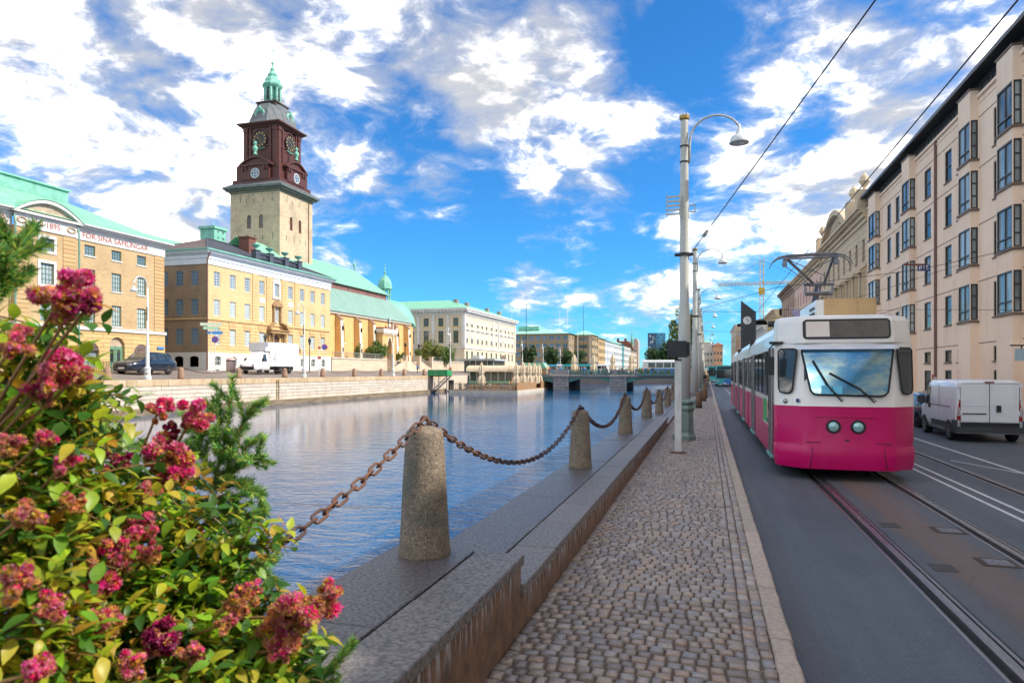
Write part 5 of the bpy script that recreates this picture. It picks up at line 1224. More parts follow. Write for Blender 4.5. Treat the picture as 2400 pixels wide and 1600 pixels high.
# ================================================================== old street front further along
M_BEIGE = mat('beige_stone', (.68, .54, .37), (.58, .45, .30), .5, .85, dirt=((.28, .20, .13), .6, .4)); M_BEIGEC = course_mat('beige_courses', (.68, .54, .37), (.62, .49, .33), (.30, .22, .15), 1.6, .5, .02, .85, .01)
M_FRED = mat('window_oxblood', (.17, .05, .035), None, 3, .5)
def street_house(name, label, y0, y1, top, m, mt, rows, nwin, ww, mf, x=12.0, corn=1.2, base_m=None, hood=False, roofm=None, roofh=1.5, cm=None):
    t = thing(name, label, 'building', (x+6, (y0+y1)/2, 0)); f = Face('W', x); st = (y1-y0)/nwin
    H = [(y0+st*(k+.5)-ww/2, y0+st*(k+.5)+ww/2, a, b) for k in range(nwin) for a, b in rows]
    g = G(); wall(g, f, y0, y1, 0, top-corn, H, .25); block(g, x, x+14, y0, y1, 0, top-corn, 'WTB'); g.build('wall', m, t)
    for k in range(nwin):
        c = y0+st*(k+.5)
        for a, b in rows: window(f, t, c, a, ww, b-a, mf, GL_DARK, 2, 3, .08, .05, .14)
        if hood:
            for a, b in hood:
                g = G(); f.box(g, c-ww*.8, c+ww*.8, 0, .45, b+.32, b+.5); f.box(g, c-ww*.65, c-ww*.52, 0, .22, a, b+.32); f.box(g, c+ww*.52, c+ww*.65, 0, .22, a, b+.32); g.build('window_hood', cm or mt, t)
    g = G()
    for p, a, b in ((.12, 0, .3), (.3, .3, .45), (.5, .6, .8), (.75, .8, 1.)): f.box(g, y0, y1, -.5, p, top-corn+corn*a, top-corn+corn*b)
    f.box(g, y0, y1, -.4, .3, top-corn+corn*.45, top-corn+corn*.6); g.build('cornice', cm or mt, t)
    g = G(); z = y0+.2
    while z < y1: f.box(g, z, z+.22, .3, .62, top-corn*.42, top-corn*.2); z += .62
    tag(g.build('modillions', cm or mt, t), kind='stuff')
    for zz in (4.2, rows[0][0]-.5): f.box(G(), y0, y1, 0, .14, zz, zz+.22).build('string_course', cm or mt, t)
    g = G(); g.prism([(x+.3, y0, top), (x+6, y0, top+roofh), (x+13.8, y0, top)], (0, y1-y0, 0)); g.build('roof', roofm or M_TROOF, t)
    return t, f
OB, fob = street_house('old_mansion', 'beige stone mansion with arched gable and carved window hoods past the peach block', 58.75, 80.1, 14.9, M_BEIGEC, M_BEIGE, ((10.7, 12.5), (7.2, 9.5), (3.6, 6.0)), 8, .85, M_FRED, hood=((7.2, 9.5),))
g = G(); o_ = seg(64.3, 78.1, 14.9, 3.6, 16); i_ = seg(65.3, 77.1, 15.0, 2.7, 16)
for k in range(16): fob.prism(g, [o_[k], o_[k+1], i_[k+1], i_[k]], -.6, .6)
fob.prism(g, i_, -.4, .1); ga = g.build('arched_gable', M_BEIGE, OB)
g = G(); fob.prism(g, [(u, z-.3) for u, z in seg(67.5, 75, 15.3, 1.8, 10)], .1, .3); g.build('gable_relief', M_RELIEF, ga)
for y in (59.2, 63.2, 79.4): G().box(11.3, 12.4, y-.5, y+.5, 14.9, 16.2).lathe([(.25, 16.2), (.1, 16.4), (.42, 16.9), (.3, 17.3), (.05, 17.6)], 8, (11.9, y, 0)).build('attic_urn', M_BEIGE, OB)
fob.box(G(), 58.8, 64, -.3, -.05, 14.9, 15.7).build('attic_wall', M_BEIGE, OB)
M_ROSE = mat('rose_render', (.78, .54, .44), (.70, .47, .38), .5, .85)
street_house('pink_house', 'pink rendered house with dark red windows behind the tram pantograph', 80.15, 104.5, 14.6, M_ROSE, M_BEIGE, ((10.6, 12.4), (7.2, 9.3), (3.6, 5.8)), 9, .9, M_FRED, cm=M_BEIGE)
street_house('brown_house', 'brown stone corner house with deep eaves at the end of the right row', 104.55, 122, 14.7, mat('brown_stone', (.46, .30, .21), (.37, .24, .17), .6, .85), M_BEIGE, ((10.4, 12.2), (7.0, 9.0), (3.4, 5.6)), 6, .8, M_FRED, cm=mat('brown_eaves', (.36, .25, .18), None, 1, .8), roofm=mat('rust_roof', (.24, .10, .07)))
street_house('yellow_house', 'small yellow house with bracketed cornice seen past the tram roof', 131, 150, 13.2, mat('yellow_render', (.60, .44, .19), (.54, .39, .16), .6, .8), M_BEIGE, ((9.2, 11), (5.5, 7.6)), 5, .9, M_FBLUE)
street_house('white_house', 'white house with grey roof down the right side of the street', 156, 185, 12.0, mat('white_render', (.62, .60, .55)), M_STUC, ((8.2, 10), (4.6, 6.8)), 8, 1., M_FBLUE)
street_house('grey_house', 'grey house beyond the white one on the right', 192, 230, 15.5, mat('grey_render', (.42, .40, .37)), M_STUC, ((10.2, 12), (6.6, 8.8), (3, 5)), 9, 1.1, M_FBLUE)
street_house('orange_house', 'orange house at the far end of the street on the right', 250, 330, 19, mat('orange_render', (.55, .26, .14)), M_STUC, ((13, 15), (9, 11.5), (4.6, 7)), 12, 1.6, M_FBLUE, x=14)
street_house('ochre_far_house', 'ochre house closing the right row near the vanishing street', 335, 400, 24, mat('tan_render', (.50, .38, .24)), M_STUC, ((17, 19), (12, 14), (7, 9)), 10, 1.8, M_FBLUE, x=13)
# dark clock pylon
cp = thing('clock_pylon', 'dark slanting pylon with a small white clock beside the tram roof', 'pylon', (6.2, 112, 0))
G().prism([(-1.1, 0, 0), (1.1, 0, 0), (1.1, 0, 11.2), (-1.1, 0, 13.0)], (0, .9, 0)).build('slab', mat('pylon_grey', (.05, .055, .065), (.035, .04, .045), .8, .5), cp, True)
g = G(); g.prism([(-.2+.62*math.cos(a), -.02, 9.9+.62*math.sin(a)) for a in [2*math.pi*k/16 for k in range(16)]], (0, -.06, 0)); g.build('clock_face', M_SWHITE, cp, True)
G().box(-.23, -.17, -.1, -.08, 9.9, 10.35).box(-.2, .15, -.1, -.08, 9.87, 9.93).build('clock_hands', M_BLACK, cp, True)
# flags
fl = thing('flag', 'pale lilac flag flying from the pink house above the tram roof', 'flag', (11.4, 83, 8.5))
g = G(); g.sm = True
n = 8; top = [(-.2-.30*k, .15*math.sin(k*.9), .55-.03*k) for k in range(n)]; bot = [(-.2-.24*k, .18*math.sin(k*.9+.6), -1.1+.11*k) for k in range(n)]
g.loft([top, bot], False, False, False); g.build('cloth', mat('flag_lilac', (.52, .48, .70), (.45, .42, .64), 2, .8, trans=.3), fl, True); G().tube([(.5, 0, .5), (-2.4, 0, .62)], .035, 6).build('staff', M_SWHITE, fl, True)
# ================================================================== the tram
M_TPINK = mat('tram_magenta', (.53, .0, .115), (.48, .0, .10), 1.2, .28, coat=.12, spec=.35, dirt=((.40, .01, .10), 2.5, .25))
M_TWHITE = mat('tram_white', (.84, .81, .75), (.78, .75, .69), 1.0, .25, coat=.4, dirt=((.50, .46, .40), 2, .3))
M_TRUB = mat('black_rubber', (.012, .012, .012), None, 5, .55)
M_TINT = mat('tram_interior', (.06, .05, .04), (.12, .09, .06), 2, .6)
def tram_glass():
    m, nt, b = base_mat('tram_glass'); L = nt.links.new
    g = nt.nodes.new('ShaderNodeNewGeometry'); pos = g.outputs['Position']
    b.inputs['Base Color'].default_value = (.025, .04, .05, 1); b.inputs['Roughness'].default_value = .03; b.inputs['Specular IOR Level'].default_value = .9; b.inputs['Alpha'].default_value = .62
    bp = nt.nodes.new('ShaderNodeBump'); bp.inputs['Distance'].default_value = .006; L(noise(nt, pos, 1.1, 2, .5).s, bp.inputs['Height']); L(bp.outputs[0], b.inputs['Normal'])
    return m
M_TGL = tram_glass()
TCX, TF = 2.45, 13.55
TRAM = thing('tram', 'magenta and white articulated tram on the near track', 'tram', (TCX, TF, 0))
def plan(z):
    """half outline of the nose at height z: list of (x, y) from centre line outwards"""
    lean = .0 if z < 1.36 else (z-1.36)*.12
    bul = .07*max(0, 1-abs(z-.45)/.5)
    return [(0, lean-bul), (.40, lean+.008-bul), (.76, lean+.05-bul), (.80, lean+.08-bul*.8), (1.13, lean*.7+.36-bul*.5), (1.18, lean*.4+.45-bul*.3), (1.195, .62)]
def tring(z, w=1.): 
    h = plan(z); return [(TCX+x*w, TF+y, z) for x, y in reversed([(-a, b) for a, b in h[1:]])][0:0]+[(TCX-x*w, TF+y, z) for x, y in reversed(h)]+[(TCX+x*w, TF+y, z) for x, y in h[1:]]
g = G(); g.sm = True
zs = [.22, .30, .45, .60, .64]
rings = [tring(z, {.22: .985, .30: 1.0, .45: 1.012, .60: 1.012, .64: 1.0}[z]) for z in zs]; g.loft(rings, False, False, False)
bum = g.build('bumper', M_TPINK, TRAM)
g = G()
for s_ in (-1, 1):                                       # gaps between the bumper shells
    p = [(TCX+s_*.62, TF+plan(z)[2][1]-.012-.012, z) for z in (.23, .34, .46, .62)]; p = [(TCX+s_*(.60+.03*(z < .4)), TF+(plan(z)[1][1]*.4+plan(z)[2][1]*.6)-.006, z) for z in (.23, .34, .46, .62)]; g.tube(p, .006, 4)
g.build('bumper_gap', M_TRUB, bum)
g = G(); g.sm = True; rings = [tring(z, w) for z, w in ((.64, .992), (.70, .992), (.74, 1.), (1.0, 1.), (1.36, 1.))]; g.loft(rings, False, False, False); g.build('nose_lower', M_TPINK, TRAM)
g = G(); g.sm = True; rings = [tring(z, w) for z, w in ((1.36, 1.), (1.55, 1.), (2.0, .995), (2.45, .99), (2.52, .99))]
g.loft(rings, False, False, False); g.build('nose_upper', M_TWHITE, TRAM)
# headboard above the windscreen
def hring(z, w, back): 
    P = [(-1.19, .75), (-1.14, .52), (-.80, .14), (-.70, .10), (.70, .10), (.80, .14), (1.14, .52), (1.19, .75)]
    return [(TCX+x*w, TF+y+back, z) for x, y in P]
g = G(); g.sm = False; g.loft([hring(2.525, 1., .03), hring(2.62, 1.0, .04), hring(2.93, .985, .10), hring(3.02, .96, .17), hring(3.05, .9, .30)], False, False, False); g.poly(hring(3.05, .9, .30)); hb = g.build('headboard', M_TWHITE, TRAM)
def rr_poly(w, h, r, n=5):
    pts = []
    for cx, cz, a0 in ((w/2-r, h/2-r, 0), (-w/2+r, h/2-r, 90), (-w/2+r, -h/2+r, 180), (w/2-r, -h/2+r, 270)):
        for k in range(n+1): a = R_(a0+90*k/n); pts.append((cx+r*math.cos(a), cz+r*math.sin(a)))
    return pts
def on_plane(pts, o, ex, ez, off):
    o, ex, ez = Vector(o), Vector(ex), Vector(ez); n_ = ex.cross(ez).normalized(); return [o+ex*u+ez*v+n_*off for u, v in pts], n_
def glazed(parent, pts, o, ex, ez, name, gl, rim=.022, depth=.02):
    """pane with a rubber gasket lying on a plane (normal towards the camera side)"""
    P, n_ = on_plane(pts, o, ex, ez, .004); g = G(); g.prism(P, n_*.008); pa = g.build(name, gl, parent)
    g = G(); P2, _ = on_plane(pts, o, ex, ez, .008); g.tube(P2, rim, 6, closed=True); g.build('gasket', M_TRUB, pa); return pa
ez_h = Vector((0, .06, .31)).normalized(); ex = (1, 0, 0)
M_SIGN = mat('sign_glass_dark', (.05, .042, .035), (.10, .085, .07), 2, .22, spec=.35); M_SIGNL = mat('route_panel', (.70, .60, .52), (.76, .70, .64), 3, .25)
ctr = (TCX, TF+.172, 2.778)
glazed(hb, rr_poly(1.44, .345, .06), ctr, ex, ez_h, 'destination_sign', M_SIGN, .016)
P, n_ = on_plane([(-.68, -.145), (-.28, -.145), (-.28, .145), (-.68, .145)], ctr, ex, ez_h, .014); G().prism(P, n_*.004).build('number_panel', M_SIGNL, hb)
# windscreen, open to a small cab behind
lean = Vector((0, .12, 1)).normalized(); wc = Vector((TCX+.0, TF+.075, 1.985))
scr = [(-.76, .42), (-.72, .44), (.72, .44), (.76, .42), (.76, .38), (.66, -.36), (.60, -.42), (.52, -.435), (-.50, -.415), (-.57, -.40), (-.62, -.34), (-.76, .36)]
M_WSC = mat('windscreen_glass', (.10, .30, .46), (.34, .46, .44), 2.2, .05, metal=.55, spec=1., contrast=(.42, .62), stretch=(1, 1, 1.8))  # patchy blues put a sky reflection into the glass colour
ws = glazed(TRAM, scr, wc+Vector((0, -.02, 0)), ex, lean, 'windscreen', M_WSC, .020)
# dark cab seen through the glass
G().box(TCX-.72, TCX+.72, TF+.10, TF+.12, 1.58, 2.44).build('cab_back', mat('cab_dark', (.03, .045, .06), (.10, .16, .20), 1.6, .6, contrast=(.4, .6)), TRAM)
text('route_number', '9', mat('route_ink', (.03, .16, .25)), (TCX-.27, TF-.006, 1.665), (R_(90-6.8), 0, 0), .13, TRAM, .001)
P, n_ = on_plane([(-.44, -.40), (-.09, -.40), (-.09, -.25), (-.44, -.25)], wc+Vector((0, -.02, 0)), ex, lean, .013); G().prism(P, n_*.003).build('route_card', mat('card_cyan', (.12, .50, .72), (.16, .58, .78), 4, .4), TRAM)
# side windows of the nose, on the slanted corner panels
for s_ in (-1, 1):
    e_ = Vector((s_*(1.13-.80), .28, 0)).normalized(); e_ = e_ if s_ > 0 else -e_
    o_ = Vector((TCX+s_*.972, TF+.268, 1.98)); nn = e_.cross(lean)
    if nn.y > 0: nn = -nn
    pts = [(-.185, .42), (-.13, .44), (.15, .44), (.20, .40), (.20, -.30), (.165, -.37), (.06, -.395), (-.04, -.38), (-.09, -.32), (-.185, .34)] if s_ > 0 else [(.185, .42), (.13, .44), (-.15, .44), (-.20, .40), (-.20, -.30), (-.165, -.37), (-.06, -.395), (.04, -.38), (.09, -.32), (.185, .34)]
    glazed(TRAM, pts, o_+nn*.012, e_, (0, .10, 1), 'corner_window', M_TGL, .016)
# visor
g = G(); g.sm = True
vp = [(-.86, .03), (-.80, -.10), (-.70, -.15), (.70, -.15), (.80, -.10), (.86, .03)]
g.loft([[(TCX+x, TF+.09+y*.55, 2.475) for x, y in vp], [(TCX+x*1.0, TF+.06+y, 2.43) for x, y in vp], [(TCX+x*.98, TF+.03+y, 2.40) for x, y in vp]], False, False, False); g.build('visor', mat('visor_white', (.66, .68, .74), None, 2, .3), TRAM)
# wipers
for a, b, c_ in (((-.10, 1.45), (-.32, 1.72), (-.58, 2.20)), ((.43, 1.44), (.20, 1.68), (-.30, 1.97))):
    F_ = lambda p, o: (TCX+p[0], TF+.055+(p[1]-1.985)*.12-.035-o, p[1])
    wp = thing('x', 'x', 'x') if 0 else None
    g = G(); g.tube([F_(a, .01), F_(b, .03)], .014, 5); g.tube([F_(b, .028), F_(c_, .02)], .017, 5); g.tube([(F_(a, .01)[0]+.03, F_(a, .01)[1], F_(a, .01)[2]+.02), F_(b, .03)], .006, 4); g.build('wiper', M_TRUB, TRAM)
# headlights
M_HL = mat('headlamp_glass', (.45, .72, .70), (.25, .50, .50), 14, .06, spec=1., metal=.35)
for x in (-.24, .17):
    c0 = Vector((TCX+x, TF-.012, 1.0)); g = G(); g.sm = True
    ring = lambda r, y: [c0+Vector((r*math.cos(2*math.pi*k/20), y, r*math.sin(2*math.pi*k/20))) for k in range(20)]
    g.loft([ring(.125, .03), ring(.12, -.03), ring(.095, -.035), ring(.088, -.015)], True, False, False); hl = g.build('headlight', M_TRUB, TRAM)
    g = G(); g.sm = True; g.loft([ring(.09, -.015), ring(.06, -.028), ring(.02, -.034)], True, False, True); g.build('lens', M_HL, hl)
G().box(TCX-.52, TCX+.44, TF-.012, TF+.02, 1.17, 1.185).build('crease', M_TPINK, TRAM)
G().box(TCX-.70, TCX+.72, TF-.02, TF+.06, .70, .715).build('panel_gap', mat('deep_magenta', (.22, .002, .05), None, 3, .4), TRAM)
G().box(TCX-.05, TCX+.03, TF-.03, TF+.02, .73, .765).build('latch', M_IRON, TRAM)
g = G(); g.sm = True; c0 = Vector((TCX-1.02, TF+.28, 1.44)); g.sphere(c0, .05, 10, 8); g.build('side_lamp', M_STEEL, TRAM)
P, n_ = on_plane([(-.035, -.035), (.035, -.035), (.035, .035), (-.035, .035)], (TCX-.82, TF+.085, 1.46), (.7, -.68, 0), (0, .05, 1), .02); G().prism(P, n_*.004).build('access_sticker', M_SBLUE, TRAM)
# body sections
L_S = TCX-1.195; R_S = TCX+1.195
def section(y0, y1, name):
    g = G(); g.box(L_S, R_S, y0, y1, .30, 1.36); lo = g.build(name+'_lower', M_TPINK, TRAM)
    prof = [(L_S, 1.36), (R_S, 1.36), (R_S-.005, 2.45), (R_S-.05, 2.75), (R_S-.22, 2.98), (R_S-.5, 3.06), (L_S+.5, 3.06), (L_S+.22, 2.98), (L_S+.05, 2.75), (L_S+.005, 2.45)]
    g = G(); g.prism([(x, y0, z) for x, z in prof], (0, y1-y0, 0)); up_ = g.build(name+'_upper', M_TWHITE, TRAM)
    G().box(L_S+.15, R_S-.15, y0+.2, y1-.2, .12, .30).build('undercarriage', M_TRUB, TRAM)
    return up_
secs = [(TF+.60, 22.6), (23.1, 31.2), (31.7, 38.9)]
for a, b in secs: section(a, b, 'body')
for a, b in zip(secs, secs[1:]):
    y = a[1]; g = G()
    while y < b[0]-.01: g.box(L_S+.06, R_S-.06, y, y+.06, .32, 2.95); y += .10
    g.build('bellows', M_TRUB, TRAM)
def side_pane(y0, y1, z0, z1, gl=M_TGL, name='side_window'):
    P = [(L_S-.004, y0, z0), (L_S-.004, y1, z0), (L_S-.004, y1, z1), (L_S-.004, y0, z1)]; g = G(); g.prism(P, (-.01, 0, 0)); o = g.build(name, gl, TRAM); g = G(); g.tube([(L_S-.012, p[1], p[2]) for p in P], .018, 5, closed=True); g.build('gasket', M_TRUB, o); return o
M_DOORD = mat('tram_door', (.05, .035, .035), (.09, .03, .05), 2, .3)
for y0, y1 in ((14.35, 15.35), (19.6, 21.0), (24.8, 26.2), (29.0, 30.4), (33.4, 34.8)):
    g = G(); g.box(L_S-.015, L_S+.02, y0, y1, .38, 2.46); dr = g.build('door', M_DOORD, TRAM)
    n = 2 if y1-y0 < 1.2 else 4; w_ = (y1-y0)/n
    for k in range(n):
        G().box(L_S-.022, L_S-.015, y0+w_*k+.06, y0+w_*(k+1)-.06, .75, 2.36).build('pane', M_TGL, dr)
        G().box(L_S-.035, L_S-.015, y0+w_*k-.012, y0+w_*k+.012, .38, 2.46).build('door_edge', M_STEEL, dr)
    G().box(L_S-.05, L_S, y0, y1, .30, .35).build('step_edge', mat('step_teal', (.15, .45, .40)), dr)
for y0, y1 in ((15.6, 16.9), (17.05, 18.2), (18.3, 19.45), (21.15, 22.4), (23.3, 24.6), (26.4, 27.6), (27.7, 28.8), (31.9, 33.2), (35.0, 36.4), (36.5, 37.8)): side_pane(y0, y1, 1.50, 2.42)
G().box(L_S-.008, L_S+.005, 15.75, 16.75, .90, 1.40).build('green_panel', mat('panel_green', (.03, .33, .08)), TRAM); G().box(L_S-.006, L_S+.004, 15.7, 16.8, .86, 1.44).build('panel_border', M_TWHITE, TRAM)
G().box(L_S-.03, L_S, 15.48, 15.56, .92, 1.02).build('door_button', mat('button_green', (.05, .3, .2)), TRAM)
# wheels
for y in (16.2, 18.0, 24.2, 26.0, 34.0, 35.8):
    for x in (1.98, 3.24):
        g = G(); g.sm = True; ring = lambda r, xx: [(xx, y+r*math.cos(2*math.pi*k/20), .33+r*math.sin(2*math.pi*k/20)) for k in range(20)]
        g.loft([ring(.32, x-.06), ring(.32, x+.06)]); g.build('wheel', M_IRON, TRAM)
# mirrors
g = G(); g.tube([(L_S+.02, TF+.62, 2.52), (L_S-.05, TF+.35, 2.50), (L_S-.12, TF+.25, 2.42), (L_S-.13, TF+.25, 2.25)], .014, 6); mi = g.build('mirror_arm', M_TRUB, TRAM)
slab(L_S-.20, L_S-.03, TF+.22, TF+.30, 1.93, 2.28, .02, random.Random(3)).build('mirror', M_BLACK, TRAM)
G().box(L_S-.10, L_S+.14, TF+.40, TF+.50, 2.52, 2.57).build('mirror_bracket', M_BLACK, TRAM)
# roof box, vents, pantograph
M_BOX = mat('roof_box_tan', (.62, .40, .18), (.52, .33, .15), 1.5, .5, dirt=((.22, .14, .08), 4, .4))
G().box(2.52, 3.57, 16.6, 19.4, 3.0, 3.62).build('roof_box', M_BOX, TRAM)
g = G(); g.box(2.36, 2.52, 16.62, 19.4, 3.05, 3.60); rb = g.build('roof_box_side', M_TWHITE, TRAM)
for k in range(3): G().box(2.345, 2.36, 16.9, 17.6, 3.17+k*.12, 3.23+k*.12).build('louvre', M_IRON, rb)
g = G(); g.lathe([(.26, 3.05), (.26, 3.14), (.22, 3.16)], 14, (3.38, 17.2, 0)); g.build('roof_vent', M_BOX, TRAM)
g = G(); g.sm = True; g.tube([(1.5, 17.2, 3.05), (1.5, 17.2, 3.18)], .12, 10); g.build('roof_fan', M_IRON, TRAM)
M_PANT = mat('pantograph_steel', (.12, .13, .15), (.24, .25, .28), 6, .35, metal=.6)
px, py = 2.62, 19.9
g = G(); g.tube([(px+.12, py+.9, 3.1), (px+.22, py-.3, 4.28)], .085, 6); PA = g.build('pantograph_lower_arm', M_PANT, TRAM)
g = G(); g.tube([(px-.15, py-.3, 4.30), (px+.60, py-.3, 4.30)], .05, 6); g.tube([(px-.12, py-.35, 4.05), (px+.55, py-.35, 4.05)], .06, 6)
for x in (px-.12, px+.22, px+.55): g.tube([(x, py-.33, 4.05), (x, py-.3, 4.32)], .028, 5)
g.build('knuckle', M_PANT, TRAM)
g = G(); g.tube([(px+.10, py-.3, 4.32), (px-.62, py-.8, 4.93)], .035, 6); g.tube([(px+.36, py-.3, 4.32), (px+.50, py-.8, 4.93)], .035, 6); g.tube([(px-.55, py-.78, 4.9), (px+.36, py-.4, 4.5)], .012, 4); g.tube([(px+.48, py-.75, 4.88), (px-.2, py-.45, 4.55)], .012, 4); g.tube([(px-.75, py-.8, 4.8), (px-.45, py-.7, 4.6), (px+.05, py-.4, 4.25)], .010, 4); g.build('upper_arm', M_PANT, TRAM)
for yy in (py-.95, py-.70):
    pts = [(px-1.05, yy, 4.70), (px-.98, yy, 4.84), (px-.84, yy, 4.95), (px-.62, yy, 4.995), (px+.0, yy, 5.01), (px+.5, yy, 4.995), (px+.72, yy, 4.95), (px+.86, yy, 4.84), (px+.93, yy, 4.70)]
    g = G(); g.tube(pts, [.012, .014, .02, .028, .028, .028, .02, .014, .012], 6); g.build('collector', M_PANT, TRAM)
g = G(); g.tube([(px-.65, py-.95, 4.93), (px-.65, py-.70, 4.93)], .04, 6); g.tube([(px+.52, py-.95, 4.93), (px+.52, py-.70, 4.93)], .04, 6); g.tube([(px-.66, py-.82, 4.93), (px+.54, py-.82, 4.93)], .028, 6); g.box(px-.72, px-.62, py-.9, py-.75, 4.72, 4.92); g.box(px+.5, px+.6, py-.9, py-.75, 4.74, 4.92); g.build('collector_frame', M_PANT, TRAM)
G().box(2.0, 3.0, 20.2, 21.4, 3.06, 3.2).build('pantograph_base', M_PANT, TRAM)
# ================================================================== vehicles
M_TYRE = mat('tyre', (.016, .016, .017), None, 20, .85); M_RIM = mat('alloy', (.42, .43, .45), (.3, .3, .32), 12, .3, metal=.8); M_CGL = mat('car_glass', (.02, .03, .035), (.04, .055, .06), 2, .04, spec=.8)
M_DKPL = mat('dark_plastic', (.045, .055, .06), (.035, .042, .046), 6, .5)
def vloft(st, n_up=2):
    """car body from stations (y, z0, zb, zt, w0, wb, wt): sill, belt line and roof half-widths"""
    g = G(); g.sm = True; rings = []
    for (y, z0, zb, zt, w0, wb, wt) in st:
        h = [(w0, z0), (wb*1.0, z0+(zb-z0)*.35), (wb*1.01, z0+(zb-z0)*.7), (wb, zb), (wt+(wb-wt)*.3, zb+(zt-zb)*.72), (wt, zb+(zt-zb)*.93), (wt*.86, zt)]
        rings.append([(-w, y, z) for w, z in h]+[(w, y, z) for w, z in reversed(h)])
    g.loft(rings); return g
def wheel(parent, x, y, r, w, spokes=10, side=-1):
    g = G(); g.sm = True; ring = lambda rr_, xx: [(xx, y+rr_*math.cos(2*math.pi*k/22), r+rr_*math.sin(2*math.pi*k/22)) for k in range(22)]
    g.loft([ring(r*.70, x-w/2), ring(r*.93, x-w/2), ring(r, x-w*.35), ring(r, x+w*.35), ring(r*.93, x+w/2), ring(r*.70, x+w/2)]); wl = g.build('wheel', M_TYRE, parent, True)
    xs = x+side*w*.45; g = G(); g.lathe([(r*.14, 0), (r*.12, .02)], 8, (0, 0, 0)); g = G()
    rg = lambda rr_, xx: [(xx, y+rr_*math.cos(2*math.pi*k/22), r+rr_*math.sin(2*math.pi*k/22)) for k in range(22)]
    g.loft([rg(r*.70, xs+side*.012), rg(r*.60, xs+side*.012)], True, False, False); g.loft([rg(r*.16, xs+side*.02), rg(r*.01, xs+side*.02)], True, False, False)
    for k in range(spokes):
        a = 2*math.pi*k/spokes; d_ = Vector((0, math.cos(a), math.sin(a))); p = Vector((0, -math.sin(a), math.cos(a))); c = Vector((xs+side*.012, y, r))
        g.poly([c+d_*r*.1+p*r*.05, c+d_*r*.66+p*r*.075, c+d_*r*.66-p*r*.075, c+d_*r*.1-p*r*.05])
    g.build('rim', M_RIM, wl, True); return wl
# ---- white panel van, seen from behind
VAN = thing('delivery_van', 'white panel van parked at the kerb of the peach apartment block', 'van', (7.62, 22.1, 0), rz=R_(-1.5))
M_VWH = mat('van_white', (.85, .88, .92), (.79, .82, .86), 1.2, .28, coat=.4, dirt=((.38, .37, .36), 2.5, .3))
vloft([(0, .26, .92, 1.70, .76, .81, .74), (.04, .24, .92, 1.735, .79, .825, .755), (.5, .24, .92, 1.755, .79, .83, .76), (2.6, .24, .92, 1.755, .79, .83, .76), (2.95, .24, .92, 1.70, .79, .83, .74), (3.35, .24, .95, 1.28, .79, .82, .66), (3.7, .26, .90, 1.02, .76, .78, .60), (3.92, .32, .72, .84, .66, .70, .55)]).build('body', M_VWH, VAN, True)
g = G(); g.box(-.84, .84, -.10, .12, .27, .44); g.box(-.85, -.80, -.08, .30, .27, .62); g.box(.80, .85, -.08, .30, .27, .62); g.build('bumper', M_DKPL, VAN, True)
G().box(-.70, .70, -.025, .01, .44, .56).build('lower_trim', M_BLACK, VAN, True)
g = G(); g.box(-.005, .005, -.012, .01, .36, 1.66); g.box(-.70, .70, -.012, .01, 1.655, 1.665); g.box(-.72, -.712, -.012, .01, .45, 1.66); g.box(.712, .72, -.012, .01, .45, 1.66); g.build('door_gaps', M_TRUB, VAN, True)
for x0, x1 in ((-.70, -.012), (.012, .70)):
    dr = slab(x0, x1, -.018, .005, .57, 1.645, .01, random.Random(4)); dr.build('rear_door', M_VWH, VAN, True)
    for zz, hh in ((1.03, .02), (.80, .02), (.60, .015)): G().box(x0+.02, x1-.02, -.026, -.015, zz, zz+hh).build('swage', M_VWH, VAN, True)
slab(.16, .27, -.06, -.015, .86, 1.05, .015, random.Random(5)).build('door_handle', M_BLACK, VAN, True)
G().box(-.66, -.08, -.035, -.015, .79, .82).build('plate_light', M_BLACK, VAN, True)
G().box(-.11, .11, -.03, .0, 1.685, 1.715).build('brake_light', mat('lamp_red', (.35, .01, .012), None, 5, .2), VAN, True)
for s_ in (-1, 1):
    g = G(); g.prism([(s_*.79, -.022, .62), (s_*.70, -.03, .62), (s_*.71, -.03, 1.16), (s_*.755, -.02, 1.20), (s_*.80, .06, 1.16), (s_*.835, .10, .64)], (0, .05, 0)); tl = g.build('tail_light', MATS['lamp_red'], VAN, True)
    G().box(min(s_*.72, s_*.79), max(s_*.72, s_*.79), -.045, -.02, .74, .98).build('reversing_lens', mat('lamp_clear', (.6, .5, .5), None, 9, .1), tl, True)
    for zz in (.72, 1.5): G().box(min(s_*.70, s_*.78), max(s_*.70, s_*.78), -.045, 0, zz+.05, zz+.17).build('hinge', M_VWH, VAN, True)
g = G(); g.box(-.845, -.825, .72, 2.35, .38, .53); g.box(-.845, -.825, .72, 2.35, .36, .37); g.build('side_strip', M_DKPL, VAN, True)
g = G()
for zz in (.90, .925): g.box(-.838, -.826, .5, 2.5, zz+.06, zz+.07)
g.box(-.838, -.824, 1.55, 1.56, .45, 1.6); g.box(-.838, -.824, 2.52, 2.53, .40, 1.55); g.build('side_seam', mat('seam_grey', (.3, .32, .35)), VAN, True)
g = G(); g.prism([(-.832, 2.62, .98), (-.832, 3.25, .98), (-.80, 3.12, 1.22), (-.775, 2.9, 1.52), (-.79, 2.62, 1.52)], (-.012, 0, 0)); g.build('side_window', M_CGL, VAN, True)
g = G(); g.poly([(-.70, 3.34, 1.29), (.70, 3.34, 1.29), (.72, 2.97, 1.69), (-.72, 2.97, 1.69)]); g.build('windscreen', M_CGL, VAN, True)
slab(-1.06, -.86, 2.98, 3.08, .98, 1.24, .03, random.Random(6)).build('mirror', M_DKPL, VAN, True); G().box(-.875, -.835, 2.48, 2.56, .86, 1.0).build('side_handle', M_BLACK, VAN, True)
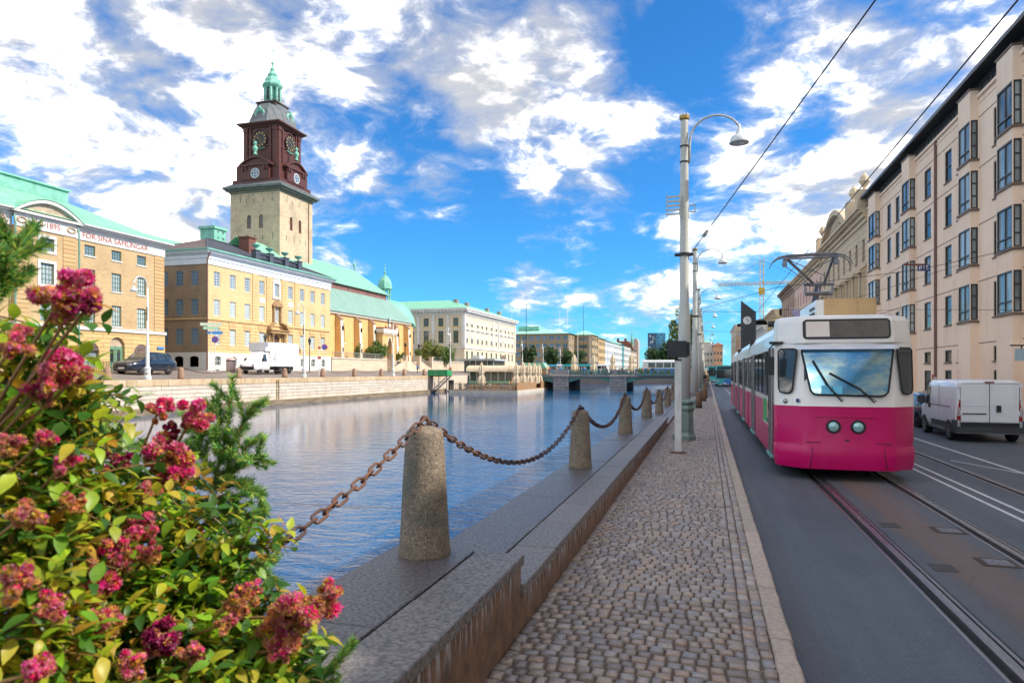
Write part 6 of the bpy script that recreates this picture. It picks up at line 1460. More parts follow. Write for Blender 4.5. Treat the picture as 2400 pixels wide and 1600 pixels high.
for x in (-.74, .74):
    for y in (.62, 3.18): wheel(VAN, x, y, .265, .20, 8, -1 if x < 0 else 1)
    for y in (.62, 3.18):
        g = G(); s_ = -1 if x < 0 else 1; g.prism([(s_*.838, y+.34*math.cos(a), .265+.34*math.sin(a)) for a in [math.pi*k/12 for k in range(13)]], (s_*-.03, 0, 0)); g.build('wheel_arch', M_BLACK, VAN, True)
def simple_car(name, label, loc, rz, paint, sc=1., suv=True, group=None):
    t = thing(name, label, 'car', loc, group, rz); t.scale = (sc,)*3; H = 1.72 if suv else 1.48; b = 1.02 if suv else .92
    vloft([(0, .36, .72, .80, .62, .74, .60), (.12, .26, .80, .90, .80, .90, .74), (.9, .24, .95, 1.04, .92, .97, .80), (1.25, .24, b, 1.08, .92, .97, .80), (1.95, .24, b, H-.05, .92, .97, .70), (2.6, .24, b, H, .92, .97, .70), (3.9, .24, b, H-.06, .92, .96, .68), (4.45, .26, b+.02, H-.28, .90, .94, .66), (4.75, .30, .98, 1.15, .84, .90, .66), (4.86, .40, .85, .95, .74, .84, .62)]).build('body', paint, t, True)
    for s_ in (-1, 1):
        P = [(1.62, b+.03), (2.05, H-.14), (2.65, H-.10), (2.65, b+.03)]; P2 = [(2.72, b+.03), (2.72, H-.10), (3.45, H-.12), (3.55, b+.03)]; P3 = [(3.62, b+.03), (3.52, H-.13), (4.0, H-.17), (4.25, b+.12)]
        for pp in (P, P2, P3): 
            g = G(); g.poly([(s_*(.985-(z-b)*.36), y, z) for y, z in pp]); g.build('side_window', M_CGL, t, True)
        for y in (.98, 3.85): wheel(t, s_*.85, y, .37, .24, 10, s_)
        G().box(min(s_*.45, s_*.80), max(s_*.45, s_*.80), -.0, .16, .68, .80).build('headlight', MATS['lamp_clear'], t, True)
        G().box(min(s_*.95, s_*1.14), max(s_*.95, s_*1.14), 1.62, 1.78, b, b+.17).build('mirror', paint, t, True)
        G().box(min(s_*.55, s_*.86), max(s_*.55, s_*.86), 4.70, 4.84, .86, .98).build('tail_light', MATS['lamp_red'], t, True)
    g = G(); g.poly([(-.80, 1.27, 1.10), (.80, 1.27, 1.10), (.66, 1.92, H-.08), (-.66, 1.92, H-.08)]); g.build('windscreen', M_CGL, t, True)
    g = G(); g.poly([(-.64, 4.02, H-.06), (.64, 4.02, H-.06), (.70, 4.52, H-.34), (-.70, 4.52, H-.34)]); g.build('rear_window', M_CGL, t, True)
    G().box(-.5, .5, -.03, .1, .52, .70).build('grille', M_BLACK, t, True); G().box(-.26, .26, -.05, -.02, .42, .52).build('number_plate', M_SWHITE, t, True)
    return t
# car local +Y runs from its nose to its tail; placed so that the nose faces as in the photograph
M_NAVY = mat('car_navy', (.010, .018, .035), (.014, .022, .042), 1, .18, coat=.8)
simple_car('parked_car', 'dark blue estate car parked in front of the museum', (-57.0, 55.6, 1.70), R_(4), M_NAVY, 1.37, True)
simple_car('parked_car', 'dark blue car half hidden between the tram and the white van', (8.0, 30.6, 0), R_(180), mat('car_teal', (.01, .035, .07), None, 1, .2, coat=.8), .85, False)
# ---- white box truck
TRK = thing('box_truck', 'white box truck standing before the ochre palace', 'truck', (-56.0, 73.9, 1.72), rz=R_(3))
M_TRW = mat('truck_white', (.78, .78, .78), (.72, .72, .72), 1, .35)
vloft([(0, .5, .95, 1.1, .95, 1.1, .95), (.25, .4, 1.15, 1.3, 1.05, 1.2, 1.05), (1.1, .4, 1.4, 1.55, 1.1, 1.22, 1.05), (2.0, .4, 1.5, 2.75, 1.1, 1.22, .95), (2.6, .4, 1.5, 2.95, 1.1, 1.22, .98), (3.2, .4, 1.5, 2.95, 1.1, 1.22, 1.0)]).build('cab', M_TRW, TRK, True)
g = G(); g.box(-1.25, 1.25, 3.3, 10.2, .95, 4.1); g.box(-1.22, 1.22, 2.2, 3.3, 2.9, 4.0); g.build('cargo_box', M_TRW, TRK, True)
G().poly([(-1.27, 2.2, 2.92), (1.27, 2.2, 2.92), (1.24, 3.3, 4.05), (-1.24, 3.3, 4.05)]).build('wind_deflector', M_TRW, TRK, True)
G().box(-.55, .55, 2.4, 10.0, .45, .95).build('chassis', M_DKPL, TRK, True); G().box(-1.0, 1.0, -.06, .2, .45, .9).build('grille', M_BLACK, TRK, True)
g = G(); g.poly([(-1.04, 1.16, 1.62), (1.04, 1.16, 1.62), (.92, 1.98, 2.66), (-.92, 1.98, 2.66)]); g.build('windscreen', M_CGL, TRK, True)
for s_ in (-1, 1):
    g = G(); g.poly([(s_*1.235, 1.45, 1.55), (s_*1.235, 2.55, 1.55), (s_*1.06, 2.5, 2.55), (s_*1.08, 2.0, 2.5)]); g.build('side_window', M_CGL, TRK, True)
    G().box(min(s_*1.2, s_*1.42), max(s_*1.2, s_*1.42), 1.5, 1.62, 1.55, 2.0).build('mirror', M_BLACK, TRK, True)
    for y in (1.2, 5.9, 8.2): wheel(TRK, s_*1.0, y, .42, .3, 8, s_)
    G().box(min(s_*.65, s_*1.05), max(s_*.65, s_*1.05), -.02, .2, .95, 1.15).build('headlight', MATS['lamp_clear'], TRK, True)
# ---- buses
def bus(name, label, loc, rz, L_, cmain, croof, sc=1., grp=None):
    t = thing(name, label, 'bus', loc, grp, rz); t.scale = (sc,)*3; W = 1.27
    g = G(); g.sm = False; prof = lambda i, y: [(-W+i, y, .35), (-W+i*.5, y, 1.25), (-W+i, y, 2.85), (-W+.22+i, y, 3.05), (W-.22-i, y, 3.05), (W-i, y, 2.85), (W-i*.5, y, 1.25), (W-i, y, .35)]
    g.loft([prof(.10, 0), prof(.0, .15), prof(0, L_-.1), prof(.06, L_)]); g.build('body', cmain, t, True)
    G().box(-W+.15, W-.15, .2, L_-.2, 3.05, 3.2).build('roof_pod', croof, t, True)
    G().box(-W+.12, W-.12, -.03, .02, 1.25, 2.55).build('windscreen', M_CGL, t, True); G().box(-W+.2, W-.2, -.025, .02, 2.62, 2.95).build('destination_display', M_BLACK, t, True)
    for s_ in (-1, 1):
        n = int(L_/1.6)
        for k in range(n): y = .6+k*(L_-1)/n; G().box(min(s_*W, s_*(W+.012)), max(s_*W, s_*(W+.012)), y, y+(L_-1)/n-.12, 1.3, 2.5).build('side_window', M_CGL, t, True)
        G().box(min(s_*.75, s_*1.1), max(s_*.75, s_*1.1), -.03, .02, .75, .95).build('headlight', MATS['lamp_clear'], t, True)
        for y in (2.2, L_-2.6): wheel(t, s_*1.12, y, .46, .28, 8, s_)
        G().box(min(s_*1.2, s_*1.45), max(s_*1.2, s_*1.45), -.15, -.05, 1.9, 2.4).build('mirror', M_BLACK, t, True)
    G().box(-.25, .25, -.04, 0, .45, .56).build('number_plate', M_SWHITE, t, True)
    return t
M_BTEAL = mat('bus_teal', (.02, .40, .42), (.02, .34, .38), 1, .3, coat=.4); M_BBLUE = mat('bus_blue', (.02, .17, .50), None, 1, .3, coat=.4)
B = bus('city_bus', 'turquoise city bus coming up the street behind the tram', (2.25, 95, 0), 0, 12, M_BTEAL, M_BTEAL, .88)
G().prism([(-.4, -.012, .36), (1.15, -.012, .36), (1.15, -.012, 1.2), (.2, -.012, 1.2)], (0, -.02, 0)).build('blue_livery_panel', M_BBLUE, B, True)
bus('city_bus', 'second turquoise bus waiting behind the first down the street', (1.3, 128, 0), R_(3), 12, M_BTEAL, M_BTEAL, .9)
# trams and buses passing on the square beyond the bridge
M_BWH = mat('bus_white', (.66, .68, .70)); 
def side_tram(loc, L_, label, low, rz=R_(90)):
    t = thing('far_tram', label, 'tram', loc, 'trams on the square beyond the bridge', rz)
    G().box(-1.2, 1.2, 0, L_, .35, 1.4).build('body_lower', low, t, True); g = G(); g.prism([(-1.2, 0, 1.4), (1.2, 0, 1.4), (1.2, 0, 2.8), (.9, 0, 3.2), (-.9, 0, 3.2), (-1.2, 0, 2.8)], (0, L_, 0)); g.build('body_upper', M_BWH, t, True)
    k = .5
    while k < L_-1.5:
        for s_ in (-1, 1): G().box(min(s_*1.2, s_*1.22), max(s_*1.2, s_*1.22), k, k+1.4, 1.6, 2.6).build('side_window', M_CGL, t, True)
        k += 1.6
    for y in (2, L_-2): wheel(t, 1.0, y, .4, .2, 6, 1); wheel(t, -1.0, y, .4, .2, 6, -1)
    return t
side_tram((-3.5, 146.5, 1.2), 9.5, 'blue and white tram at the right end of the bridge', M_BBLUE)
side_tram((-33, 236, 1.25), 24, 'blue and white tram crossing behind the bridge parasols', M_BBLUE)
bus('far_bus', 'turquoise bus on the square behind the bridge', (-36, 232, 1.25), R_(90), 12, M_BTEAL, M_BTEAL, 1., 'buses on the square')
bus('far_bus', 'pale blue bus further left on the square behind the café barge', (-50.5, 236, 1.25), R_(90), 10, mat('bus_cyan', (.08, .42, .60)), M_BTEAL, 1., 'buses on the square')
# ================================================================== café barge, bridge, people
M_DECK = mat('deck_wood', (.34, .20, .10), (.26, .15, .075), 1.5, .7, stretch=(4, .4, 4)); M_CLAD = course_mat('wood_cladding', (.42, .23, .095), (.36, .19, .08), (.14, .075, .035), .14, 6, .02, .7, .01)
M_HULL = mat('hull_concrete', (.55, .50, .42), (.45, .40, .33), .6, .8); M_CREAMF = mat('cream_canvas', (.84, .72, .53), (.76, .64, .46), 1.2, .85, trans=.3)
M_PGREEN = mat('mint_panel', (.22, .50, .33), (.18, .42, .28), 1, .5); M_SGREEN = mat('stair_green', (.03, .30, .10), (.02, .24, .08), 2, .5)
BX0, BX1, BYY0, BYY1 = -46.0, -32.8, 118.5, 152.0
BAR = thing('cafe_barge', 'moored café barge with wooden pavilion and cream barrel awnings', 'barge', (-39, 130, -2))
g = G(); g.box(BX0, BX1, BYY0, BYY1, -2.3, -1.45); g.build('hull', M_HULL, BAR); G().box(BX0+.1, BX1-.1, BYY0+.1, BYY1-.1, -1.45, -1.36).build('deck', M_DECK, BAR)
G().box(BX0-.2, BX0+.6, BYY0+.2, BYY0+1.0, -2.3, .4).build('mooring_pile', M_IRON, BAR)
x = BX0+.2; g = G()
while x < BX1-.5: g.box(x, x+.07, BYY0+.10, BYY0+.16, -1.36, -.28); x += .33
tag(g.build('front_palings', mat('paling_pale', (.46, .36, .25), None, 2, .8), BAR), kind='stuff'); G().box(BX0+.1, BX1-.1, BYY0+.08, BYY0+.18, -.28, -.2).build('handrail', M_IRON, BAR)
for a, b in ((BYY0+.1, 133), (137, 150.5)): G().box(BX1-.25, BX1-.1, a, b, -1.36, -.05).build('side_screen', M_CLAD, BAR)
g = G(); g.box(BX0+1, BX1-3.4, 126, 147, -1.36, -.3); g.build('counter_wall', M_CLAD, BAR)
g = G(); g.box(BX0+1.2, BX1-4.2, 127, 147, -.3, 2.0); g.build('pavilion_wall', M_CLAD, BAR)
for k in range(6):
    a = BX0+1.2+k*1.45; G().box(a, a+1.25, 126.93, 126.97, .15, 1.9).build('front_window', GL_GREEN, BAR)
    G().box(a-.12, a, 126.85, 126.98, -.3, 2.0).build('mullion', M_FWHITE, BAR)
G().box(BX0+1.0, BX1-4.0, 126.6, 127.0, -.30, .12).build('mint_ledge', M_PGREEN, BAR)
for k in range(7):
    a = 127+k*2.9; G().box(BX1-4.21, BX1-4.15, a, a+2.3, .1, 1.8).build('side_window', GL_GREEN, BAR)
    f_ = Face('E', BX1-4.2); g = G(); ao, ai = arch_pts(a-.1, a+2.6, 1.9, 1.25, 8), arch_pts(a+.05, a+2.45, 1.9, 1.12, 8)
    for j in range(8): f_.prism(g, [ao[j], ao[j+1], ai[j+1], ai[j]], -.6, 1.6)
    g.build('barrel_awning', M_CREAMF, BAR)
g = G(); fs_ = Face('S', 127.0); pr = [(-1., 1.9), (-.9, 2.4), (-.5, 2.85), (.0, 3.05)]
ring = lambda xx: [(xx, 125.6, 1.95), (xx, 125.75, 2.6), (xx, 126.4, 3.0), (xx, 127.2, 3.15), (xx, 128.5, 3.15)]
g.sm = True; g.loft([ring(BX0+.8), ring(BX1-4.0)], False, False, False); g.build('front_awning', M_CREAMF, BAR)
g = G(); g.box(BX0+1.2, BX1-4.2, 128.5, 147, 2.95, 3.12); g.build('roof', M_CREAMF, BAR)
g = G(); g.prism([(BX1-6.5, 146, -1.3), (BX1-1.2, 146, -1.3), (BX1-1.2, 146, 2.6), (BX1-1.8, 146, 3.8), (BX1-6.5, 146, 3.8)], (0, 3.0, 0)); g.build('kiosk', mat('kiosk_ochre', (.58, .34, .12), (.5, .28, .10), 1, .8), BAR)
G().poly([(BX1-1.0, 145.9, 2.6), (BX1-1.0, 149.1, 2.6), (BX1-1.8, 149.1, 3.85), (BX1-1.8, 145.9, 3.85)]).poly([(BX1-1.8, 145.88, 3.85), (BX1-6.5, 145.88, 3.85), (BX1-6.5, 145.88, 2.7), (BX1-1.0, 145.88, 2.6)]).build('kiosk_roof', M_PGREEN, BAR)
PV = thing('glass_pavilion', 'flat grey roofed glass pavilion on the quay behind the café barge', 'pavilion', (-52, 160, 1.2))
G().box(-58, -49.5, 158, 168, 4.6, 5.1).build('roof', mat('flat_roof_grey', (.42, .45, .47)), PV); G().box(-57.5, -50, 158.5, 167.5, 1.2, 4.6).build('glass_wall', GL_GREEN, PV); G().box(-56, -54, 160, 163, 5.1, 5.9).build('roof_unit', M_STUC, PV)
for k in range(6): x = -57.5+k*1.5; G().box(x-.06, x+.06, 158.4, 158.5, 1.2, 4.6).build('mullion', M_FWHITE, PV)
# closed parasols
par = thing('closed_parasol', 'x', 'parasol', group='closed cream parasols')
g = G(); g.tube([(0, 0, 0), (0, 0, 4.9)], .06, 6); g.build('pole', M_STEEL, par, True)
g = G(); rr = random.Random(2); N_ = 14
def fold(r, z): return [(r*(1+(.28 if k % 2 else -.2))*math.cos(2*math.pi*k/N_), r*(1+(.28 if k % 2 else -.2))*math.sin(2*math.pi*k/N_), z) for k in range(N_)]
g.loft([fold(.55, .9), fold(.62, 1.3), fold(.58, 2.2), fold(.34, 2.75), fold(.50, 3.2), fold(.44, 4.0), fold(.26, 4.6), fold(.16, 4.95), fold(.05, 5.15)]); cn = g.build('canopy', M_CREAMF, par, True)
g = G(); g.lathe([(.40, 2.7), (.40, 2.82)], 12); g.build('strap', M_STUC, cn, True); g = G(); g.lathe([(.4, 0), (.4, .12)], 10); g.build('base', M_IRON, par, True)
sp_ = []
for (px_, Y_, sc, lab) in ((-39.9, 119.4, .98, 'closed cream parasol alone at the front of the barge deck'), (-33.6, 120.6, .96, 'closed cream parasol nearest the barge corner screen'), (-33.4, 124.6, 1., 'tall closed parasol second along the barge side'), (-33.4, 129.2, .98, 'third closed parasol along the barge side'), (-33.5, 134.0, .98, 'fourth closed parasol along the barge side'), (-33.6, 138.2, .95, 'fifth closed parasol, by the gap in the barge screen'), (-33.4, 145.5, .92, 'last closed parasol at the far end of the barge')):
    sp_.append(((px_, Y_, -1.36), rr.uniform(0, 6), lab, sc))
for X_, lab in ((-26.8, 'leftmost closed parasol standing on the bridge'), (-22.7, 'second closed parasol from the left on the bridge'), (-18.7, 'third closed parasol from the left on the bridge'), (-14.9, 'rightmost closed parasol on the bridge')): sp_.append(((X_, 141.5, 1.3), rr.uniform(0, 6), lab, (1, 1, .83)))
repeat(par, sp_)
# ---- steel stair down from the far quay
ST = thing('quay_stair', 'green railed steel stair from the far quay to the barge', 'stair', (-48, 121, -2))
G().box(-50.2, -46.2, 118.2, 120.6, 1.05, 1.2).build('landing', M_IRON, ST)
for x in (-49.8, -48, -46.4): G().box(x-.08, x+.08, 118.3, 118.46, -2.2, 1.1).build('post', M_STEEL, ST)
for a, b in ((-50.1, -48.6), (-48.55, -46.3)): G().box(a, b, 118.15, 118.2, 1.2, 2.3).build('railing_panel', M_SGREEN, ST)
G().box(-46.3, -46.24, 118.2, 120.6, 1.2, 2.3).build('railing_panel', M_SGREEN, ST)
g = G(); g.prism([(-46.6, 118.2, 1.0), (-46.2, 118.2, 1.0), (-49.4, 118.2, -1.9), (-49.8, 118.2, -1.9)], (0, .15, 0)); g.prism([(-46.6, 120.2, 1.0), (-46.2, 120.2, 1.0), (-49.4, 120.2, -1.9), (-49.8, 120.2, -1.9)], (0, .15, 0)); g.build('stringers', M_STEEL, ST)
for k in range(10): G().box(-46.6-k*.32, -46.25-k*.32, 118.35, 120.2, .85-k*.29, .9-k*.29).build('tread', M_IRON, ST)

# ================================================================== bridge
BR = thing('bridge', 'low steel bridge on grey stone piers across the canal', 'bridge', (-25, 147, -2))
M_PIER = mat('pier_stone', (.30, .30, .31), (.22, .22, .235), 1., .8, rnd=.14); M_BST = mat('bridge_teal', (.07, .20, .19), (.05, .15, .145), .8, .5); M_BDK = mat('pier_core', (.07, .07, .075), None, 1, .8)
for (a, b) in ((-31.0, -27.7), (-19.2, -15.7)):
    g = G(); g.box(a+.05, b-.05, 140.1, 154, -2.5, 1.0); g.build('pier_core', M_BDK, BR)
    bk = G().box(0, 1, 0, .3, 0, 1).mesh('pier_block', M_PIER)
    for r_ in range(6):
        n = 3; w_ = (b-a)/n; off = (r_ % 2)*.5
        for k in range(-1, n+1):
            x0, x1 = max(a, a+(k+off)*w_), min(b, a+(k+off+1)*w_)
            if x1-x0 > .1: place(bk, 'pier_block', BR, loc=(x0+.03, 139.9, -2.3+r_*.55), scale=(x1-x0-.06, 1, .55-.06))
    G().box(a-.15, b+.15, 139.6, 154.3, 1.0, 1.25).build('pier_cap', M_QB, BR); G().box(a+.1, b-.1, 139.9, 141.2, 1.25, 2.35).build('parapet_block', M_PIER, BR)
for x0, x1 in ((-50, -31), (-27.7, -19.2), (-15.7, -2.3)):
    c = (x0+x1)/2; n = 12; low = [(x0+(x1-x0)*k/n, .55-.9*abs(2*k/n-1)**2.2) for k in range(n+1)]
    g = G(); g.prism([(u, 140.3, z) for u, z in low]+[(x1, 140.3, 1.0), (x0, 140.3, 1.0)], (0, .4, 0)); g.build('girder', M_BST, BR)
    G().box(x0, x1, 140.1, 154.2, .75, 1.15).build('deck', mat('bridge_deck', (.20, .20, .20), None, .6, .8), BR)
g = G(); x = -50.
while x < -2.5: g.box(x, x+.05, 140.15, 140.2, 1.15, 2.3); x += .28
tag(g.build('railing_bars', M_BST, BR), kind='stuff')
for z in (1.25, 2.3): G().box(-50, -2.4, 140.12, 140.24, z, z+.08).build('rail', M_BST, BR)
for x in [-48+4*k for k in range(12)]: G().box(x-.07, x+.07, 140.1, 140.26, 1.15, 2.45).build('post', M_BST, BR)
SQ = struct(G().box(-62.4, -2.3, 226, 600, -2.4, 1.24).build('ground', M_FST)); struct(G().box(-62.4, -49.9, 154, 226, -2.4, 1.2).build('street', M_FST))
AB = thing('abutment', 'pale stone abutment where the bridge meets the near street', 'wall', (-2.6, 138, 0))
G().box(-3.6, -1.35, 136.5, 153, -2.5, 2.2).build('wall', M_TER, AB); G().box(-3.8, -1.25, 136.3, 153, 2.2, 2.45).build('coping', M_QB, AB)
def leaf_mass(name, label, cat, loc, size, n, cols, leaf=.35, seed=1, group=None, trunk=None, stuff=False, clumps=10, parent=None):
    """crown of many leaf faces gathered in clumps, with gaps between them"""
    rr = random.Random(seed); cl = []
    for k in range(clumps):
        v = Vector((rr.gauss(0, 1), rr.gauss(0, 1), rr.gauss(0, 1))).normalized()*rr.uniform(.25, .78)
        cl.append((Vector((v.x*size[0], v.y*size[1], v.z*size[2])), rr.uniform(.28, .5)))
    g = G()
    for i in range(n):
        c, r = rr.choice(cl); v = Vector((rr.gauss(0, 1), rr.gauss(0, 1), rr.gauss(0, 1))).normalized()*rr.uniform(.6, 1.05)*r
        p = c+Vector((v.x*size[0], v.y*size[1], v.z*size[2])); t = Vector((rr.gauss(0, 1), rr.gauss(0, 1), rr.gauss(0, .6))).normalized(); b_ = t.cross(Vector((rr.gauss(0, 1), rr.gauss(0, 1), rr.gauss(0, 1)))).normalized()
        s = leaf*rr.uniform(.6, 1.3); a = p-t*s*.5; q = p+t*s*.5; cc = rr.choice(cols); v_ = rr.uniform(.7, 1.25); g.tint = tuple(x*v_ for x in cc)
        g.poly([a, p+b_*s*.32, q, p-b_*s*.32])
    if parent is not None: return g.build(name, M_LEAF, parent, True)
    t = thing(name, label, cat, loc, group)
    o = g.build('crown', M_LEAF, t, True); o.location = (0, 0, size[2]+(trunk or 0)*.8)
    tg = G(); tg.sm = True; H_ = size[2]*1.2+(trunk or 0)*.8; r0 = max(.06, size[0]*.05)
    tg.tube([(0, 0, 0), (r0*.6, 0, H_*.4), (-r0*.4, r0, H_*.7), (0, 0, H_)], [r0*1.3, r0, r0*.8, r0*.3], 7)
    for k in range(5):
        a = k*1.26+rr.uniform(-.3, .3); z0 = H_*rr.uniform(.35, .65); tg.tube([(0, 0, z0), (size[0]*.35*math.cos(a), size[1]*.35*math.sin(a), z0+size[2]*.4), (size[0]*.6*math.cos(a), size[1]*.6*math.sin(a), z0+size[2]*.75)], [r0*.6, r0*.4, r0*.15], 5)
    tg.build('trunk', mat('bark', (.09, .065, .045), (.06, .045, .03), 4, .9, bump=.03), t, True)
    return t
M_LEAF = mat('leaf_green', (1, 1, 1), (.75, .75, .75), 2, .55, attr='tint', trans=.35)
# planting boxes along the bridge
rr = random.Random(9)
for k in range(8):
    x = -13.6+k*1.42; t = thing('flower_box', ['planted flower box at the left of the bridge planting', 'second flower box along the bridge rail', 'third flower box along the bridge rail', 'fourth flower box along the bridge rail', 'fifth flower box along the bridge rail', 'sixth flower box along the bridge rail', 'seventh flower box along the bridge rail', 'last flower box before the abutment'][k], 'flower box', (x, 139.7, 1.2), 'flower boxes on the bridge')
    G().box(0, 1.35, -.25, .25, 0, .45).build('trough', M_BST, t, True); o = leaf_mass('plants', '', '', None, (.72, .3, .42), 240, [(.10, .20, .04), (.20, .26, .05), (.34, .30, .10), (.08, .14, .04)], .2, k, parent=t, clumps=8); o.location = (.68, 0, .75)
for k in range(16):
    if k in (5, 6, 11): continue
    x = -27.5+k*.82
    t = thing('planter', 'low green planter on the bridge railing, %s from the left' % ['first', 'second', 'third', 'fourth', 'fifth', '', '', 'sixth', 'seventh', 'eighth', 'ninth', '', 'tenth', 'eleventh', 'twelfth', 'thirteenth'][k], 'planter', (x, 139.85, 1.45), 'planters on the bridge railing')
    G().box(0, .7, -.12, .12, 0, .3).build('box', M_BST, t, True); o = leaf_mass('plants', '', '', None, (.4, .18, .3), 70, [(.12, .20, .05), (.36, .33, .16), (.30, .14, .07)], .18, 50+k, parent=t, clumps=5); o.location = (.35, 0, .45)

# ================================================================== people
def body_mesh(name, pose, mats):
    """one continuous figure grown from a skeleton of rings: legs, trunk, arms and head in one mesh"""
    g = G(); g.sm = True; T = lambda pts, r, n=8: g.tube(pts, r, n)
    top, leg, skin, hair = 0, 1, 2, 3
    if pose == 'stand' or pose == 'walk':
        st = .16 if pose == 'walk' else .03
        g.cur = leg
        for s_ in (-1, 1): T([(s_*.09, s_*st, .04), (s_*.09, s_*st*.8, .12), (s_*.095, s_*st*.35-.02, .48), (s_*.10, 0, .80), (s_*.06, 0, .93)], [.045, .05, .062, .085, .09]); T([(s_*.09, s_*st+.04, .03), (s_*.09, s_*st-.14, .03)], [.04, .035], 6)
        g.cur = top; T([(0, 0, .86), (0, 0, .95), (0, .01, 1.15), (0, 0, 1.33), (0, 0, 1.43), (0, 0, 1.48)], [.14, .165, .165, .185, .15, .065], 10)
        for s_ in (-1, 1): T([(s_*.16, 0, 1.40), (s_*.235, .02, 1.30), (s_*.265, .03, 1.10)], [.06, .055, .048]); g.cur = skin; T([(s_*.265, .03, 1.10), (s_*.26, -.06, .90), (s_*.255, -.09, .80)], [.042, .034, .035]); T([(s_*.255, -.09, .80), (s_*.25, -.11, .72)], [.04, .022], 6); g.cur = top
        zc = 1.48; yo = 0
    else:
        g.cur = leg
        for s_ in (-1, 1): T([(s_*.1, 0, .48), (s_*.11, -.40, .48), (s_*.11, -.43, .24), (s_*.11, -.42, .05)], [.09, .075, .058, .045]); T([(s_*.11, -.38, .03), (s_*.11, -.58, .03)], [.04, .035], 6)
        g.cur = top; T([(0, .02, .42), (0, .02, .52), (0, .03, .75), (0, 0, .93), (0, 0, 1.03), (0, 0, 1.08)], [.15, .17, .165, .185, .15, .065], 10)
        for s_ in (-1, 1): T([(s_*.16, 0, 1.0), (s_*.24, -.04, .88), (s_*.25, -.12, .74)], [.06, .052, .045]); g.cur = skin; T([(s_*.25, -.12, .74), (s_*.18, -.33, .70), (s_*.15, -.40, .70)], [.04, .034, .03]); g.cur = top
        zc = 1.08; yo = -.01
    g.cur = skin; T([(0, yo, zc-.03), (0, yo, zc+.06)], [.055, .05]); g.lathe([(.03, 0), (.062, .03), (.078, .09), (.083, .14), (.075, .19), (.045, .225), (.005, .235)], 12, (0, yo-.01, zc+.03), .92, 1.05); g.sphere((0, yo-.10, zc+.13), .016, 6, 4)
    for s_ in (-1, 1): g.sphere((s_*.078, yo, zc+.135), .018, 6, 4)
    g.cur = hair; g.lathe([(.084, .13), (.092, .16), (.085, .21), (.05, .25), (.005, .258)], 12, (0, yo+.012, zc+.03), .95, 1.08)
    return g.mesh('body', mats)
CLOTH = {'red': (.45, .03, .03), 'white': (.6, .6, .58), 'navy': (.03, .05, .12), 'black': (.02, .02, .02), 'tan': (.35, .24, .14), 'blue': (.08, .2, .42), 'grey': (.2, .2, .21), 'green': (.08, .2, .08)}
M_SKIN = mat('skin', (.50, .29, .20), None, 6, .6); M_HAIR = [mat('hair_brown', (.06, .035, .02), None, 9, .7), mat('hair_fair', (.30, .20, .09), None, 9, .7)]
_pm = {}
def person(loc, rz, pose, top, leg, label, grp=None, sc=1.03, hair=0):
    key = (pose, top, leg, hair)
    if key not in _pm: _pm[key] = body_mesh('body', pose, [mat('cloth_'+top, CLOTH[top], None, 5, .8), mat('cloth_'+leg, CLOTH[leg], None, 5, .8), M_SKIN, M_HAIR[hair]])
    t = thing('person', label, 'person', loc, grp, rz); t.scale = (sc,)*3; place(_pm[key], 'body', t, True); return t
person((-46.9, 121.5, 1.2), 1.0, 'stand', 'red', 'navy', 'person in a red top standing above the green stair')
person((-44.3, 133.0, 2.0-.8), 2.0, 'walk', 'navy', 'grey', 'person in a dark top walking on the far quay by the barge'); person((-43.6, 133.3, 1.2), 2.1, 'walk', 'red', 'black', 'person in red beside the one in dark on the far quay')
rr = random.Random(21); tops = list(CLOTH)
# ---- guests, chairs and tables on the deck
M_CHR = mat('rattan', (.36, .27, .16), (.28, .2, .12), 3, .7)
def cafe_chair():
    t = thing('cafe_chair', 'light rattan café chair on the barge deck', 'chair', group='café chairs on the barge')
    G().box(-.22, .22, -.22, .22, .43, .48).build('seat', M_CHR, t, True); G().box(-.22, .22, .19, .23, .55, .92).build('backrest', M_CHR, t, True)
    for x in (-.2, .2):
        for y in (-.2, .2): G().box(x-.02, x+.02, y-.02, y+.02, 0, .44 if y < 0 else .92).build('leg', M_STEEL, t, True)
    return t
def cafe_table():
    t = thing('cafe_table', 'small round café table on the barge deck', 'table', group='café tables on the barge')
    g = G(); g.lathe([(.36, .70), (.36, .74)], 14); g.build('top', M_STUC, t, True); g = G(); g.lathe([(.03, .02), (.03, .7)], 6); g.build('stem', M_IRON, t, True); g = G(); g.lathe([(.2, 0), (.2, .03)], 10); g.build('foot', M_IRON, t, True)
    return t
ch, tb = cafe_chair(), cafe_table(); tsp = []; csp = []; psp = []
for i in range(8):
    for j in range(2):
        x, y = BX0+1.6+i*1.45, 120.2+j*2.6
        where = '%s table from left, %s barge row' % (['first', 'second', 'third', 'fourth', 'fifth', 'sixth', 'seventh', 'eighth'][i], ['front', 'back'][j])
        tsp.append(((x, y, -1.36), 0, 'small round café table, '+where, 1))
        for a, sd_ in ((0, 'near'), (math.pi, 'far')):
            c = (x+.62*math.sin(a+.3), y-.62*math.cos(a+.3), -1.36); csp.append((c, a+.3+math.pi, 'rattan café chair on %s side of %s' % (sd_, where), 1))
            if rr.random() < .42: psp.append((c, a+.3+math.pi, sd_, where))
repeat(tb, tsp); repeat(ch, csp)
for k, (c, a, sd_, where) in enumerate(psp):
    tp, lg = rr.choice(tops), rr.choice(['navy', 'black', 'grey', 'tan'])
    person(c, a, 'sit', tp, lg, 'guest in %s seated on %s side of %s' % (tp, sd_, where), 'guests seated on the barge', 1.03, k % 2)
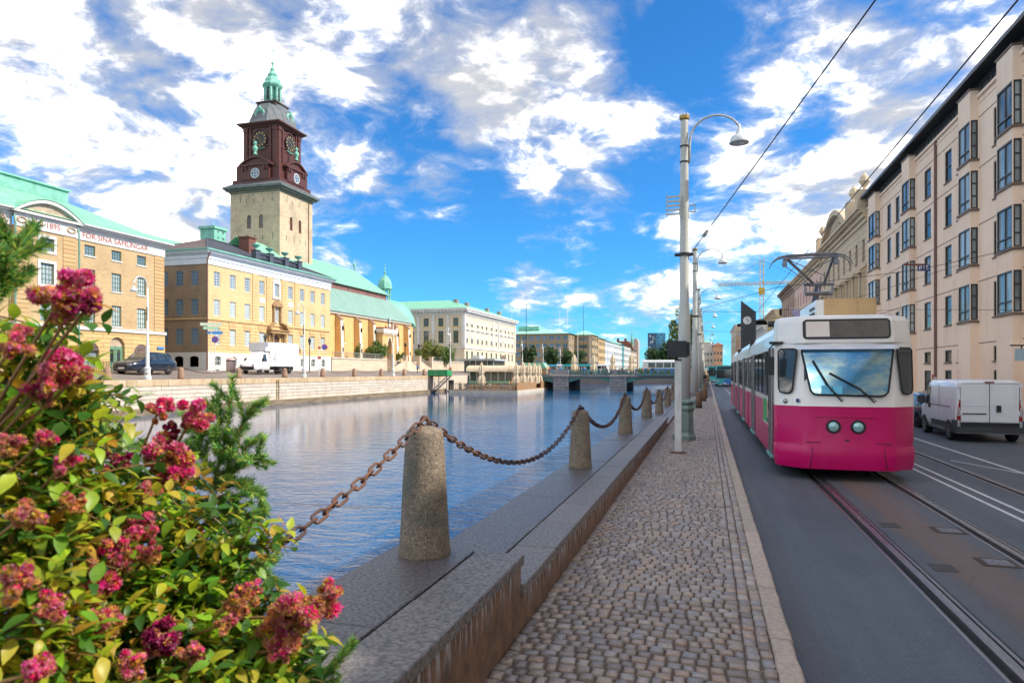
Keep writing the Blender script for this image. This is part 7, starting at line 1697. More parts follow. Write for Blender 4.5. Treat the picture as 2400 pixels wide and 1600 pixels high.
# ---- people further off
for k, (x, y, z, tp, lg, lab) in enumerate(((-.2, 74, SWZ, 'black', 'navy', 'person in black walking on the pavement beside the far poles'), (.1, 84, SWZ, 'tan', 'grey', 'person in tan further along the pavement by the bus'), (-56.5, 128, 1.68, 'blue', 'navy', 'person in blue walking past the church steps'), (-.9, 90, SWZ, 'white', 'blue', 'person in a white top near the far lamp poles'))): person((x, y, z), rr.uniform(0, 6), 'walk', tp, lg, lab)
cw = G(); cw.sm = True; rr = random.Random(31)                # the crowd on the square reads as one mass
for k in range(150):
    x, y = (rr.uniform(-33, -4), rr.uniform(143, 152)) if k < 60 else (rr.uniform(-40, -4), rr.uniform(228, 240)); s = rr.uniform(.95, 1.08); cc = rr.choice(list(CLOTH.values())); z = 1.24
    cw.tint = tuple(v*.5 for v in cc); cw.tube([(x, y, z), (x, y, z+.85*s)], [.10, .15], 6); cw.tint = cc; cw.tube([(x, y, z+.82*s), (x, y, z+1.1*s), (x, y, z+1.4*s), (x, y, z+1.5*s)], [.16, .2, .2, .07], 7); cw.tint = (.5, .3, .2); cw.sphere((x, y, z+1.62*s), .11, 7, 5)
tag(cw.build('crowd', mat('crowd_cloth', (1, 1, 1), (.9, .9, .9), 5, .8, attr='tint')), 'crowd of people on the square behind the bridge', 'crowd', kind='stuff')
# ================================================================== things on the far quay
fb = thing('stone_bollard', 'x', 'bollard', group='stone bollards on the far quay'); g = G(); g.sm = True
g.lathe([(.36, -.02), (.34, .3), (.29, .9), (.25, 1.1), (.15, 1.2), (.01, 1.22)], 12); g.build('body', mat('brown_far_granite', (.34, .21, .13), (.24, .15, .10), 3, .8), fb, True); g = G(); g.tube([(0, .07*math.cos(2*math.pi*k/8), 1.28+.07*math.sin(2*math.pi*k/8)) for k in range(8)], .02, 4, closed=True); g.build('ring', M_IRON, fb, True)
FBY = [48.0+8.75*k for k in range(9)]
nth = ['behind the flowers at the left', 'in front of the parked dark car', 'before the museum side street', 'left of the box truck', 'in front of the box truck rear', 'below the church buttresses', 'before the church terrace', 'before the terrace steps', 'beside the green stair']
repeat(fb, [((-50.75, y, 1.19), 0, 'stone bollard on the far quay, '+nth[k], 1) for k, y in enumerate(FBY)])
for k in range(8):
    g = G(); a, b = FBY[k], FBY[k+1]; g.tube([(-50.75, a+(b-a)*t/10, 2.42-.62*4*(t/10)*(1-t/10)) for t in range(11)], .035, 4); tag(g.build('chain', M_CHAIN), 'chain hanging on the far quay from the bollard '+nth[k], 'chain', 'chains on the far quay')
fl_ = thing('street_lamp', 'x', 'lamp post', group='white swan-neck lamps on the far quay')
M_FPOLE = mat('pale_pole', (.60, .62, .60), (.52, .54, .53), 1, .45)
g = G(); g.sm = True; g.lathe([(.24, 0), (.22, 1.1), (.17, 1.3), (.16, 3.2), (.11, 3.4), (.07, 8.7)], 12); g.build('mast', M_FPOLE, fl_, True); g = G(); g.lathe([(.34, 0), (.34, .3), (.27, .4), (.26, 1.0), (.30, 1.1), (.2, 1.25)], 10); g.build('base', M_FPOLE, fl_, True)
g = G(); g.sm = True; pts = [(0, 0, 8.6)]+[(0, -.95+.95*math.cos(math.pi*k/10), 8.7+.95*math.sin(math.pi*k/10)) for k in range(11)]; g.tube(pts, .055, 6); g.build('lamp_arm', M_FPOLE, fl_, True)
g = G(); g.sm = True; g.lathe([(.05, 0), (.10, -.2), (.28, -.35), (.34, -.55), (.28, -.58)], 12, (0, -1.9, 8.72)); g.build('lamp_head', M_LAMP, fl_, True); G().box(-.05, .05, -.5, .1, 6.2, 6.3).box(-.05, .05, -.1, .1, 5.6, 6.9).build('bracket', M_IRON, fl_, True)
fly = [52.7, 78.8, 105.3, 132.0, 191.3, 217.3, 244.5]; fn = ['beside the parked dark car before the museum', 'in front of the white box truck and palace', 'before the church porch', 'before the cream palace by the shrubs', 'beyond the glass pavilion, before the office block', 'second beyond the glass pavilion', 'third beyond the glass pavilion, smallest']
repeat(fl_, [((-50.95 if k < 4 else -51.5, y, 1.2), R_(8), 'white swan-neck street lamp '+fn[k], 1.0) for k, y in enumerate(fly)])
def signpost(loc, label, h, plates, rz=0):
    t = thing('road_sign', label, 'sign', loc, rz=rz); g = G(); g.tube([(0, 0, 0), (0, 0, h)], .05, 6); g.build('post', M_FPOLE, t, True)
    for kind, z, s, m in plates:
        if kind == 'disc':
            for r, mm, o in ((s, mat('sign_red', (.5, .02, .03)), 0), (s*.78, mat('sign_blue_disc', (.02, .10, .42)), .02)):
                g = G(); g.prism([(r*math.cos(2*math.pi*k/16), -.06-o, z+r*math.sin(2*math.pi*k/16)) for k in range(16)], (0, -.02, 0)); g.build('disc', mm, t, True)
            G().hexa([(-s*.55, -.12, z+s*.45), (-s*.45, -.12, z+s*.55), (s*.55, -.12, z-s*.45), (s*.45, -.12, z-s*.55)], [(-s*.55, -.10, z+s*.45), (-s*.45, -.10, z+s*.55), (s*.55, -.10, z-s*.45), (s*.45, -.10, z-s*.55)]).build('bar', MATS['sign_red'], t, True)
        else: G().box(-s, s, -.07, -.04, z-.18, z+.18).build('plate', m, t, True)
    return t
signpost((-57.8, 69.6, 1.75), 'pale green direction sign on a post at the museum corner', 6.3, [('plate', 5.95, 1.25, mat('sign_pale', (.60, .70, .55))), ('plate', 5.5, .9, mat('sign_mint', (.40, .62, .45)))], R_(30))
signpost((-59.5, 72.3, 1.9), 'round red and blue no-parking sign at the palace corner', 4.4, [('disc', 4.1, .42, None), ('plate', 4.95, .9, MATS['plate_blue'])], R_(35))
signpost((-52.2, 84.5, 1.3), 'red and white striped sign pole beside the box truck', 5.8, [('plate', 4.0, .18, M_RED), ('plate', 2.6, .25, M_RED)], R_(35))
signpost((-53, 87.2, 1.4), 'round no-parking sign before the church terrace', 4.4, [('disc', 4.1, .42, None)], R_(35))
bn = thing('litter_bin', 'pinkish litter bin by the white palace plinth', 'bin', (-60.3, 76.3, 1.98)); g = G(); g.sm = True; g.lathe([(.55, 0), (.6, .2), (.6, 1.5), (.5, 1.7), (.3, 1.85), (.01, 1.9)], 12); g.build('body', mat('bin_pink', (.55, .40, .38)), bn, True); g = G(); g.lathe([(.62, 1.35), (.62, 1.5)], 12); g.build('band', M_IRON, bn, True)
def lantern(loc, label):
    t = thing('lantern_post', label, 'lantern', loc, 'old lanterns by the palace steps'); g = G(); g.tube([(0, 0, 0), (0, 0, 4.2)], [.09, .05], 6); g.build('post', M_IRON, t, True); g = G(); g.lathe([(.12, 4.2), (.28, 4.9), (.32, 4.95), (.1, 5.3), (.02, 5.5)], 6); g.build('lamp', GL_DARK, t, True)
lantern((-60.8, 84.3, 2.0), 'old lantern on a post left of the palace door'); lantern((-60.8, 95.6, 2.0), 'old lantern on a post right of the palace door')
for k, (y, w, h) in enumerate(((56, 1.4, 1), (66.2, 1., .9))): pass
cf = thing('barrier', 'black iron café barrier in front of the museum windows', 'barrier', (-60.6, 56, 1.95))
g = G(); g.box(-.03, .03, -2.2, 2.6, 1.0, 1.06)
for k in range(25): g.box(-.02, .02, -2.2+k*.2, -2.16+k*.2, 0, 1.0)
g.build('bars', M_IRON, cf, True); G().box(-.1, .1, 2.5, 2.8, 0, 1.15).build('end_post', M_BLACK, cf, True)
# shrubs and trees on the terrace and square
GR = [(.10, .19, .03), (.16, .27, .05), (.07, .13, .025), (.22, .30, .07)]; DG = [(.035, .085, .02), (.05, .11, .03), (.07, .14, .035)]; YG = [(.20, .24, .05), (.14, .20, .04), (.28, .30, .07)]
leaf_mass('shrub', 'round green shrub on the church terrace', 'shrub', (-63.6, 123.8, 4.2), (2.5, 2.6, 2.0), 2600, GR, .34, 1, clumps=14)
leaf_mass('shrub', 'slender shrub between two church windows', 'shrub', (-63.9, 116.6, 4.2), (.8, .9, 2.2), 700, YG, .3, 2, clumps=8)
leaf_mass('shrub', 'small shrub right of the church porch', 'shrub', (-63.5, 134.8, 4.2), (1.3, 1.5, 1.2), 900, YG, .3, 3, clumps=8)
leaf_mass('tree', 'broad yellow-green tree left half of the pair before the cream palace', 'tree', (-63.8, 151.5, 3.6), (3.6, 4.6, 3.2), 4200, YG, .42, 4, clumps=20)
leaf_mass('tree', 'broad green tree right half of the pair before the cream palace', 'tree', (-62.8, 158.5, 3.2), (3.2, 4.4, 2.9), 3800, GR, .42, 5, clumps=18)
leaf_mass('shrub', 'small shrub beside the terrace steps', 'shrub', (-63.6, 145, 4.2), (1.6, 1.4, 1.5), 900, GR, .3, 6, clumps=8)
for k, (x, y, s, lab) in enumerate(((-60, 232, 5.0, 'dark round tree at the corner of the cream palace'), (-59, 262, 5.2, 'second dark round tree before the office block'), (-58.5, 290, 5.4, 'third dark round tree before the office block'), (-57, 312, 7.0, 'tallest dark tree before the office corner'))):
    leaf_mass('tree', lab, 'tree', (x, y, 1.3), (s*.62, s*.62, s*.85), 1900, DG, .75, 20+k, 'trees before the office block', 2., clumps=14)
leaf_mass('tree', 'great dark tree on the square below the blue tower', 'tree', (-23.5, 330, 1.2), (6, 6, 6), 2600, DG, .9, 31, None, 1.5, clumps=22)
leaf_mass('tree', 'light green tree rising behind the nearest lamp poles', 'tree', (-7.5, 230, 0), (5.5, 5.5, 9), 3200, YG, .9, 32, None, 8, clumps=18)
leaf_mass('tree', 'dark tree behind the second lamp pole', 'tree', (-9.5, 200, 0), (4, 4, 5), 2200, DG, .8, 33, None, 3, clumps=14)
leaf_mass('tree', 'small tree between the blue tower and the poles', 'tree', (-14, 300, 1.2), (5, 5, 5), 1800, GR, 1., 34, None, 1, clumps=12)
# ================================================================== far houses
def far_house(name, label, x0, x1, y0, y1, z1, m, roofm, rows, nE, nS, frame, gl, rz=3., ww=2.0, wh=1.8, strip=False, faces='ES', z0=1.2):
    t = thing(name, label, 'building', ((x0+x1)/2, (y0+y1)/2, z0)); E_, S_ = Face('E', x1), Face('S', y0)
    hE = [(y0+(y1-y0)*(k+.5)/nE-ww/2, y0+(y1-y0)*(k+.5)/nE+ww/2, z, z+wh) for k in range(nE) for z in rows] if 'E' in faces else []
    hS = [(x0+(x1-x0)*(k+.5)/nS-ww/2, x0+(x1-x0)*(k+.5)/nS+ww/2, z, z+wh) for k in range(nS) for z in rows] if 'S' in faces else []
    g = G(); wall(g, E_, y0, y1, z0, z1, hE, .4); wall(g, S_, x0, x1, z0, z1, hS, .4); block(g, x0, x1, y0, y1, z0, z1, 'ESB'); g.build('wall', m, t)
    for h in hE: window(E_, t, (h[0]+h[1])/2, h[2], h[1]-h[0], h[3]-h[2], frame, gl, 2, 1, .14, .12, .3)
    for h in hS: window(S_, t, (h[0]+h[1])/2, h[2], h[1]-h[0], h[3]-h[2], frame, gl, 2, 1, .14, .12, .3)
    if strip:
        for z in rows: band(x0, x1, y0, y1, z-.7, z-.35, .12, t, 'string_course', strip, ((1, 0, 1),))
    if roofm:
        e = .8; w_ = min(x1-x0, y1-y0)/2*.9; g = G(); a, b, c, d = (x0-e, y0-e, z1), (x1+e, y0-e, z1), (x1+e, y1+e, z1), (x0-e, y1+e, z1); A, B_, C_, D_ = (x0+w_, y0+w_, z1+rz), (x1-w_, y0+w_, z1+rz), (x1-w_, y1-w_, z1+rz), (x0+w_, y1-w_, z1+rz)
        for q in ((a, b, B_, A), (b, c, C_, B_), (c, d, D_, C_), (d, a, A, D_), (A, B_, C_, D_)): g.poly(q)
        g.build('roof', roofm, t)
    return t
M_OFF = mat('tan_brick', (.34, .26, .155), (.29, .22, .13), .3, .85); M_COPF = seam_mat('far_copper', (.25, .56, .42), (.33, .64, .50), 2.2, 0, .6)
OFC = far_house('office_block', 'tan brick office block with broad green roof beyond the cream palace', -112, -66.5, 336, 372, 21.0, M_OFF, M_COPF, (5.5, 9.8, 14.0, 18.0), 5, 13, M_FBLUE, GL_BLUE, 3.6, 2.4, 2.0, M_PIER)
far_house('office_wing', 'tan corner wing of the office block with few dark windows', -66.4, -57.5, 352, 374, 21.0, M_OFF, M_COPF, (5.5, 9.8, 14.0, 18.0), 3, 1, M_FBLUE, GL_DARK, 2.4, 4.5, 1.8)
G().box(-95, -84, 345, 352, 23.5, 25.4).build('roof_plant', M_VERD, OFC)
for x in (-100, -74, -70): G().tube([(x, 350, 24), (x, 350, 34)], .12, 4).build('mast', M_FPOLE, OFC)
specs = [('striped_house', 'brown and cream striped office front on the far canal row', 374.2, 400, 20.4, (.50, .34, .17), GL_DARK, 5), ('white_grid_house', 'white gridded facade on the far canal row', 400.2, 438, 20.0, (.66, .70, .74), GL_BLUE, 9), ('glass_white_house', 'white house with wide glass bands on the far canal row', 438.2, 482, 20.2, (.60, .64, .64), GL_GREEN, 7), ('teal_house', 'narrow teal fronted house on the far canal row', 482.2, 496, 21.0, (.08, .28, .30), GL_BLUE, 3), ('pale_far_house', 'pale house past the teal one on the far canal row', 496.2, 540, 20.5, (.58, .58, .54), GL_BLUE, 8), ('sand_far_house', 'sand coloured last house of the far canal row', 540.2, 590, 19.0, (.50, .43, .34), GL_DARK, 9)]
for nm, lab, a, b, zt, c, gl, n in specs: far_house(nm, lab, -80, -57.5, a, b, zt, mat(nm+'_wall', c, None, .3, .8), M_COPF, (3.8, 8.0, 12.2, 16.4), n, 3, M_FWHITE, gl, 2.4, (b-a)/n*.62, 2.4, faces='E')
GB = thing('gabled_house', 'red tiled gabled house with thin green spire behind the far row', 'building', (-75, 640, 0)); M_REDT = mat('red_tiles', (.27, .09, .05), (.21, .07, .04), .5, .8)
G().box(-84, -65, 640, 670, 0, 17).build('wall', mat('gable_brick', (.38, .20, .15), None, .4, .85), GB); G().prism([(-86, 639, 17), (-64, 639, 17), (-70, 639, 30), (-80, 639, 30)], (0, 30, 0)).build('roof', M_REDT, GB)
G().prism([(-67, 637, 0), (-61, 637, 0), (-61, 637, 29), (-62, 637, 32), (-65, 637, 32)], (0, 12, 0)).build('gable', mat('gable_cream', (.48, .36, .28)), GB)
g = G(); g.lathe([(1.2, 26), (1.2, 32), (.7, 35), (.4, 38), (.05, 44)], 8, (-68, 650, 0)); g.build('spire', M_VERD, GB)
for x in (-82, -75): G().box(x, x+2, 648, 651, 26, 33).build('chimney', MATS['chimney_brick'], GB)
BT = thing('blue_tower', 'tall blue glass tower block on the skyline', 'building', (-55, 780, 0))
M_BT = course_mat('tower_glass', (.03, .16, .30), (.10, .36, .52), (.02, .09, .18), 2.2, 3.0, .25, .25, 0, stain=(.2, .5, .65)); X0, Zc_ = -26., 0
G().box(-64, -55.5, 780, 800, 0, 45).build('dark_half', mat('tower_dark', (.025, .07, .15), (.035, .09, .18), .2, .4), BT); G().box(-55.3, -45, 782, 802, 0, 45).build('glass_half', M_BT, BT)
rr = random.Random(4)
for k in range(14): x, z = rr.uniform(-63.5, -57), rr.uniform(18, 42); G().box(x, x+1.6, 779.8, 780, z, z+2.6).build('window', GL_PALE, BT)
far_house('low_grey_block', 'low grey block under the blue tower behind the square trees', -26.5, 0, 610, 640, 20, mat('far_grey', (.34, .30, .28), None, .2, .8), M_TROOF, (5, 10, 15), 3, 9, M_FBLUE, GL_DARK, 2, 2.0, 2.4, faces='S')
far_house('end_house_left', 'pale orange house closing the far end of the street', 4.5, 11, 520, 560, 21, mat('apricot', (.58, .32, .18), None, .3, .8), M_REDT, (4, 9, 14), 3, 3, M_FBLUE, GL_DARK, 2, 1.2, 2.2, faces='S', z0=0)
far_house('end_house_right', 'white house at the far end of the street', -5, 4.3, 540, 580, 24, mat('endwhite', (.62, .58, .52), None, .3, .8), M_COPF, (4, 9, 14), 3, 4, M_FBLUE, GL_DARK, 2, 1.2, 2.2, faces='S', z0=0)
# yellow tower crane above the roofs
CR = thing('tower_crane', 'thin yellow tower crane above the roofs behind the tram', 'crane', (28, 330, 0)); M_CRY = mat('crane_yellow', (.62, .40, .04), None, 1, .5)
def truss(a, b, w, n, name):
    a, b = Vector(a), Vector(b); t = (b-a).normalized(); u = t.cross(Vector((0, 1, 0))).normalized()*w; v = Vector((0, w, 0)); g = G()
    for s1, s2 in ((1, 1), (1, -1), (-1, 1), (-1, -1)): g.tube([a+u*s1+v*s2, b+u*s1+v*s2], .10, 4)
    for k in range(n): p, q = a.lerp(b, k/n), a.lerp(b, (k+1)/n); s1 = 1 if k % 2 else -1; g.tube([p+u*s1-v, q-u*s1-v], .07, 4); g.tube([p+u*s1+v, q-u*s1+v], .07, 4)
    return g.build(name, M_CRY, CR, True)
truss((-4, 0, 0), (-4, 0, 53), .8, 30, 'mast'); truss((-23, 0, 42), (18, 0, 42), .5, 24, 'jib'); G().box(-5.4, -2.8, -1, 1, 37, 40).build('cab', M_CRY, CR, True)
g = G(); g.tube([(-4, 0, 52.5), (-20, 0, 42.5)], .06, 4); g.tube([(-4, 0, 52.5), (14, 0, 42.5)], .06, 4); g.build('stay', M_IRON, CR, True)
# tall flagpoles and masts on the square
for k, (x, y, h, lab) in enumerate(((-42, 228, 15, 'tall bare mast left of the bridge parasols'), (-38.5, 232, 14.5, 'second tall bare mast beside the first'), (-33, 236, 13, 'third bare mast behind the bridge parasols'), (-59.5, 226, 24, 'thin dark mast before the office block'), (-58, 330, 33, 'thin dark mast at the office corner'))):
    t = thing('mast', lab, 'mast', (x, y, 1.2)); g = G(); g.tube([(0, 0, 0), (0, 0, h)], [.16, .08], 6); g.build('pole', M_FPOLE if k < 3 else M_IRON, t, True); g = G(); g.lathe([(.3, 0), (.3, .4)], 8); g.build('foot', M_IRON, t, True)
# ================================================================== flowering shrubs and conifers in the foreground
def cam_pt(dx, dy, Zc):
    """where a plant tip stands, worked out once from its bearing and distance"""
    px, py = dx/.98, dy/.98; xc = (px-1200)/1600*Zc; th = R_(15.94); return Vector((math.cos(th)*xc-math.sin(th)*Zc, math.sin(th)*xc+math.cos(th)*Zc, 2+(870-py)/1600*Zc))
def plant_mat(name, rough, trans, spec=.4):
    m, nt, b = base_mat(name); L = nt.links.new; a = nt.nodes.new('ShaderNodeAttribute'); a.attribute_name = 'tint'; g = nt.nodes.new('ShaderNodeNewGeometry')
    n = noise(nt, g.outputs['Position'], 45, 4, .6); col = mixc(nt, n.step(.3, .75)*.5, a.outputs['Color'], mixc(nt, 1., a.outputs['Color'], (.55, .5, .45), 'MULTIPLY'))
    L(col, b.inputs['Base Color']); b.inputs['Roughness'].default_value = rough; b.inputs['Specular IOR Level'].default_value = spec
    td = nt.nodes.new('ShaderNodeBsdfTranslucent'); L(col, td.inputs[0]); mx = nt.nodes.new('ShaderNodeMixShader'); mx.inputs[0].default_value = trans
    L(b.outputs[0], mx.inputs[1]); L(td.outputs[0], mx.inputs[2]); L(mx.outputs[0], nt.nodes['Material Output'].inputs[0]); return m
M_PLEAF = plant_mat('shrub_leaf', .42, .48, .5); M_PETAL = plant_mat('petal', .6, .5, .2); M_NEED = plant_mat('needle', .45, .55, .4); M_STEM = mat('stem', (.32, .18, .06), (.20, .11, .04), 12, .7)
pr = random.Random(77)
TONES = [(.44, .54, .03), (.34, .52, .03), (.54, .56, .04), (.18, .38, .03), (.42, .54, .03), (.60, .52, .05), (.05, .14, .02), (.08, .20, .025), (.05, .15, .02), (.28, .46, .03), (.56, .34, .04), (.10, .22, .02)]
def leaf_geo(g, L_, W_, curl, tint, M4):
    """ovate leaf folded along its rib, tip drooping"""
    prof = ((0, .05), (.16, .62), (.38, 1.), (.62, .86), (.84, .45), (1., .02)); g.tint = tint; g.sm = True; rows = []
    for t, w in prof:
        z = -curl*t*t*L_; rows.append([M4 @ Vector((t*L_, -w*W_/2, z+.12*w*W_)), M4 @ Vector((t*L_, 0, z)), M4 @ Vector((t*L_, w*W_/2, z+.12*w*W_))])
    st = [g.add(r) for r in rows]
    for a, b in zip(st, st[1:]): g._f((a, a+1, b+1, b)); g._f((a+1, a+2, b+2, b+1))
LEAFV = []
for k in range(10):
    g = G(); t = TONES[k % len(TONES)]; leaf_geo(g, 1., .52+.1*pr.random(), pr.uniform(.1, .5), t, Matrix()); LEAFV.append(g.mesh('leaf', M_PLEAF))
def rand_frame(p, up=.5):
    d_ = Vector((pr.gauss(0, 1), pr.gauss(0, 1), pr.gauss(up*.4, .8))).normalized(); return Matrix.Translation(p) @ d_.to_track_quat('X', 'Z').to_matrix().to_4x4() @ Matrix.Rotation(pr.uniform(-.7, .7), 4, 'X')
def blossom(parent, p, r, kind, n):
    """panicle of many small crumpled florets: fresh pink above and on the sun side, dried brown and ochre below"""
    g = G(); g.sm = True; fresh = [(.92, .03, .30), (.97, .16, .48), (.84, .02, .25), (.95, .32, .52), (.88, .10, .32)]; dry = [(.62, .28, .18), (.74, .38, .14), (.52, .20, .15), (.84, .48, .06), (.66, .32, .28), (.70, .52, .10)]; dark = [(.34, .012, .12), (.46, .02, .16), (.22, .012, .08)]
    lob = [(Vector((pr.gauss(0, 1), pr.gauss(0, 1), pr.gauss(0, 1))).normalized()*r*pr.uniform(.3, .95), r*pr.uniform(.13, .30)) for k in range(14)]
    for i in range(n):
        c, lr = pr.choice(lob); v = Vector((pr.gauss(0, 1), pr.gauss(0, 1), pr.gauss(0, 1))).normalized(); q = c+v*lr*pr.uniform(.75, 1.08); q.z *= .9
        hgt = q.z/r; side = (q.dot(sun_dir))/r  # colour leans pinker on the side facing the sun
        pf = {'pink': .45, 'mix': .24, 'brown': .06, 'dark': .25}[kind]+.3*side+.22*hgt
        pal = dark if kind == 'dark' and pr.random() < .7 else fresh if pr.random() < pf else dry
        t = tuple(x*pr.uniform(.75, 1.25) for x in pr.choice(pal)); s = r*pr.uniform(.11, .19) if r < .09 else pr.uniform(.009, .015)
        g.tint = t; a = v.orthogonal().normalized(); b = v.cross(a); ph = pr.uniform(0, 6)
        st = g.add([p+q-v*s*.6]+[p+q+(a*math.cos(ph+1.2566*k)+b*math.sin(ph+1.2566*k))*s*pr.uniform(.8, 1.25)+v*s*pr.uniform(.15, .75) for k in range(5)]+[p+q+(a*math.cos(ph+1.2566*k+.63)+b*math.sin(ph+1.2566*k+.63))*s*.62+v*s*pr.uniform(-.1, .35) for k in range(5)])
        for k in range(5): g._f((st, st+1+k, st+6+k)); g._f((st, st+6+k, st+1+(k+1) % 5))
    return g.build('blossom', M_PETAL, parent)
def shrub(label, root, blooms, fills, nl_obj, nl_mass, leafL=.046):
    t = thing('flowering_shrub', label, 'shrub', root, 'flowering shrubs in the foreground')
    for (dx, dy, Zc, rpx, kind) in blooms:
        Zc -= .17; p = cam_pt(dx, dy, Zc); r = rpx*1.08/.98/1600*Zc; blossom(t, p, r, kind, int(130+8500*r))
        g = G(); b = Vector(root)+Vector((pr.uniform(-.1, .1), pr.uniform(-.1, .1), .3)); m = p.lerp(b, .5)+Vector((0, 0, .15)); g.tube([p, p.lerp(m, .5)+Vector((0, 0, -.02)), m, b], [.003, .004, .006, .009], 5); g.build('stem', M_STEM, t)
    pts = []
    for (dx, dy, Zc, rpx, w) in fills:
        for k in range(int(w)):
            v = Vector((pr.gauss(0, 1), pr.gauss(0, 1), pr.gauss(0, 1))); v = v.normalized()*pr.random()**.4; c = cam_pt(dx, dy, Zc); r = rpx/.98/1600*Zc; pts.append(c+Vector((v.x*r*1.0, v.y*r*1.0, v.z*r)))
    pr.shuffle(pts); eye = Vector((0, 0, 2)); cl = []
    def sprig():
        c = pr.choice(pts); d_ = Vector((pr.gauss(0, 1), pr.gauss(0, 1), pr.gauss(.5, .7))).normalized(); return c, d_
    mass = G(); sg = G(); n = 0; objs = []
    while n < nl_mass+nl_obj:
        c, d_ = sprig(); L_ = pr.uniform(.08, .16); bend = Vector((pr.gauss(0, .02), pr.gauss(0, .02), -.02)); P = [c+d_*L_*k/4+bend*(k/4)**2 for k in range(5)]; sg.tint = (.36, .22, .06); sg.tube(P, [.0022, .002, .0018, .0014, .001], 4)
        tone = pr.choice(TONES) if c.x > -1.75 or pr.random() < .6 else pr.choice([(.50, .52, .05), (.40, .50, .04), (.56, .46, .05)])
        for k in range(1, 5):
            for s_ in (-1, 1):
                ax = d_.orthogonal().normalized(); ax.rotate(Matrix.Rotation(1.57*k+(0 if s_ > 0 else math.pi)+pr.uniform(-.3, .3), 3, d_)); dl = (ax+d_*.5+Vector((0, 0, .12))).normalized()
                M4 = Matrix.Translation(P[k]) @ dl.to_track_quat('X', 'Z').to_matrix().to_4x4() @ Matrix.Rotation(pr.uniform(-.5, .5), 4, 'X'); L2 = leafL*pr.uniform(.6, 1.15)
                objs.append((M4, L2, tone, (P[k]-eye).length)); n += 1
    objs.sort(key=lambda q: q[3])
    for i, (M4, L2, tone, dist) in enumerate(objs):
        if i < nl_obj:
            o = place(pr.choice(LEAFV), 'leaf', t); mw = M4 @ Matrix.Scale(L2, 4); o.matrix_local = Matrix.Translation(-wloc(t)) @ mw
        else:
            leaf_geo(mass, L2, L2*pr.uniform(.48, .62), pr.uniform(.1, .5), tuple(v*pr.uniform(.8, 1.2) for v in tone), M4)
    tag(mass.build('foliage', M_PLEAF, t), kind='stuff'); tag(sg.build('twigs', M_PLEAF, t), kind='stuff'); return t
shrub('tall flowering shrub at the left edge with pink and browned flower heads', (-2.0, .95, .675),
      [(150, 668, 1.45, 62, 'pink'), (205, 700, 1.45, 34, 'dark'), (130, 850, 1.5, 55, 'pink'), (190, 855, 1.55, 35, 'mix'), (40, 790, 1.4, 42, 'mix'), (90, 905, 1.5, 34, 'mix'), (150, 1065, 1.55, 32, 'pink'), (20, 1020, 1.4, 36, 'brown'), (60, 1180, 1.4, 40, 'brown'), (30, 1340, 1.35, 45, 'brown'), (150, 735, 1.47, 28, 'brown'), (110, 1400, 1.45, 40, 'mix'), (80, 1545, 1.35, 45, 'mix'), (170, 1150, 1.55, 30, 'brown'), (100, 1010, 1.5, 28, 'mix')],
      [(70, 960, 1.5, 110, 60), (60, 1120, 1.45, 120, 80), (40, 1300, 1.4, 120, 80), (150, 1200, 1.55, 110, 60), (60, 1480, 1.35, 130, 80), (90, 800, 1.5, 70, 10), (160, 960, 1.6, 80, 28), (140, 760, 1.5, 30, 2)], 150, 3600)
shrub('middle flowering shrub with magenta and ochre heads beside the conifer', (-1.85, 1.5, .675),
      [(365, 940, 2.0, 33, 'pink'), (445, 955, 2.0, 42, 'pink'), (400, 985, 2.0, 25, 'dark'), (375, 1050, 1.95, 58, 'mix'), (400, 1090, 1.95, 36, 'pink'), (270, 1060, 1.8, 34, 'dark'), (325, 1215, 1.75, 40, 'pink'), (285, 1275, 1.7, 50, 'mix'), (235, 1340, 1.65, 50, 'pink'), (350, 1270, 1.75, 30, 'brown'), (375, 1455, 1.7, 52, 'dark'), (240, 1430, 1.6, 45, 'brown'), (300, 1530, 1.6, 40, 'mix'), (440, 1500, 1.68, 34, 'brown'), (190, 1290, 1.65, 36, 'brown'), (340, 1130, 1.85, 26, 'brown')],
      [(300, 1120, 1.85, 100, 30), (250, 1240, 1.75, 120, 60), (420, 1250, 1.85, 80, 40), (300, 1400, 1.7, 130, 80), (420, 1360, 1.8, 90, 50), (200, 1520, 1.55, 130, 70), (400, 1520, 1.7, 110, 60), (230, 1040, 1.8, 60, 12), (470, 1200, 1.9, 40, 10)], 150, 3600)
shrub('low flowering shrub with browned heads leaning over the wet ledge', (-1.5, 1.55, .675),
      [(690, 1415, 1.75, 72, 'brown'), (745, 1370, 1.75, 42, 'brown'), (640, 1450, 1.75, 50, 'mix'), (560, 1375, 1.75, 38, 'brown'), (580, 1350, 1.75, 22, 'pink'), (650, 1490, 1.72, 34, 'pink'), (520, 1430, 1.7, 30, 'brown')],
      [(520, 1490, 1.7, 100, 60), (600, 1530, 1.7, 80, 60), (440, 1440, 1.75, 80, 40), (560, 1290, 1.85, 45, 14), (500, 1560, 1.6, 90, 50), (640, 1540, 1.7, 50, 20), (600, 1420, 1.75, 50, 14)], 120, 2100)
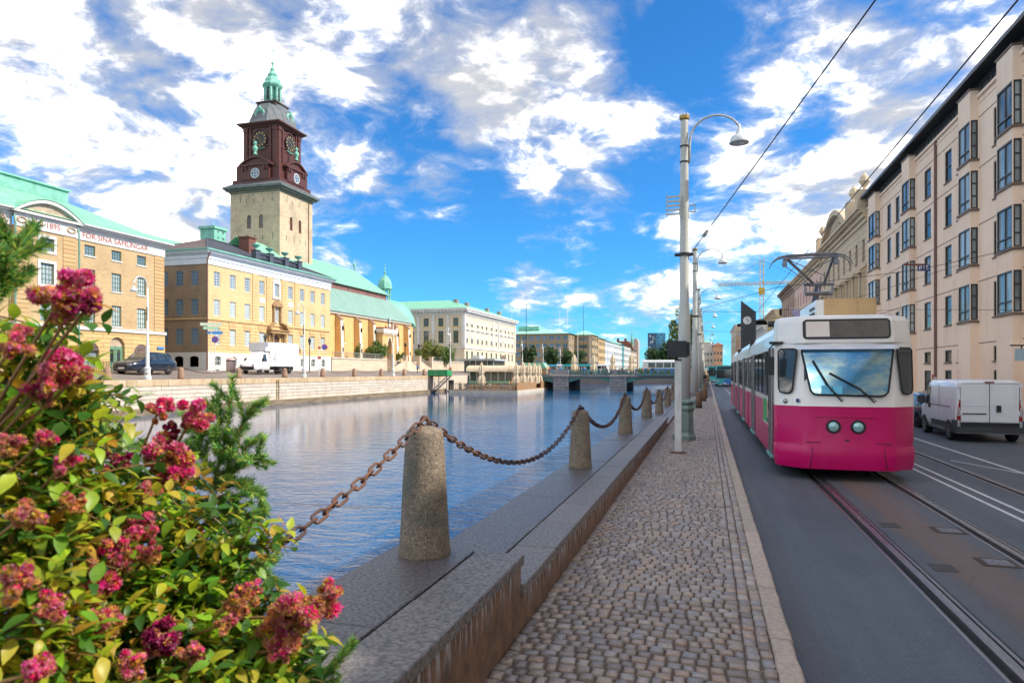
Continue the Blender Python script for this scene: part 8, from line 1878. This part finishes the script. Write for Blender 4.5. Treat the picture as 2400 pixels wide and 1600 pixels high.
# ---- conifers: twigs thickly set with needles
def needles(g, a, b, r, dens, L_, tones):
    a, b = Vector(a), Vector(b); ax = (b-a); ln = ax.length; ax.normalize(); n = int(ln*dens); o = ax.orthogonal().normalized()
    for i in range(n):
        t = pr.random(); p = a+ax*ln*t; w = o.copy(); w.rotate(Matrix.Rotation(pr.uniform(0, 6.283), 3, ax)); d_ = (w+ax*pr.uniform(.5, 1.1)).normalized(); l = L_*pr.uniform(.7, 1.15); s = ax.cross(d_).normalized()*.0016
        g.tint = tuple(v*pr.uniform(.7, 1.3) for v in pr.choice(tones)); g.poly([p-s, p+s, p+d_*l*.7+s*.8, p+d_*l, p+d_*l*.7-s*.8])
NT = [(.20, .44, .12), (.28, .54, .14), (.12, .32, .10), (.42, .62, .13), (.58, .66, .13)]
def conifer(label, root, twigs, dens=2500, L_=.030):
    t = thing('conifer', label, 'conifer', root, 'young conifers in the foreground'); trunk = G(); trunk.sm = True; first = twigs[0]
    for tw in twigs:
        P = [cam_pt(*q) for q in tw]; b = G(); b.sm = True; b.tube(P, [max(.0015, .006*(1-k/len(P))) for k in range(len(P))], 5); br_ = b.build('branch', M_STEM, t)
        g = G()
        for i, (p, q) in enumerate(zip(P, P[1:])):
            needles(g, p, q, .01, dens, L_, NT)
            for k in range(2):                          # side shoots
                if pr.random() < .75:
                    s = p.lerp(q, pr.random()); ax = (q-p).normalized(); w = ax.orthogonal().normalized(); w.rotate(Matrix.Rotation(pr.uniform(0, 6.28), 3, ax)); e = s+(ax*.8+w*.9).normalized()*pr.uniform(.04, .10); needles(g, s, e, .01, dens, L_*.95, NT)
        tag(g.build('needles', M_NEED, br_), kind='stuff')
    g = G(); g.sm = True; e = cam_pt(*first[0]); g.tube([Vector(root), Vector(root).lerp(e, .5)+Vector((.02, 0, 0)), e], [.02, .014, .006], 7); g.build('trunk', M_STEM, t); return t
Zk = 2.25
conifer('green conifer with upright shoots in front of the chain', (-1.95, 2.05, .675), [
    [(480, 1200, Zk), (490, 1120, Zk), (510, 1040, Zk), (525, 960, Zk), (535, 865, Zk)], [(510, 1050, Zk), (545, 1000, Zk), (570, 950, Zk), (583, 928, Zk)], [(505, 1060, Zk), (495, 1000, Zk), (505, 960, Zk), (500, 905, Zk)], [(500, 1090, Zk), (545, 1070, Zk), (580, 1055, Zk), (608, 1045, Zk)], [(495, 1110, Zk), (540, 1080, Zk), (560, 1040, Zk), (572, 1010, Zk)],
    [(490, 1150, Zk), (540, 1140, Zk), (590, 1130, Zk), (612, 1165, Zk)], [(490, 1170, Zk), (540, 1175, Zk), (585, 1190, Zk)], [(490, 1130, Zk), (440, 1090, Zk), (415, 1050, Zk), (410, 1010, Zk)], [(490, 1160, Zk), (430, 1140, Zk), (390, 1110, Zk)], [(485, 1180, Zk), (430, 1180, Zk), (380, 1160, Zk)], [(505, 1020, Zk), (470, 985, Zk), (450, 950, Zk)], [(500, 1140, Zk), (545, 1150, Zk), (560, 1195, Zk)], [(500, 1090, Zk), (460, 1040, Zk), (455, 1000, Zk)], [(490, 1190, Zk), (520, 1215, Zk), (560, 1220, Zk)], [(515, 1120, Zk), (560, 1105, Zk), (578, 1125, Zk)]])
conifer('dark low conifer spreading behind the middle flowers', (-1.75, 1.75, .675), [
    [(430, 1420, 2.0), (480, 1340, 2.05), (520, 1290, 2.1), (560, 1265, 2.1)], [(470, 1360, 2.05), (540, 1320, 2.1), (600, 1310, 2.1), (650, 1340, 2.1)], [(480, 1350, 2.05), (450, 1290, 2.05), (420, 1250, 2.05)], [(500, 1380, 2.05), (570, 1370, 2.1), (630, 1380, 2.1)], [(430, 1400, 2.0), (360, 1330, 1.95), (330, 1290, 1.95)], [(480, 1320, 2.05), (500, 1260, 2.1), (540, 1235, 2.1)], [(440, 1380, 2.0), (400, 1300, 2.), (360, 1240, 2.)], [(520, 1330, 2.08), (570, 1290, 2.1), (610, 1285, 2.1)]])
conifer('deep green conifer branch filling the left edge above the flowers', (-2.15, .9, .675), [
    [(-82, 760, 1.5), (-42, 690, 1.5), (-7, 620, 1.5), (18, 560, 1.5), (26, 545, 1.5)], [(-52, 700, 1.5), (-2, 650, 1.5), (23, 620, 1.5), (40, 575, 1.5)], [(-62, 650, 1.5), (-32, 590, 1.5), (-22, 535, 1.5)], [(-52, 720, 1.5), (-12, 685, 1.5), (13, 640, 1.5)], [(-82, 700, 1.5), (-42, 620, 1.5), (-17, 560, 1.5)]], 4200, .028)
conifer('blue-green conifer behind the tall flowers at the left', (-2.25, 1.35, .675), [
    [(120, 1110, 2.1), (180, 1030, 2.1), (220, 990, 2.1), (245, 985, 2.1)], [(130, 1080, 2.1), (170, 1000, 2.1), (205, 960, 2.1)], [(60, 960, 1.9), (100, 860, 1.9), (130, 790, 1.9)], [(50, 900, 1.9), (60, 820, 1.9), (40, 760, 1.9)], [(160, 1090, 2.1), (230, 1050, 2.1), (260, 1010, 2.1)], [(140, 1300, 2.), (170, 1240, 2.), (150, 1190, 2.)], [(180, 1330, 2.), (220, 1250, 2.), (260, 1180, 2.)], [(110, 1000, 2.), (130, 930, 2.), (120, 880, 2.)], [(60, 1050, 2.), (40, 960, 2.), (20, 900, 2.)]], 2600)
conifer('little conifer tuft at the bottom edge of the ledge', (-1.2, 1.75, .675), [
    [(660, 1590, 1.75), (700, 1570, 1.75), (740, 1545, 1.75), (768, 1538, 1.75)], [(690, 1590, 1.75), (730, 1572, 1.75), (775, 1562, 1.75)], [(640, 1600, 1.75), (690, 1560, 1.75), (715, 1540, 1.75)]])
# ---- the trough they grow in
PT = thing('planter_trough', 'dark planter trough on the ledge under the flowering shrubs', 'planter', (-1.8, 1.2, .675)); M_TR = mat('trough_dark', (.05, .045, .04), (.03, .028, .026), 5, .7)
G().box(-2.25, -1.45, .55, 2.05, .68, .98).build('box', M_TR, PT); G().box(-2.2, -1.5, .6, 2.0, .98, 1.0).build('soil', mat('soil', (.05, .032, .02), (.03, .02, .014), 20, .95, bump=.02), PT)
